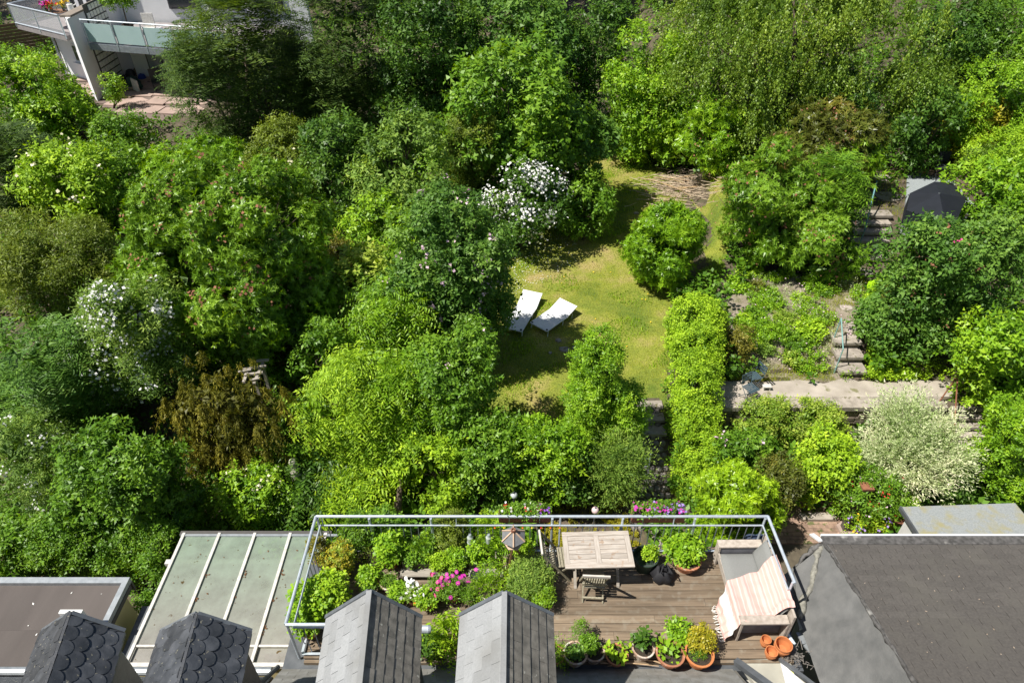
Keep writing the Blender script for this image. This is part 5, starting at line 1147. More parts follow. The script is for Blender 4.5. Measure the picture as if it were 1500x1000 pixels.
def herb(parent, center, rx, rz_, kind, pal, seed, n, sc=.6, upw=.6, name='foliage', ry=None):
    """leafy dome around center (parent space)"""
    rng = np.random.default_rng(seed); ry = ry or rx
    d = unit(rng.normal(size=(n, 3))+np.array((0, 0, .3))); r = rng.uniform(.25, 1, (n, 1))**.6
    # lumps
    nl = 9; ld = unit(rng.normal(size=(nl, 3))+np.array((0, 0, .35))); lump = 1+.28*np.max(np.clip(d@ld.T-.75, 0, 1)*4, 1)[:, None]-.12
    p = np.array(center)+d*np.array((rx, ry, rz_))*r*lump
    p[:, 2] = np.maximum(p[:, 2], .03)
    D = unit(d*.8+np.array((0, 0, upw))+rng.normal(size=d.shape)*.35); 
    if KIND[kind][4] == 'droop': D = unit(d*.6+np.array((0, 0, -.7)))
    V, tn, m_ = leafset(rng, p, D, kind, pal, .5+rng.normal(size=n)*.14+.15*(r[:, 0]-.6), sc)
    NLEAF[0] += len(V)//4
    o = link(name, npmesh(name, V, np.arange(len(V)).reshape(-1, 4), m_, tn), parent)
    st = MB()
    for k in range(6):
        e = p[rng.integers(0, n)]; st.tube([(rng.uniform(-.02, .02), rng.uniform(-.02, .02), max(center[2]-rz_, .02)), tuple(e)], [.006, .003], 4, cap=False)
    st.build('stems', leafmat('mid', *PAL['mid'], rough=.5), parent)
    return o
def petals(parent, centres, s, m_, seed, n=6, yc=None, name='flowers'):
    """each bloom: a ring of petals round a centre"""
    if len(centres) <= 12 and name == 'flowers':
        for i_, c_1 in enumerate(centres): petals(parent, [c_1], s, m_, seed+i_*17, n, yc, 'flower')
        return
    rng = np.random.default_rng(seed); c = np.array(centres, float); k = len(c)
    nr = unit(rng.normal(size=(k, 3))*.5+np.array((0, -.35, 1))); a = unit(np.cross(nr, rng.normal(size=(k, 3)))); b = np.cross(nr, a); VV = []
    for i in range(n):
        t = 2*math.pi*i/n; r_ = a*math.cos(t)+b*math.sin(t); q = np.cross(nr, r_)
        VV.append(np.stack((c, c+r_*s*.6-q*s*.32+nr*s*.1, c+r_*s, c+r_*s*.6+q*s*.32+nr*s*.1), 1))
    V = np.concatenate(VV).reshape(-1, 3); o = link(name, npmesh(name, V, np.arange(len(V)).reshape(-1, 4), m_), parent)
    if k > 1: o['kind'] = 'stuff'
    if yc:
        cc = c+nr*s*.12; V = np.stack((cc-a*s*.2, cc-b*s*.2, cc+a*s*.2, cc+b*s*.2), 1).reshape(-1, 3); o2 = link('flower_centre', npmesh('flower_centre', V, np.arange(len(V)).reshape(-1, 4), yc), o)
    return o
PG = 'potted plants on the deck'
PS = [300]
def potted(u, v, r, h, m_, label, fol=None, z=0, name='potted_plant', soil=True, cat='potted plant', group=PG):
    """u, v: centre of the pot's foot"""
    PS[0] += 1; loc = P(u, v, z); t = empty(name, loc, label, cat, group)
    mb = MB(); mb.lathe([(r*.68, 0), (r*.95, h*.82), (r*1.04, h*.82), (r*1.06, h), (r*.92, h), (r*.86, h*.8), (r*.8, h*.5)], n=24, closed=True); mb.smooth = False; mb.build('pot', m_, t)
    if soil: mb = MB(); mb.lathe([(0, h*.86), (r*.88, h*.84)], n=16); mb.build('soil', potsoil, t)
    for f in (fol or []):
        kind, pal, rx, rz_, n_, sc = f[:6]; dx = f[6] if len(f) > 6 else 0; dy = f[7] if len(f) > 7 else 0; up = f[8] if len(f) > 8 else .6
        herb(t, (dx, dy, h*.9+rz_*.6), rx, rz_, kind, pal, PS[0]*3+int(rx*100), n_, sc, up)
    return t
potted(474, 826, .13, .2, terra, 'thin orange leaved plant in the back left corner of the deck', [('small', 'bronze', .16, .36, 150, .7)])
potted(503, 838, .17, .24, terra, 'large orange yellow bush in a terracotta pot at the left of the deck', [('small', 'gold', .28, .3, 300, .6), ('small', 'viburn', .26, .3, 200, .6), ('small', 'bronze', .26, .28, 60, .6)])
potted(545, 828, .16, .22, darkpot, 'dark pot with dry grass beside the orange yellow bush', [('wand', 'olive', .1, .06, 30, .5)])
potted(528, 800, .12, .25, terra, 'feathery green plant against the back railing on the left', [('fine', 'mid', .26, .36, 240, .8)])
potted(574, 826, .17, .26, terra, 'leafy green plant in a terracotta pot right of the dry grass', [('broad', 'bright', .24, .3, 190, .7)])
potted(566, 790, .11, .22, darkpot, 'tall green climber on the back railing above the leafy plant', [('broad', 'mid', .3, .36, 190, .75)])
potted(590, 795, .11, .22, darkpot, 'dark green sprawling plant between climber and wooden box', [('broad', 'mid', .22, .3, 130, .7)])
potted(546, 857, .13, .2, terra, 'bright green plant with one purple flower on the left half of the deck', [('broad', 'bright', .17, .15, 100, .6, -.03)])
potted(571, 860, .16, .2, terraw, 'white rimmed pot with low green herb', [('fine', 'mid', .12, .05, 70, .5)])
potted(543, 871, .14, .2, terraw, 'brown pot with green fuzz just behind the left dormer tip', [('fine', 'mid', .11, .05, 80, .5)])
potted(585, 878, .12, .18, terra, 'round light green basil like plant right of the left dormer tip', [('broad', 'bright', .14, .12, 110, .55)])
potted(456, 925, .2, .26, terra, 'sprawling green vine filling the left railing corner', [('broad', 'bright', .32, .3, 300, .8, .05, .3), ('broad', 'lime', .26, .3, 190, .75, .3, .5), ('broad', 'bright', .2, .22, 120, .8, .0, .0)])
# wooden planter boxes
def plbox(u0, u1, v, label, h=.2, d=.26):
    a = P(u0, v, .0); b = P(u1, v, .0); t = empty('planter_box', ((a.x+b.x)/2, a.y+d/2, 0), label, 'planter', 'old wooden planter boxes'); w = b.x-a.x
    for i in range(2):
        MB().box((0, -d/2, h*(.25+.5*i)), (w, .02, h*.48)).build('plank', oldwood, t); MB().box((0, d/2, h*(.25+.5*i)), (w, .02, h*.48)).build('plank', oldwood, t)
    for s in (-1, 1): MB().box((s*(w/2-.01), 0, h/2), (.02, d-.02, h)).build('plank', oldwood, t)
    MB().box((0, 0, h*.8), (w-.04, d-.04, .02)).build('soil', potsoil, t); return t, w, h
t, w_, h_ = plbox(591, 631, 834, 'left wooden planter box with green leaves')
herb(t, (0, 0, h_+.12), .24, .16, 'broad', 'mid', 401, 170, .6); herb(t, (.12, .08, h_+.2), .14, .2, 'frond', 'bright', 402, 40, .5)
t, w_, h_ = plbox(688, 727, 834, 'right wooden planter box with lettuce like leaves')
herb(t, (-.13, .0, h_+.12), .15, .16, 'broad', 'bright', 403, 110, .6); herb(t, (.14, .0, h_+.14), .18, .24, 'frond', 'bright', 404, 60, .6)
def bench(u0, u1, v, label):
    a = P(u0, v, .14); b = P(u1, v, .14); t = empty('low_shelf', ((a.x+b.x)/2, a.y, 0), label, 'shelf', 'low plank shelves for pots'); w = b.x-a.x
    MB().box((0, .06, .14), (w, .16, .025)).build('plank', oldwood, t)
    for s in (-1, 1): MB().box((s*w*.42, .06, .065), (.05, .14, .13)).build('block', oldwood, t)
bench(586, 656, 843, 'low plank shelf in front of the left planter box'); bench(686, 737, 843, 'low plank shelf in front of the right planter box')
MB2 = MB().box((0, 0, .05), (.08, .08, .1)); o = MB2.build('wooden_block', oldwood); o.location = P(601, 832, .155); o['label'] = 'small square timber block on the left plank shelf'; o['category'] = 'block'
potted(664, 800, .14, .24, darkpot, 'tall olive green herb bush at the back railing right of the planter', [('fine', 'olive', .27, .36, 400, .75)])
potted(645, 836, .13, .2, terra, 'bright green plant in front of the tall olive herb, left one', [('small', 'lime', .15, .15, 160, .65)])
potted(668, 834, .13, .2, terra, 'bright green plant in front of the tall olive herb, right one', [('small', 'bright', .17, .18, 190, .65)])
potted(640, 800, .1, .2, darkpot, 'grey green plant at the railing left of the olive herb bush', [('small', 'mid', .2, .26, 150, .7)])
potted(714, 795, .1, .22, darkpot, 'upright pale yellow green plant behind the right planter box', [('frond', 'lime', .14, .3, 70, .6)])
# flowers
t = potted(606, 880, .13, .18, terra, 'pot of white blooms beside the left dormer', [('small', 'sage', .14, .12, 90, .55)], cat='flower pot')
rgp = np.random.default_rng(4); c_ = rgp.normal(size=(34, 3))*np.array((.1, .09, .05))+np.array((0, .02, .4)); petals(t, c_, .036, WHITE, 5)
t = potted(664, 874, .16, .2, terra, 'terracotta pot of magenta cosmos with feathery leaves', [('fine', 'mid', .22, .14, 170, .6, -.05)], cat='flower pot')
c_ = rgp.normal(size=(22, 3))*np.array((.2, .1, .06))+np.array((-.05, .04, .44)); petals(t, c_, .042, MAG, 6, 8, YEL)
t = potted(642, 872, .12, .18, terra, 'pot of pink cosmos left of the magenta pot', [('fine', 'mid', .18, .12, 120, .6)], cat='flower pot')
c_ = rgp.normal(size=(12, 3))*np.array((.12, .1, .06))+np.array((0, .0, .4)); petals(t, c_, .042, PINK, 7, 8, YEL)
t = potted(624, 888, .13, .18, terra, 'pot with white daisies, one magenta and one orange flower in front', [('broad', 'bright', .19, .14, 190, .5)], cat='flower pot')
petals(t, [(-.08, .06, .37), (.12, -.04, .33), (-.05, .1, .38)], .045, WHITE, 8, 10, YEL); petals(t, [(.02, .05, .37), (.1, .1, .37)], .042, MAG, 9, 8, YEL); petals(t, [(-.16, -.1, .25)], .035, ORAN, 10, 8)
potted(687, 879, .12, .16, terraw, 'small pot with dome shaped dull green herb', [('fine', 'mid', .11, .08, 150, .5)])
potted(713, 875, .13, .18, terraw, 'grassy light green plant left of the right dormer tip', [('wand', 'bright', .2, .16, 130, .6)])
potted(736, 862, .1, .14, terraw, 'thin yellow green plant behind the right dormer tip', [('wand', 'lime', .13, .14, 80, .6)])
potted(775, 862, .14, .2, terra, 'big grey green bushy herb right of the right dormer tip', [('fine', 'sage', .33, .26, 560, .75)])
potted(793, 884, .12, .17, terraw, 'green bush in a pale pot in front of the grey green herb', [('fine', 'bright', .17, .17, 200, .65)])
potted(765, 815, .1, .16, darkpot, 'yellow green climbing plant below the bird table', [('broad', 'lime', .18, .2, 120, .5)])
potted(628, 953, .16, .18, terraw, 'dark green plant in a pot between the two dormers', [('broad', 'deep', .2, .12, 130, .6)])
potted(660, 950, .14, .2, terra, 'yellow green fern between the two dormers', [('frond', 'lime', .2, .3, 90, .7), ('droop', 'bright', .16, .2, 40, .5, -.12, 0)])
# front row
potted(812, 965, 0.168, 0.190, terra, 'grassy plant in the first pot of the front row', [('wand', 'bright', .12, .12, 70, .6)])
potted(842, 966, 0.190, 0.247, terraw, 'pot with dark blue green leaves second in the front row', [('broad', 'teal', .1, .04, 40, .5)])
potted(869, 963, 0.168, 0.228, terraw, 'tall leafy parsley like herb third in the front row', [('broad', 'mid', .13, .12, 120, .45, -.08, .08), ('fine', 'mid', .11, .13, 50, .6, -.2, .3)])
potted(902, 966, 0.179, 0.190, terra, 'pot with large bright green leaves fourth in the front row', [('broad', 'lime', .11, .03, 14, .9, 0, .06)])
potted(940, 958, 0.179, 0.247, terraw, 'pale pot with a dark glossy leaved plant fifth in the front row', [('broad', 'deep', .1, .09, 16, 1.0, 0, .08)])
potted(979, 966, 0.224, 0.237, terra, 'brown rimmed pot with a few big leaves sixth in the front row', [('broad', 'bright', .1, .03, 8, 1.1, 0, .07)])
potted(1021, 967, 0.224, 0.247, orange, 'bright orange pot at the right end of the front row with yellow green shrub', [('small', 'gold', .19, .15, 200, .6, .05, .2), ('fine', 'mid', .11, .02, 26, .5, -.05, -.04)])
potted(1000, 941, 0.157, 0.190, darkpot, 'round leaved green geranium like plant behind the orange pot', [('broad', 'bright', .2, .05, 80, .7, -.07, .08)])
# bowl, bucket, bag
t = potted(1003, 828, .26, .26, terra, 'wide terracotta bowl with a leafy light green plant right of the table', [('broad', 'bright', .29, .17, 300, .8, -.06, .12)], cat='flower bowl')
t = empty('bucket', P(943, 829, 0), 'dark green bucket with soil and a small yellow green plant', 'bucket')
MB().lathe([(.17, 0), (.23, .3), (.235, .32), (.215, .32), (.2, .18)], n=24, closed=True).build('body', mat('dark_green', (.03, .05, .035), (.02, .035, .025), 10, .5), t); MB().lathe([(0, .17), (.205, .17)], n=20).build('soil', potsoil, t); MB().tube([(-.22, 0, .3), (-.12, -.16, .26), (.12, -.16, .26), (.22, 0, .3)], .008, 5).build('handle', leadm, t)
herb(t, (.07, .03, .34), .11, .1, 'broad', 'lime', 450, 60, .5)
t = empty('bag', P(970, 846, 0), 'black cloth bag lying open between the bucket and the terracotta bowl', 'bag')
mb = MB(); n_ = 22; ring = []
for (zz_, rr_) in ((0, .17), (.08, .2), (.16, .19), (.24, .13), (.27, .09), (.22, .07), (.15, .06)):
    for j in range(n_):
        a = 2*math.pi*j/n_; w_ = 1+.16*math.sin(a*5+zz_*9)+.08*math.sin(a*9); ring.append((rr_*1.05*w_*math.cos(a), rr_*.85*w_*math.sin(a), zz_+.03*math.sin(a*3)*(zz_ > .1)))
mb.add(ring, [(i*n_+j, i*n_+(j+1) % n_, (i+1)*n_+(j+1) % n_, (i+1)*n_+j) for i in range(6) for j in range(n_)]); mb.smooth = True; mb.build('body', flat('black_cloth', (.018, .018, .022), .75), t)
for s in (-1, 1): MB().tube([(s*.05, -.06, .25), (s*.1, -.14, .36), (s*.02, .02, .42), (s*.05, .08, .26)], .012, 6).build('handle', MATS['black_cloth'], t)
# stacked empty pots
def potstack(u, v, r, n_, label, z0=0):
    t = empty('pot_stack', P(u, v, 0), label, 'pots', 'stacks of empty terracotta pots')
    for i in range(n_):
        h = r*1.35; zz_ = i*r*.42; rr_ = r*(1-.02*i)
        mb = MB(); mb.lathe([(rr_*.62, zz_), (rr_*.88, zz_+h*.75), (rr_, zz_+h*.75), (rr_*1.02, zz_+h), (rr_*.9, zz_+h), (rr_*.82, zz_+h*.6), (rr_*.58, zz_+h*.12), (0, zz_+h*.1)], n=24); mb.build('pot', orange, t)
potstack(1119, 944, .085, 3, 'tall slim stack of empty orange pots left behind'); potstack(1127, 961, .10, 2, 'empty orange pots nearest the deck edge'); potstack(1143, 954, .14, 2, 'widest empty orange pots at the right')

# ------------------------------------------------------------------ table and chairs
tc = [P(824.4, 779, .72), P(921.8, 776.6, .72), P(928.4, 829.6, .72), P(826.6, 832, .72)]
tcx = sum((p for p in tc), Vector())/4; ang = math.atan2((tc[1]-tc[0]).y, (tc[1]-tc[0]).x)
TL = ((tc[1]-tc[0]).length+(tc[2]-tc[3]).length)/2; TW = ((tc[0]-tc[3]).length+(tc[1]-tc[2]).length)/2
tb = empty('garden_table', (tcx.x, tcx.y, 0), 'weathered grey teak garden table with slatted top', 'table', rz=ang)
tk = mat('silver_teak', (.50, .455, .40), (.34, .29, .24), 4, .85, bump=.4, bscale=14, stretch=(1, 10, 10), vary=.1, spots=(.36, .27, .2), spotscale=9, spotth=.6)
tk2 = mat('silver_teak_cross', (.50, .455, .40), (.36, .31, .26), 4, .85, bump=.4, bscale=14, stretch=(10, 1, 10), vary=.06)
e_ = .09
for s in (-1, 1):
    MB().box((0, s*(TW/2-e_/2), .705), (TL, e_, .03)).build('frame_rail', tk, tb)
    MB().box((s*(TL/2-e_/2), 0, .7045), (e_, TW-2*e_-.006, .029)).build('frame_rail', tk2, tb)
MB().box((0, 0, .7045), (.09, TW-2*e_-.006, .029)).build('frame_rail', tk2, tb)
ni = 6; sw = (TW-2*e_)/ni; hl = (TL-2*e_-.09)/2
for s in (-1, 1):
    for i in range(ni): MB().box((s*(.045+hl/2), -TW/2+e_+sw*(i+.5), .703), (hl-.006, sw-.007, .022)).build('slat', tk, tb)
MB().box((0, TW/2-.12, .65), (TL-.2, .02, .07)).build('apron', oldwood, tb); MB().box((0, -TW/2+.12, .65), (TL-.2, .02, .07)).build('apron', oldwood, tb)
for sx in (-1, 1):
    MB().beam((sx*TL*.32, -TW*.42, 0), (sx*TL*.32, TW*.38, .66), .05, .03).build('leg', oldwood, tb); MB().beam((sx*(TL*.32-.04), TW*.42, 0), (sx*(TL*.32-.04), -TW*.38, .66), .05, .03).build('leg', oldwood, tb)
gw = mat('grey_green_wood', (.36, .33, .25), (.24, .22, .15), 5, .85, bump=.3, stretch=(9, 9, 1), vary=.1); pal_ = mat('pale_wood', (.6, .56, .5), (.46, .42, .36), 5, .85, vary=.08)
def fchair(loc, rz, label, seat_w=.42, seat_d=.38):
    t = empty('folding_chair', loc, label, 'chair', 'folding wooden chairs at the table', rz=rz); H = .42
    for i in range(8): MB().box((0, -seat_d/2+seat_d*(i+.5)/8, H), (seat_w-.05, seat_d/8-.012, .018)).build('slat', gw, t)
    for s in (-1, 1):
        MB().beam((s*seat_w/2, seat_d*.55, 0), (s*seat_w/2, -seat_d*.72, .9), .025, .04).build('side_rail', gw, t)
        MB().beam((s*(seat_w/2-.035), -seat_d*.55, 0), (s*(seat_w/2-.035), seat_d*.5, H), .022, .035).build('leg', gw, t)
    MB().beam((-seat_w/2-.02, -seat_d*.72, .9), (seat_w/2+.02, -seat_d*.72, .9), .03, .05).build('top_rail', pal_, t); MB().beam((-seat_w/2, -seat_d*.48, .52), (seat_w/2, -seat_d*.48, .52), .02, .05).build('back_rail', gw, t)
    for i in range(9):
        x = -seat_w/2+.045+i*(seat_w-.09)/8; MB().beam((x, -seat_d*.49, .53), (x, -seat_d*.705, .88), .018, .012).build('back_slat', gw, t)
    MB().box((0, -seat_d*.5, .12), (seat_w-.06, .03, .03)).build('stretcher', gw, t)
    return t
fchair(Vector((1.42, 6.76, 0)), -.05, 'folding wooden chair pushed under the near side of the table')
fchair(Vector((.80, 7.18, 0)), -math.pi/2+.08, 'folding wooden chair with slatted back at the left end of the table', .46, .42)

# ------------------------------------------------------------------ sofa with towel
# local frame: x across from the front edge to the back, y along
s0 = P(1050, 830, 0); s1 = P(1086, 966, 0)
f0 = P(1052, 797, .45); f1 = P(1087, 918, .45); b0_ = P(1122, 786, .62); b1_ = P(1157, 905, .62)
ax = (f0-f1); ax.z = 0; Ls_ = ax.length; ax.normalize(); angs = math.atan2(ax.y, ax.x)-math.pi/2
ctr = (f0+f1+b0_+b1_)/4; rx_ = Vector((ax.y, -ax.x, 0)); wd = abs((b0_-f0).dot(rx_))
sf = empty('garden_sofa', (ctr.x, ctr.y, 0), 'low wooden garden sofa with grey cushions at the right of the deck', 'sofa', rz=angs)
sw_ = mat('sofa_wood', (.5, .44, .38), (.34, .29, .24), 5, .85, bump=.4, stretch=(3, 3, 3), vary=.08)
hw = wd/2; hl = Ls_/2+.01
# arms (boxes with open shelf inside), backboard, seat frame
for s in (-1, 1):
    yc = s*(hl-.07)
    MB().box((-.03, yc, .52), (wd-.05, .16, .03)).build('arm_top', sw_, sf)
    MB().box((-hw+.02, yc, .255), (.03, .16, .5)).build('arm_panel', sw_, sf); MB().box((hw-.06, yc, .255), (.03, .16, .5)).build('arm_panel', sw_, sf)
    MB().box((-.03, yc-s*.06, .25), (wd-.12, .02, .45)).build('arm_panel', mat('arm_shadow', (.2, .2, .22)), sf)  # inner panel coloured dark to stand for shade in the arm's hollow
MB().box((hw-.015, 0, .42), (.035, 2*hl+.02, .62)).build('backboard', sw_, sf)
MB().box((-hw+.02, 0, .3), (.03, 2*hl-.32, .14)).build('front_board', sw_, sf); MB().box((0, 0, .26), (wd-.1, 2*hl-.32, .04)).build('seat_base', sw_, sf)
gc_ = mat('grey_cushion', (.24, .245, .235), (.21, .215, .205), 60, .95, bump=.3, bscale=300, vary=.03)
def cushion(parent, c, d, tilt=0, name='cushion', m_=None, nx=10, ny=14):
    mb = MB(); vs_ = []
    for sgn_ in (1, -1):
        for j in range(ny+1):
            for i in range(nx+1):
                a, b = i/nx*2-1, j/ny*2-1; ed = (1-abs(a)**5)*(1-abs(b)**7); z = sgn_*d[2]/2*(ed**.35)*(1+.04*math.sin(a*3+b*5))
                vs_.append(Vector((a*d[0]/2*(1-.02*abs(b)), b*d[1]/2, z)))
    off_ = (nx+1)*(ny+1); fs_ = []
    for j in range(ny):
        for i in range(nx):
            q_ = [j*(nx+1)+i, j*(nx+1)+i+1, (j+1)*(nx+1)+i+1, (j+1)*(nx+1)+i]; fs_.append(tuple(q_)); fs_.append(tuple(off_+k for k in reversed(q_)))
    M = Matrix.Translation(c) @ Matrix.Rotation(tilt, 4, 'Y'); mb.add([M @ p for p in vs_], fs_); mb.smooth = True
    return mb.build(name, m_ or gc_, parent)
cushion(sf, Vector((-.07, 0, .36)), (wd-.14, 2*hl-.34, .17)); cushion(sf, Vector((hw-.13, 0, .56)), (.42, 2*hl-.3, .13), math.radians(-66), 'back_cushion')
# towel: sheet over seat, back and front, lower (near) part of the sofa
m, n, l, o_ = newmat('striped_towel'); bs = n.new("ShaderNodeBsdfPrincipled"); bs.inputs["Roughness"].default_value = .95; l.new(bs.outputs[0], o_.inputs[0])
at = n.new("ShaderNodeAttribute"); at.attribute_name = "uvt"; sx = n.new("ShaderNodeSeparateXYZ"); l.new(at.outputs["Vector"], sx.inputs[0])
w1 = n.new("ShaderNodeMath"); w1.operation = 'FRACT'; mu = n.new("ShaderNodeMath"); mu.operation = 'MULTIPLY'; mu.inputs[1].default_value = 6; l.new(sx.outputs[0], mu.inputs[0]); l.new(mu.outputs[0], w1.inputs[0])
rp = n.new("ShaderNodeValToRGB"); rp.color_ramp.interpolation = 'CONSTANT'; e = rp.color_ramp.elements; e[0].position = 0; e[0].color = (.66, .36, .32, 1); e[1].position = .14; e[1].color = (.72, .47, .43, 1)
for p_, c_2 in ((.22, (.66, .39, .34, 1)), (.5, (.74, .52, .48, 1)), (.58, (.66, .38, .33, 1)), (.78, (.72, .47, .43, 1))):
    q_ = e.new(p_); q_.color = c_2
l.new(w1.outputs[0], rp.inputs[0])
r2 = n.new("ShaderNodeValToRGB"); r2.color_ramp.interpolation = 'CONSTANT'; e = r2.color_ramp.elements; e[0].position = 0; e[0].color = (1, 1, 1, 1); e[1].position = .045; e[1].color = (0, 0, 0, 1); l.new(sx.outputs[0], r2.inputs[0])
q1 = e.new(.10); q1.color = (.5, .5, .5, 1); q2 = e.new(.24); q2.color = (0, 0, 0, 1)
mA = n.new("ShaderNodeMixRGB"); mA.inputs[2].default_value = (.7, .7, .7, 1); gt_ = n.new("ShaderNodeMath"); gt_.operation = 'COMPARE'; gt_.inputs[1].default_value = .5; gt_.inputs[2].default_value = .2; l.new(r2.outputs[0], gt_.inputs[0]); l.new(gt_.outputs[0], mA.inputs[0]); l.new(rp.outputs[0], mA.inputs[1]); l.new(mA.outputs[0], bs.inputs["Base Color"])
TOW = m
def sofapt(a, z): pass
seatz = .47
def tprof(s):
    """section across the sofa: s metres from the front hem: floor, up the front, over the seat, up the back"""
    segs = [((-hw-.20, .03), (-hw-.10, .22)), ((-hw-.10, .22), (-hw-.01, .47)), ((-hw-.01, .47), (hw-.28, .475)), ((hw-.28, .475), (hw-.09, .76)), ((hw-.09, .76), (hw+.02, .75))]
    for a, b in segs:
        L = math.hypot(b[0]-a[0], b[1]-a[1])
        if s <= L: return (a[0]+(b[0]-a[0])*s/L, a[1]+(b[1]-a[1])*s/L)
        s -= L
    return segs[-1][1]
tot = sum(math.hypot(b[0]-a[0], b[1]-a[1]) for a, b in [((-hw-.20, .03), (-hw-.10, .22)), ((-hw-.10, .22), (-hw-.01, .47)), ((-hw-.01, .47), (hw-.28, .475)), ((hw-.28, .475), (hw-.09, .76)), ((hw-.09, .76), (hw+.02, .75))])
tw_ = empty('towel', (ctr.x, ctr.y, 0), 'pink and white striped fringed towel spread over the near half of the sofa', 'towel', rz=angs)
NU, NV = 44, 34; V = []; UV = []
for i in range(NU+1):
    for j in range(NV+1):
        s = i/NU; t_ = j/NV
        x_, z_ = tprof(s*tot)
        # far hem runs diagonally: further up the back than at the seat front
        yfar = -hl*.12+(.30*s+.0)*Ls_-.05; ynear = -hl+.02+ (.12 if s > .45 else .0)-.16*max(0, .4-s)
        if s < .3: yfar -= (.3-s)*.2
        y_ = ynear+(yfar-ynear)*t_
        wr = .008*math.sin(s*37+t_*4)+.006*math.sin(t_*23+s*8); 
        fold = .035*math.exp(-((t_-.06-.05*math.sin(s*9))/.045)**2)
        V.append((x_-(wr*2 if s < .25 else 0), y_+.01*math.sin(s*25), z_+.02+wr+fold+.012)); UV.append((s, t_, 0))
F = [(i*(NV+1)+j, (i+1)*(NV+1)+j, (i+1)*(NV+1)+j+1, i*(NV+1)+j+1) for i in range(NU) for j in range(NV)]
me = bpy.data.meshes.new('cloth'); me.from_pydata(V, [], F); me.materials.append(TOW); me.polygons.foreach_set("use_smooth", [True]*len(me.polygons))
a_ = me.attributes.new("uvt", 'FLOAT_VECTOR', 'POINT'); a_.data.foreach_set("vector", [c for p in UV for c in p]); me.update(); link('cloth', me, tw_)
mb = MB()
for j in range(0, 22):
    p = Vector(V[int(j/21*NV)]); mb.tube([p, p+Vector((-.03, rg.uniform(-.02, .02), -.01)), p+Vector((-.075, rg.uniform(-.03, .03), -.015+rg.uniform(-.005, .01)))], [.004, .006, .004], 5)
mb.build('fringe', WHITE, tw_)
# shoes / dark things behind the sofa
for k, (u, lb) in enumerate([(1100, 'dark blue shoe left of the sofa corner behind it'), (1113, 'dark blue shoe at the railing corner behind the sofa')]):
    mb = MB(); mb.lathe([(.03, .09), (.06, .06), (.07, 0)], n=10, closed=True); mb.v = [(x*1.8, y, z) for x, y, z in mb.v]; o = mb.build('shoe', flat('navy', (.05, .07, .12))); o.location = P(u, 788, .3); o['label'] = lb; o['category'] = 'shoe'; o['group'] = 'shoes behind the sofa'
# parasol cloth behind the right railing
mb = MB(); a = [P(1176, 818, -.1), P(1200, 817, -.1), P(1180, 835, -.2), P(1160, 838, -.2)]; mb.prism(a[::-1], (0, 0, -.02)); o = mb.build('striped_cushion', mat('cushion_stripe', (.62, .68, .75), (.1, .2, .35), 3, .8, stretch=(4, .2, 1))); o['label'] = 'blue and white striped cushion beyond the right end of the railing'; o['category'] = 'cushion'

# ------------------------------------------------------------------ bird table
bt = empty('bird_table', P(752, 834, 0), 'wooden bird table with six sided grey roof and tripod legs', 'bird table')
apex = P(752, 777, 1.28)-bt.location; apex = Vector((apex.x, apex.y, 1.28)); c6 = []
for k in range(6):
    a = math.pi/6+k*math.pi/3; c6.append(Vector((apex.x+.225*math.cos(a), apex.y+.225*math.sin(a), 1.12)))
rm = mat('bitumen_shingle', (.2, .205, .21), (.15, .155, .16), 30, .95, bump=.3); lw_ = mat('light_batten', (.55, .4, .28), (.45, .32, .22), 8, .8)
for k in range(6):
    mb = MB(); a, b = c6[k], c6[(k+1) % 6]; mb.prism([apex, a, b], (0, 0, -.015)); mb.build('roof_panel', rm, bt)
    MB().beam(apex+Vector((0, 0, .012)), c6[k]+Vector((0, 0, .012)), .022, .016).build('batten', lw_, bt)
MB().lathe([(.045, 1.27), (.04, 1.32), (.025, 1.32), (.022, 1.28)], (apex.x, apex.y, 0), 12, closed=True).build('finial', mat('finial', (.3, .13, .08)), bt)
MB().lathe([(0, .92), (.16, .92), (.17, .95), (0, .95)], (apex.x, apex.y, 0), 6).build('tray', lw_, bt)
for k in range(3):
    a = k*2.1+.5; MB().beam((apex.x+.12*math.cos(a), apex.y+.12*math.sin(a), .95), (apex.x+.12*math.cos(a), apex.y+.12*math.sin(a), 1.15), .015, .015, up=Vector((0, 1, 0))).build('post', lw_, bt)
bl_ = mat('leg_wood', (.35, .2, .1), (.26, .14, .07), 8, .75)
for (u, v) in ((744, 838), (770, 826), (757, 812)):
    f_ = P(u, v, 0)-bt.location; MB().beam(f_, Vector((apex.x, apex.y, .93)), .03, .03, up=Vector((0, 1, 0))).build('leg', bl_, bt)
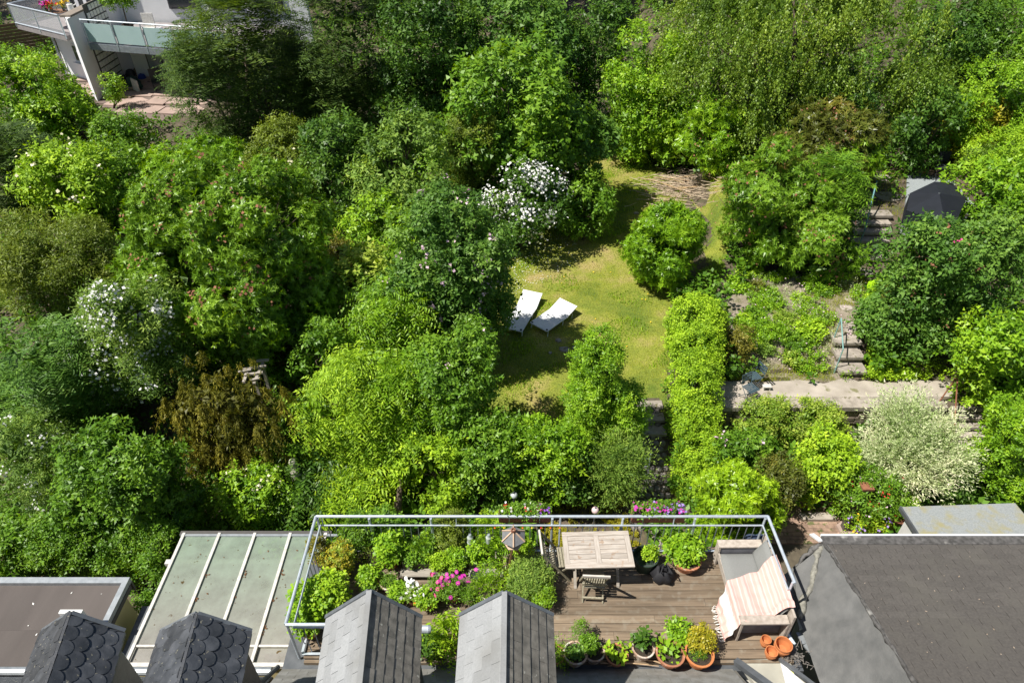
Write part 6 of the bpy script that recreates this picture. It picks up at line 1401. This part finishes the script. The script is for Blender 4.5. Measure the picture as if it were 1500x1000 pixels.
# hanging lanterns, flower boxes, garden balls
def fbox(u0, u1, label, cols, seed, leaf='mid'):
    a = P(u0, 757, .86); b = P(u1, 757, .86); a.y = b.y = 7.75; w = b.x-a.x; t = empty('flower_box', ((a.x+b.x)/2, 7.76, .76), label, 'flower box', 'flower boxes hung outside the railing')
    bm_ = mat('box_plastic', (.32, .12, .08), (.27, .1, .07), 9, .7)
    MB().box((0, -.08, .09), (w, .015, .18)).build('side', bm_, t); MB().box((0, .08, .09), (w, .015, .18)).build('side', bm_, t); MB().box((-w/2, 0, .09), (.015, .15, .18)).build('end', bm_, t); MB().box((w/2, 0, .09), (.015, .15, .18)).build('end', bm_, t)
    MB().box((0, 0, .14), (w-.02, .15, .02)).build('soil', potsoil, t)
    herb(t, (0, .02, .22), w*.48, .1, 'small', leaf, seed, 200, .65, ry=.12)
    rng = np.random.default_rng(seed)
    for k, (m_, x0, x1, nn) in enumerate(cols):
        c = np.stack((rng.uniform(x0, x1, nn)*w, rng.uniform(-.1, .12, nn), rng.uniform(.24, .36, nn)), 1); petals(t, c, .026, m_, seed+k, 5)
    for s in (-.3, .3): MB().tube([(s*w, -.1, 0.02), (s*w, -.12, .22), (s*w, -.14, .24)], .008, 5).build('hook', steel, t)
fbox(731, 805, 'flower box with red, white and purple petunias', [(RED, -.48, -.2, 9), (WHITE, -.45, -.15, 12), (RED, .0, .15, 6), (WHITE, .0, .3, 14), (PINK, .2, .45, 8), (PURP, .15, .5, 12)], 500)
fbox(926, 1002, 'flower box with magenta and lilac flowers', [(MAG, -.48, .1, 60), (LIL, -.2, .5, 90), (MAG, .1, .45, 20)], 510)
def ball(u, v, z, r, m_, label, name='glass_ball'):
    t = empty(name, P(u, v, z), label, 'garden ball'); mb = MB(); n_ = 10; mb.lathe([(r*math.sin(i*math.pi/n_)+1e-4, r*math.cos(i*math.pi/n_)) for i in range(n_+1)], n=16); mb.smooth = True; mb.build('ball', m_, t)
    MB().lathe([(r*.25, r*.9), (r*.3, r*1.08), (.001, r*1.08)], n=10).build('cap', leadm, t); zg = float(terr(t.location.x, t.location.y)); MB().tube([(0, 0, -r*.9), (0, 0, zg-t.location.z-.05)], .012, 6).build('rod', leadm, t)
ball(872, 747, -1.5, .085, flat('pink_glass', (.8, .6, .6), .12, spec=.8), 'pale pink ball on a rod on the mossy soil behind the railing'); ball(753, 725, -1.4, .085, flat('clear_glass', (.55, .6, .6), .1, spec=.9), 'pale green glass ball on a rod in the shade of the lawn hedge')
def lantern(u, v, label):
    t = empty('lantern', P(u, v, .42), label, 'lantern', 'glass lanterns hung on the railing'); t.location.y = 7.5
    MB().lathe([(.045, 0), (.055, .03), (.055, .15), (.03, .19)], n=14, closed=True).build('glass', flat('jar_glass', (.5, .55, .52), .08, spec=.9), t); MB().lathe([(.06, 0), (.06, .02), (.0, .02)], n=14).build('base', steel, t); MB().lathe([(.035, .19), (.02, .23), (.001, .23)], n=12).build('lid', steel, t); MB().tube([(-.03, 0, .2), (0, 0, .38), (.03, 0, .2)], .004, 5).build('handle', steel, t)
lantern(690, 776, 'glass jar lantern hanging left of the bird table'); lantern(717, 766, 'smaller glass lantern hanging just left of the bird table roof')
# small coloured light string
ls = empty('light_string', P(770, 768, .78), 'string of small coloured lamps along the railing behind the bird table', 'light string'); cols_ = [ORAN, YEL, RED, ORAN, YEL, RED, ORAN]
for i in range(8):
    p = P(725+i*13.5, 769+2*math.sin(i*1.7), .75)-ls.location; p.y = 7.56-ls.location.y; MB().lathe([(.001, .03), (.018, .02), (.014, 0), (.001, -.01)], (p.x, p.y, p.z), 8).build('bulb', cols_[i % 7], ls)
MB().tube([P(725+i*13.5, 767, .78)-ls.location for i in range(8)], .003, 4).build('wire', leadm, ls)
# bamboo sticks, glass dish, string heap, downlight
st = empty('bamboo_sticks', P(930, 971, .0), 'bundle of pale bent sticks lying on the deck edge below the front pots', 'sticks')
for k, (a, b, zz_) in enumerate([((880, 971), (965, 975), .03), ((935, 964), (990, 978), .05), ((890, 975), (950, 972), .02), ((845, 968), (900, 972), .02), ((940, 966), (975, 974), .04)]):
    pa = P(*a, zz_)-st.location; pb = P(*b, zz_)-st.location; MB().tube([pa, pa.lerp(pb, .5)+Vector((0, .02, .02)), pb], [.007, .009, .006], 6).build('stick', mat('bamboo', (.5, .36, .22), (.38, .27, .16), 8, .7), st)
pd = empty('glass_dish', P(697, 843, .17), 'round black rimmed glass dish on the right plank shelf', 'dish'); MB().lathe([(.07, 0), (.1, .04), (.105, .04), (.095, .03), (.065, .01), (0, .01)], n=20).build('bowl', flat('dark_glass', (.03, .035, .04), .1, spec=.8), pd)
mg = empty('mug', P(714, 840, .17), 'small white mug on the right plank shelf', 'mug'); MB().lathe([(.03, 0), (.035, .08), (.03, .08), (.028, .02), (0, .02)], n=14).build('body', WHITE, mg); MB().tube([(.035, 0, .06), (.055, 0, .04), (.035, 0, .02)], .006, 5).build('handle', WHITE, mg)
vp = empty('vent_pipe', P(622, 921, .9), 'metal vent pipe sticking out right of the left dormer', 'pipe'); MB().tube([(-.12, 0, 0), (.06, 0, 0)], .06, 14).build('pipe', steel, vp); MB().tube([(.06, 0, 0), (.1, 0, 0)], [.07, .05], 14).build('cap', steel, vp)
hp = empty('string_heap', P(1160, 957, 0), 'tangled heap of grey netting beside the empty pots', 'netting'); mb = MB(); rgn = random.Random(3)
for k in range(70):
    c = Vector((rgn.gauss(0, .09), rgn.gauss(0, .1), rgn.uniform(.0, .06))); mb.tube([c, c+Vector((rgn.uniform(-.09, .09), rgn.uniform(-.09, .09), rgn.uniform(0, .05))), c+Vector((rgn.uniform(-.09, .09), rgn.uniform(-.09, .09), 0))], .006, 4, cap=False)
o = mb.build('cord', mat('netting', (.22, .2, .18), (.12, .11, .1), 20, .9), hp); o['kind'] = 'stuff'
wb = empty('bottle', P(1156, 935, 0), 'blue and white plastic bottle lying between the pots and the felt side', 'bottle', rz=1.9); MB().tube([(-.13, 0, .035), (.08, 0, .035), (.11, 0, .035), (.14, 0, .035)], [.033, .033, .014, .014], 10).build('body', flat('bottle_white', (.62, .72, .8), .3), wb); MB().tube([(.14, 0, .035), (.165, 0, .035)], .017, 10).build('cap', flat('blue_cap', (.05, .25, .6), .4), wb)
yt = MB().beam(P(1157, 976, .12), P(1162, 986, .12), .03, .02).build('handle_grip', flat('yellow_plastic', (.75, .75, .02), .4)); yt['label'] = 'bright yellow plastic grip on the netting by the white board'; yt['category'] = 'tool'; yt.name = 'yellow_tool'

# ------------------------------------------------------------------ loungers on the lawn
wpl = flat('white_plastic', (.8, .81, .83), .5)
def lounger(pf, ph, w, label, bent):
    """pf: middle of the foot end, ph: middle of the head end on the ground"""
    d = (ph-pf); d.z = 0; L = 1.9; H = .22; a = math.atan2(d.y, d.x); loc = pf.copy(); loc.z = float(terr(pf.x, pf.y))
    t = empty('sun_lounger', loc, label, 'sun lounger', 'white sun loungers on the lawn', rz=a)
    fab = []; H = .22
    def panel(name, p0, p1, w0, w1, m_, th=.025):
        mb = MB(); q0, q1 = Vector(p0), Vector(p1); nx = 6; vs_ = []
        for i in range(nx+1):
            c = q0.lerp(q1, i/nx); ww = w0+(w1-w0)*i/nx; sag = -.02*math.sin(math.pi*i/nx)
            for j in range(5): vs_.append((c.x, (j/4-.5)*ww, c.z+sag*(1-abs(j/2-1))))
        k_ = len(vs_); vs_ += [(x, y, z-th) for x, y, z in vs_]; fs_ = [(i*5+j, (i+1)*5+j, (i+1)*5+j+1, i*5+j+1) for i in range(nx) for j in range(4)]; fs_ = [tuple(reversed(f)) for f in fs_]
        bd_ = [i*5 for i in range(nx+1)]+[nx*5+j for j in range(1, 5)]+[i*5+4 for i in range(nx-1, -1, -1)]+[j for j in range(3, 0, -1)]
        fs_ += [(bd_[i], bd_[(i+1) % len(bd_)], bd_[(i+1) % len(bd_)]+k_, bd_[i]+k_) for i in range(len(bd_))]; mb.add(vs_, fs_+[tuple(k_+x for x in reversed(f)) for f in fs_[:nx*4]]); return mb.build(name, m_, t)
    if bent:
        segs = [((0, 0, H-.02), (.78, 0, H)), ((.78, 0, H), (1.25, 0, H-.02)), ((1.25, 0, H-.02), (1.78, 0, H+.2))]
    else:
        segs = [((0, 0, H), (.85, 0, H)), ((.85, 0, H), (1.15, 0, H)), ((1.15, 0, H), (1.74, 0, H+.16))]
    for nm, (p0, p1) in zip(('leg_rest', 'seat', 'backrest'), segs): panel(nm, p0, (Vector(p1)-(Vector(p1)-Vector(p0)).normalized()*.01), w, w, wpl)
    for s in (-1, 1):
        for (p0, p1) in segs: MB().tube([Vector(p0)+Vector((0, s*(w/2+.01), -.01)), Vector(p1)+Vector((0, s*(w/2+.01), -.01))], .016, 8).build('frame_tube', wpl, t)
        for x in (.08, .95, 1.5): MB().tube([(x, s*w/2, H-.03), (x-.03, s*w/2, 0)], .016, 8).build('leg', wpl, t)
    for x in (.02, ): 
        for s in (-1, 1): MB().box((x+.03, s*(w/2-.03), H+.006), (.05, .05, .03)).build('corner_clip', flat('dark_clip', (.03, .04, .05)), t)
    MB().tube([(.0, -w/2, H-.02), (.0, w/2, H-.02)], .016, 8).build('frame_tube', wpl, t)
    return t
lounger(G(750, 483, .22), G(784, 424, .22), .58, 'shaded white sun lounger on the left with its head end raised', True)
lounger(G(789, 480, .22), G(831, 447, .22), .62, 'sunlit white sun lounger on the right', False).scale = (.8, 1, 1)

# ------------------------------------------------------------------ garden furniture and fittings at the right
bluem = flat('blue_grey_metal', (.09, .14, .17), .45, metal=.3)
def mchair(u, v, rz, label):
    t = empty('bistro_chair', P(u, v, -1.365), label, 'chair', 'blue grey folding chairs on the concrete path', rz=rz)
    for i in range(6): MB().box((0, -.17+i*.068, .44), (.4, .05, .015)).build('slat', bluem, t)
    for i in range(3): MB().box((0, .24+.02*i, .6+.1*i), (.4, .015, .07)).build('back_slat', bluem, t)
    for s in (-1, 1): MB().tube([(s*.2, -.22, 0), (s*.2, .22, .5), (s*.2, .28, .85)], .011, 6).build('frame_tube', bluem, t); MB().tube([(s*.18, .24, 0), (s*.18, -.18, .44)], .011, 6).build('leg', bluem, t)
    t.scale = (.82, .82, .82)
mchair(1096, 583, .5, 'blue grey folding chair standing open on the path'); mchair(1100, 565, -1.2, 'second blue grey folding chair turned sideways behind the first')
fl_ = empty('small_bench', P(1122, 570, -1.365), 'tiny pale footstool right of the blue grey chairs', 'stool'); MB().box((0, 0, .12), (.22, .14, .03)).build('seat', wf2, fl_)
for s in (-1, 1): MB().box((s*.08, 0, .05), (.02, .12, .11)).build('leg', wf2, fl_)
grn = flat('green_metal', (.22, .4, .38), .5)
hr = empty('handrail', P(1228, 545, -1.3), 'pale green metal handrail left of the three middle garden steps', 'handrail', 'garden handrails')
pA = P(1226, 474, .1); pB = P(1230, 514, -.35); pbA = Vector((pA.x, pA.y, float(terr(pA.x, pA.y)))); 
gA = G(1219, 502); gA2 = G(1221, 548)
pA = Vector((gA.x, gA.y, gA.z+.85)); pB = Vector((gA2.x, gA2.y, gA2.z+.85))
MB().tube([pA, pB], .018, 8).build('rail', grn, hr, world=True); MB().tube([pA, gA], .016, 8).build('post', grn, hr, world=True); MB().tube([pB, gA2], .016, 8).build('post', grn, hr, world=True)
hr = empty('handrail', G(1262, 345), 'long blue handrail left of the six shaded stone steps', 'handrail', 'garden handrails')
gA = G(1254, 372); gB = G(1272, 300); MB().tube([gA+Vector((0, 0, .85)), gB+Vector((0, 0, .85))], .022, 8).build('rail', flat('blue_metal', (.16, .33, .36), .4), hr, world=True)
for g in (gA, gB): MB().tube([g, g+Vector((0, 0, .85))], .018, 8).build('post', MATS['blue_metal'], hr, world=True)
rust = mat('rust', (.3, .13, .07), (.2, .08, .045), 12, .8)
hr = empty('handrail', P(1390, 600, -1.4), 'rusty brown handrail beside the willow and the long flight of steps', 'handrail', 'garden handrails')
q0 = P(1376, 588, -1.38); q1 = Vector((q0.x+.2, q0.y+.1, -.55)); q2 = P(1397, 640, -1.5); MB().tube([q0, q1], .018, 8).build('post', rust, hr, world=True); MB().tube([q1, q2], .018, 8).build('rail', rust, hr, world=True); MB().tube([q2, q2-Vector((0, 0, .8))], .018, 8).build('post', rust, hr, world=True)
# slab pad with dark closed parasol and things around it
zpad = float(terr(P(1370, 300, .4).x, P(1370, 300, .4).y))+.14
pad = [P(1329, 250, zpad), P(1395, 262, zpad), P(1428, 300, zpad), P(1400, 345, zpad), P(1326, 322, zpad)]
mb = MB(); mb.prism(pad[::-1], (0, 0, -.5)); o = mb.build('slab_pad', mat('pad_concrete', (.33, .36, .37), (.24, .27, .28), 20, .9, bump=.3)); o['label'] = 'grey concrete pad under the dark parasol'; o['category'] = 'slab'
pe = empty('pad_edging', P(1360, 255, zpad), 'broken brick edging along the far side of the grey pad', 'edging')
for k in range(11):
    p = pad[0].lerp(pad[1], (k+.5)/11); MB().box((p.x, p.y+.08, zpad+.05), (.26, .14, .12)).build('brick', brm if k != 4 else mat('red_brick', (.4, .14, .07)), pe, world=True)
zt_ = zpad+1.15; pr = empty('parasol', P(1378, 305, zpad), 'dark navy parasol cover standing on the grey pad', 'parasol'); nav = mat('navy_cloth', (.010, .013, .02), (.007, .010, .015), 4, .85, bump=.2)
apx = P(1370, 268, zt_+.35); rim = [P(1333, 283, zt_), P(1369, 266, zt_+.12), P(1395, 268, zt_), P(1416, 290, zt_-.1), P(1400, 326, zt_-.35), P(1385, 330, zt_-.3), P(1328, 308, zt_-.2)]
apx = P(1376, 283, zt_+.25)
for k in range(7):
    mb = MB(); a, b = rim[k], rim[(k+1) % 7]; mb.prism([apx, b, a], (0, 0, -.015)); mb.build('canopy_panel', nav, pr, world=True)
    MB().tube([a, Vector((a.x, a.y, a.z-.0))-Vector((0, 0, .02))], .01, 5).build('rib_end', nav, pr, world=True)
    MB().add([a, b, b-Vector((0, 0, .5)), a-Vector((0, 0, .5))], [(0, 3, 2, 1)]).build('valance', nav, pr, world=True)
MB().tube([apx, Vector((apx.x, apx.y, zpad))], .03, 8).build('pole', leadm, pr, world=True)
cb = empty('bistro_chair', P(1375, 262, zpad), 'dark blue folding chair behind the navy parasol', 'chair'); MB().box((0, 0, .45), (.42, .4, .03)).build('seat', nav, cb); MB().box((0, .2, .75), (.42, .03, .35)).build('backrest', nav, cb)
for s in (-1, 1): MB().beam((s*.2, -.2, 0), (s*.2, .2, .5), .02, .02).build('leg', nav, cb); MB().beam((s*.19, .2, 0), (s*.19, -.2, .45), .02, .02).build('leg', nav, cb)
tubm = mat('wood_tub', (.2, .14, .1), (.13, .09, .07), 8, .8)
for k, (u, v, r, lb, fol) in enumerate([(1407, 278, .26, 'left wooden tub with a small clipped olive tree', 1), (1425, 272, .28, 'right wooden tub with a small clipped olive tree', 1), (1414, 290, .2, 'low dark tub in front of the two olive trees', 0), (1426, 297, .22, 'dark tub at the right corner of the grey pad', 0)]):
    t = potted(u, v, r, .4, tubm, lb, None, z=zpad-.1, name='wooden_tub', group='wooden tubs by the grey pad', cat='tub')
    if fol:
        MB().tube([(0, 0, .3), (.02, 0, 1.0)], .02, 6).build('stem', BARK, t); herb(t, (0, 0, 1.2), .32, .26, 'small', 'sage', 610+k, 220, .8)
wc = empty('watering_can', G(1277, 424), 'bright lime green plastic watering can in the rose bed', 'watering can', rz=.4); lm_ = flat('lime_plastic', (.45, .8, .02), .35)
MB().box((0, 0, .12), (.3, .2, .24)).build('body', lm_, wc); MB().tube([(.15, 0, .08), (.36, 0, .26)], [.03, .02], 8).build('spout', lm_, wc); MB().tube([(-.13, 0, .24), (-.05, 0, .34), (.1, 0, .24)], .015, 6).build('handle', lm_, wc)
# trellis bench, statue, rusty bowl, wooden post
tz = G(372, 545).z+1.6; tl_ = empty('pergola', P(372, 545, tz), 'silver grey pergola slats showing between the giant rhododendron and the bronze shrub', 'pergola')
for k, (a, b) in enumerate([((376, 528.5), (394, 527)), ((356, 541), (390, 536)), ((349, 545), (368, 541.5)), ((358, 549), (385, 545.5)), ((366, 557), (381, 554))]):
    MB().beam(P(*a, tz+.06)-tl_.location, P(*b, tz+.06)-tl_.location, .06, .045).build('slat', oldwood, tl_)
for (a, b) in [((386, 530), (372, 562)), ((362, 546), (357, 560))]: MB().beam(P(*a, tz)-tl_.location, P(*b, tz)-tl_.location, .07, .05).build('beam', oldwood, tl_)
for (u, v) in ((384, 534), (374, 558)):
    p = P(u, v, tz)-tl_.location; MB().beam(p, p-Vector((0, 0, 1.7)), .07, .07, up=Vector((0, 1, 0))).build('post', oldwood, tl_)
g = P(440, 715, -1.6); sta = empty('statue', g, 'small pale stone statue in the shade beside the ferns', 'statue'); stc = mat('statue_stone', (.5, .46, .4), (.36, .33, .28), 9, .9, bump=.4)
mb = MB(); mb.lathe([(.14, 0), (.15, .1), (.10, .14), (.13, .35), (.16, .55), (.12, .7), (.05, .76), (.07, .82), (.085, .9), (.06, .98), (.001, 1.01)], n=14, closed=True); mb.smooth = True; mb.v = [(x*(1+.15*math.sin(z*9)), y*(.8), z) for x, y, z in mb.v]; mb.build('figure', stc, sta); MB().box((0, 0, -.35), (.34, .3, .7)).build('plinth', stc, sta)
rb = empty('rusty_bowl', P(1311, 755, -2.2), 'large rusty round fire bowl left of the shed roof', 'bowl'); MB().lathe([(.1, -.5), (.12, -.1), (.3, .05), (.42, .25), (.46, .27), (.4, .26), (.28, .1), (0, .04)], n=22).build('bowl', rust, rb); herb(rb, (.05, .05, .3), .3, .18, 'broad', 'bright', 640, 120, .9)
g = G(1235, 778); wp = empty('sculpture_post', g, 'dark wooden post with a rusty square top in the brick path bed', 'post'); MB().beam((0, 0, 0), (.12, .1, 1.5), .16, .16, up=Vector((0, 1, 0))).build('shaft', mat('dark_timber', (.1, .08, .065), (.06, .05, .04), 6, .9), wp); MB().box((.12, .1, 1.53), (.26, .22, .05)).build('cap', rust, wp)
sb = MB().prism([(-.45, -.35, 0), (.4, -.4, 0), (.5, .3, 0), (-.1, .45, 0), (-.5, .2, 0)], (0, 0, .12)).build('stone_slab', mat('pink_stone', (.4, .3, .26), (.32, .24, .2), 4, .9, bump=.3)); sb.location = G(1258, 783); sb['label'] = 'flat pinkish stone slab in the bed beside the dark post'; sb['category'] = 'slab'
# stone blocks and pale step in the brick path
for k, (u0, u1, v, lb) in enumerate([(1170, 1222, 761, 'pale kerb across the brick path, far one')]):
    a = G(u0, v); b = G(u1, v); o = MB().beam(a+Vector((0, 0, .06)), b+Vector((0, 0, .06)), .2, .14).build('kerb', conc2); o['label'] = lb; o['category'] = 'kerb'
# dead leaning trunk seen through the railing
dt = MB().tube([G(585, 800)+Vector((0, 0, 0)), PY(583, 740, 10.1), PY(588, 700, 10.6)], [.11, .09, .05], 9); dt.smooth = True; o = dt.build('dead_trunk', BARK); o['label'] = 'grey dead trunk behind the left part of the railing'; o['category'] = 'tree trunk'
# folded metal frame by the cobbled path
fr_ = empty('metal_frame', G(938, 706), 'folded metal clothes frame standing left of the cobbled path', 'frame')
for s in (-1, 1): MB().tube([(s*.16, 0, 0), (s*.16, .1, .9)], .012, 6).build('leg', steel, fr_)
for zz_ in (.25, .5, .75): MB().tube([(-.16, zz_*.11, zz_), (.16, zz_*.11, zz_)], .01, 6).build('crossbar', steel, fr_)
# paved strip seen through the railing
o = MB().prism([P(953, 766, -2.74), P(975, 766, -2.74), P(985, 800, -2.74), P(955, 800, -2.74)], (0, 0, .03)).build('paving_slab', conc2); o['label'] = 'pale paving slab seen through the railing behind the bucket'; o['category'] = 'slab'
print('LEAVES', NLEAF[0])
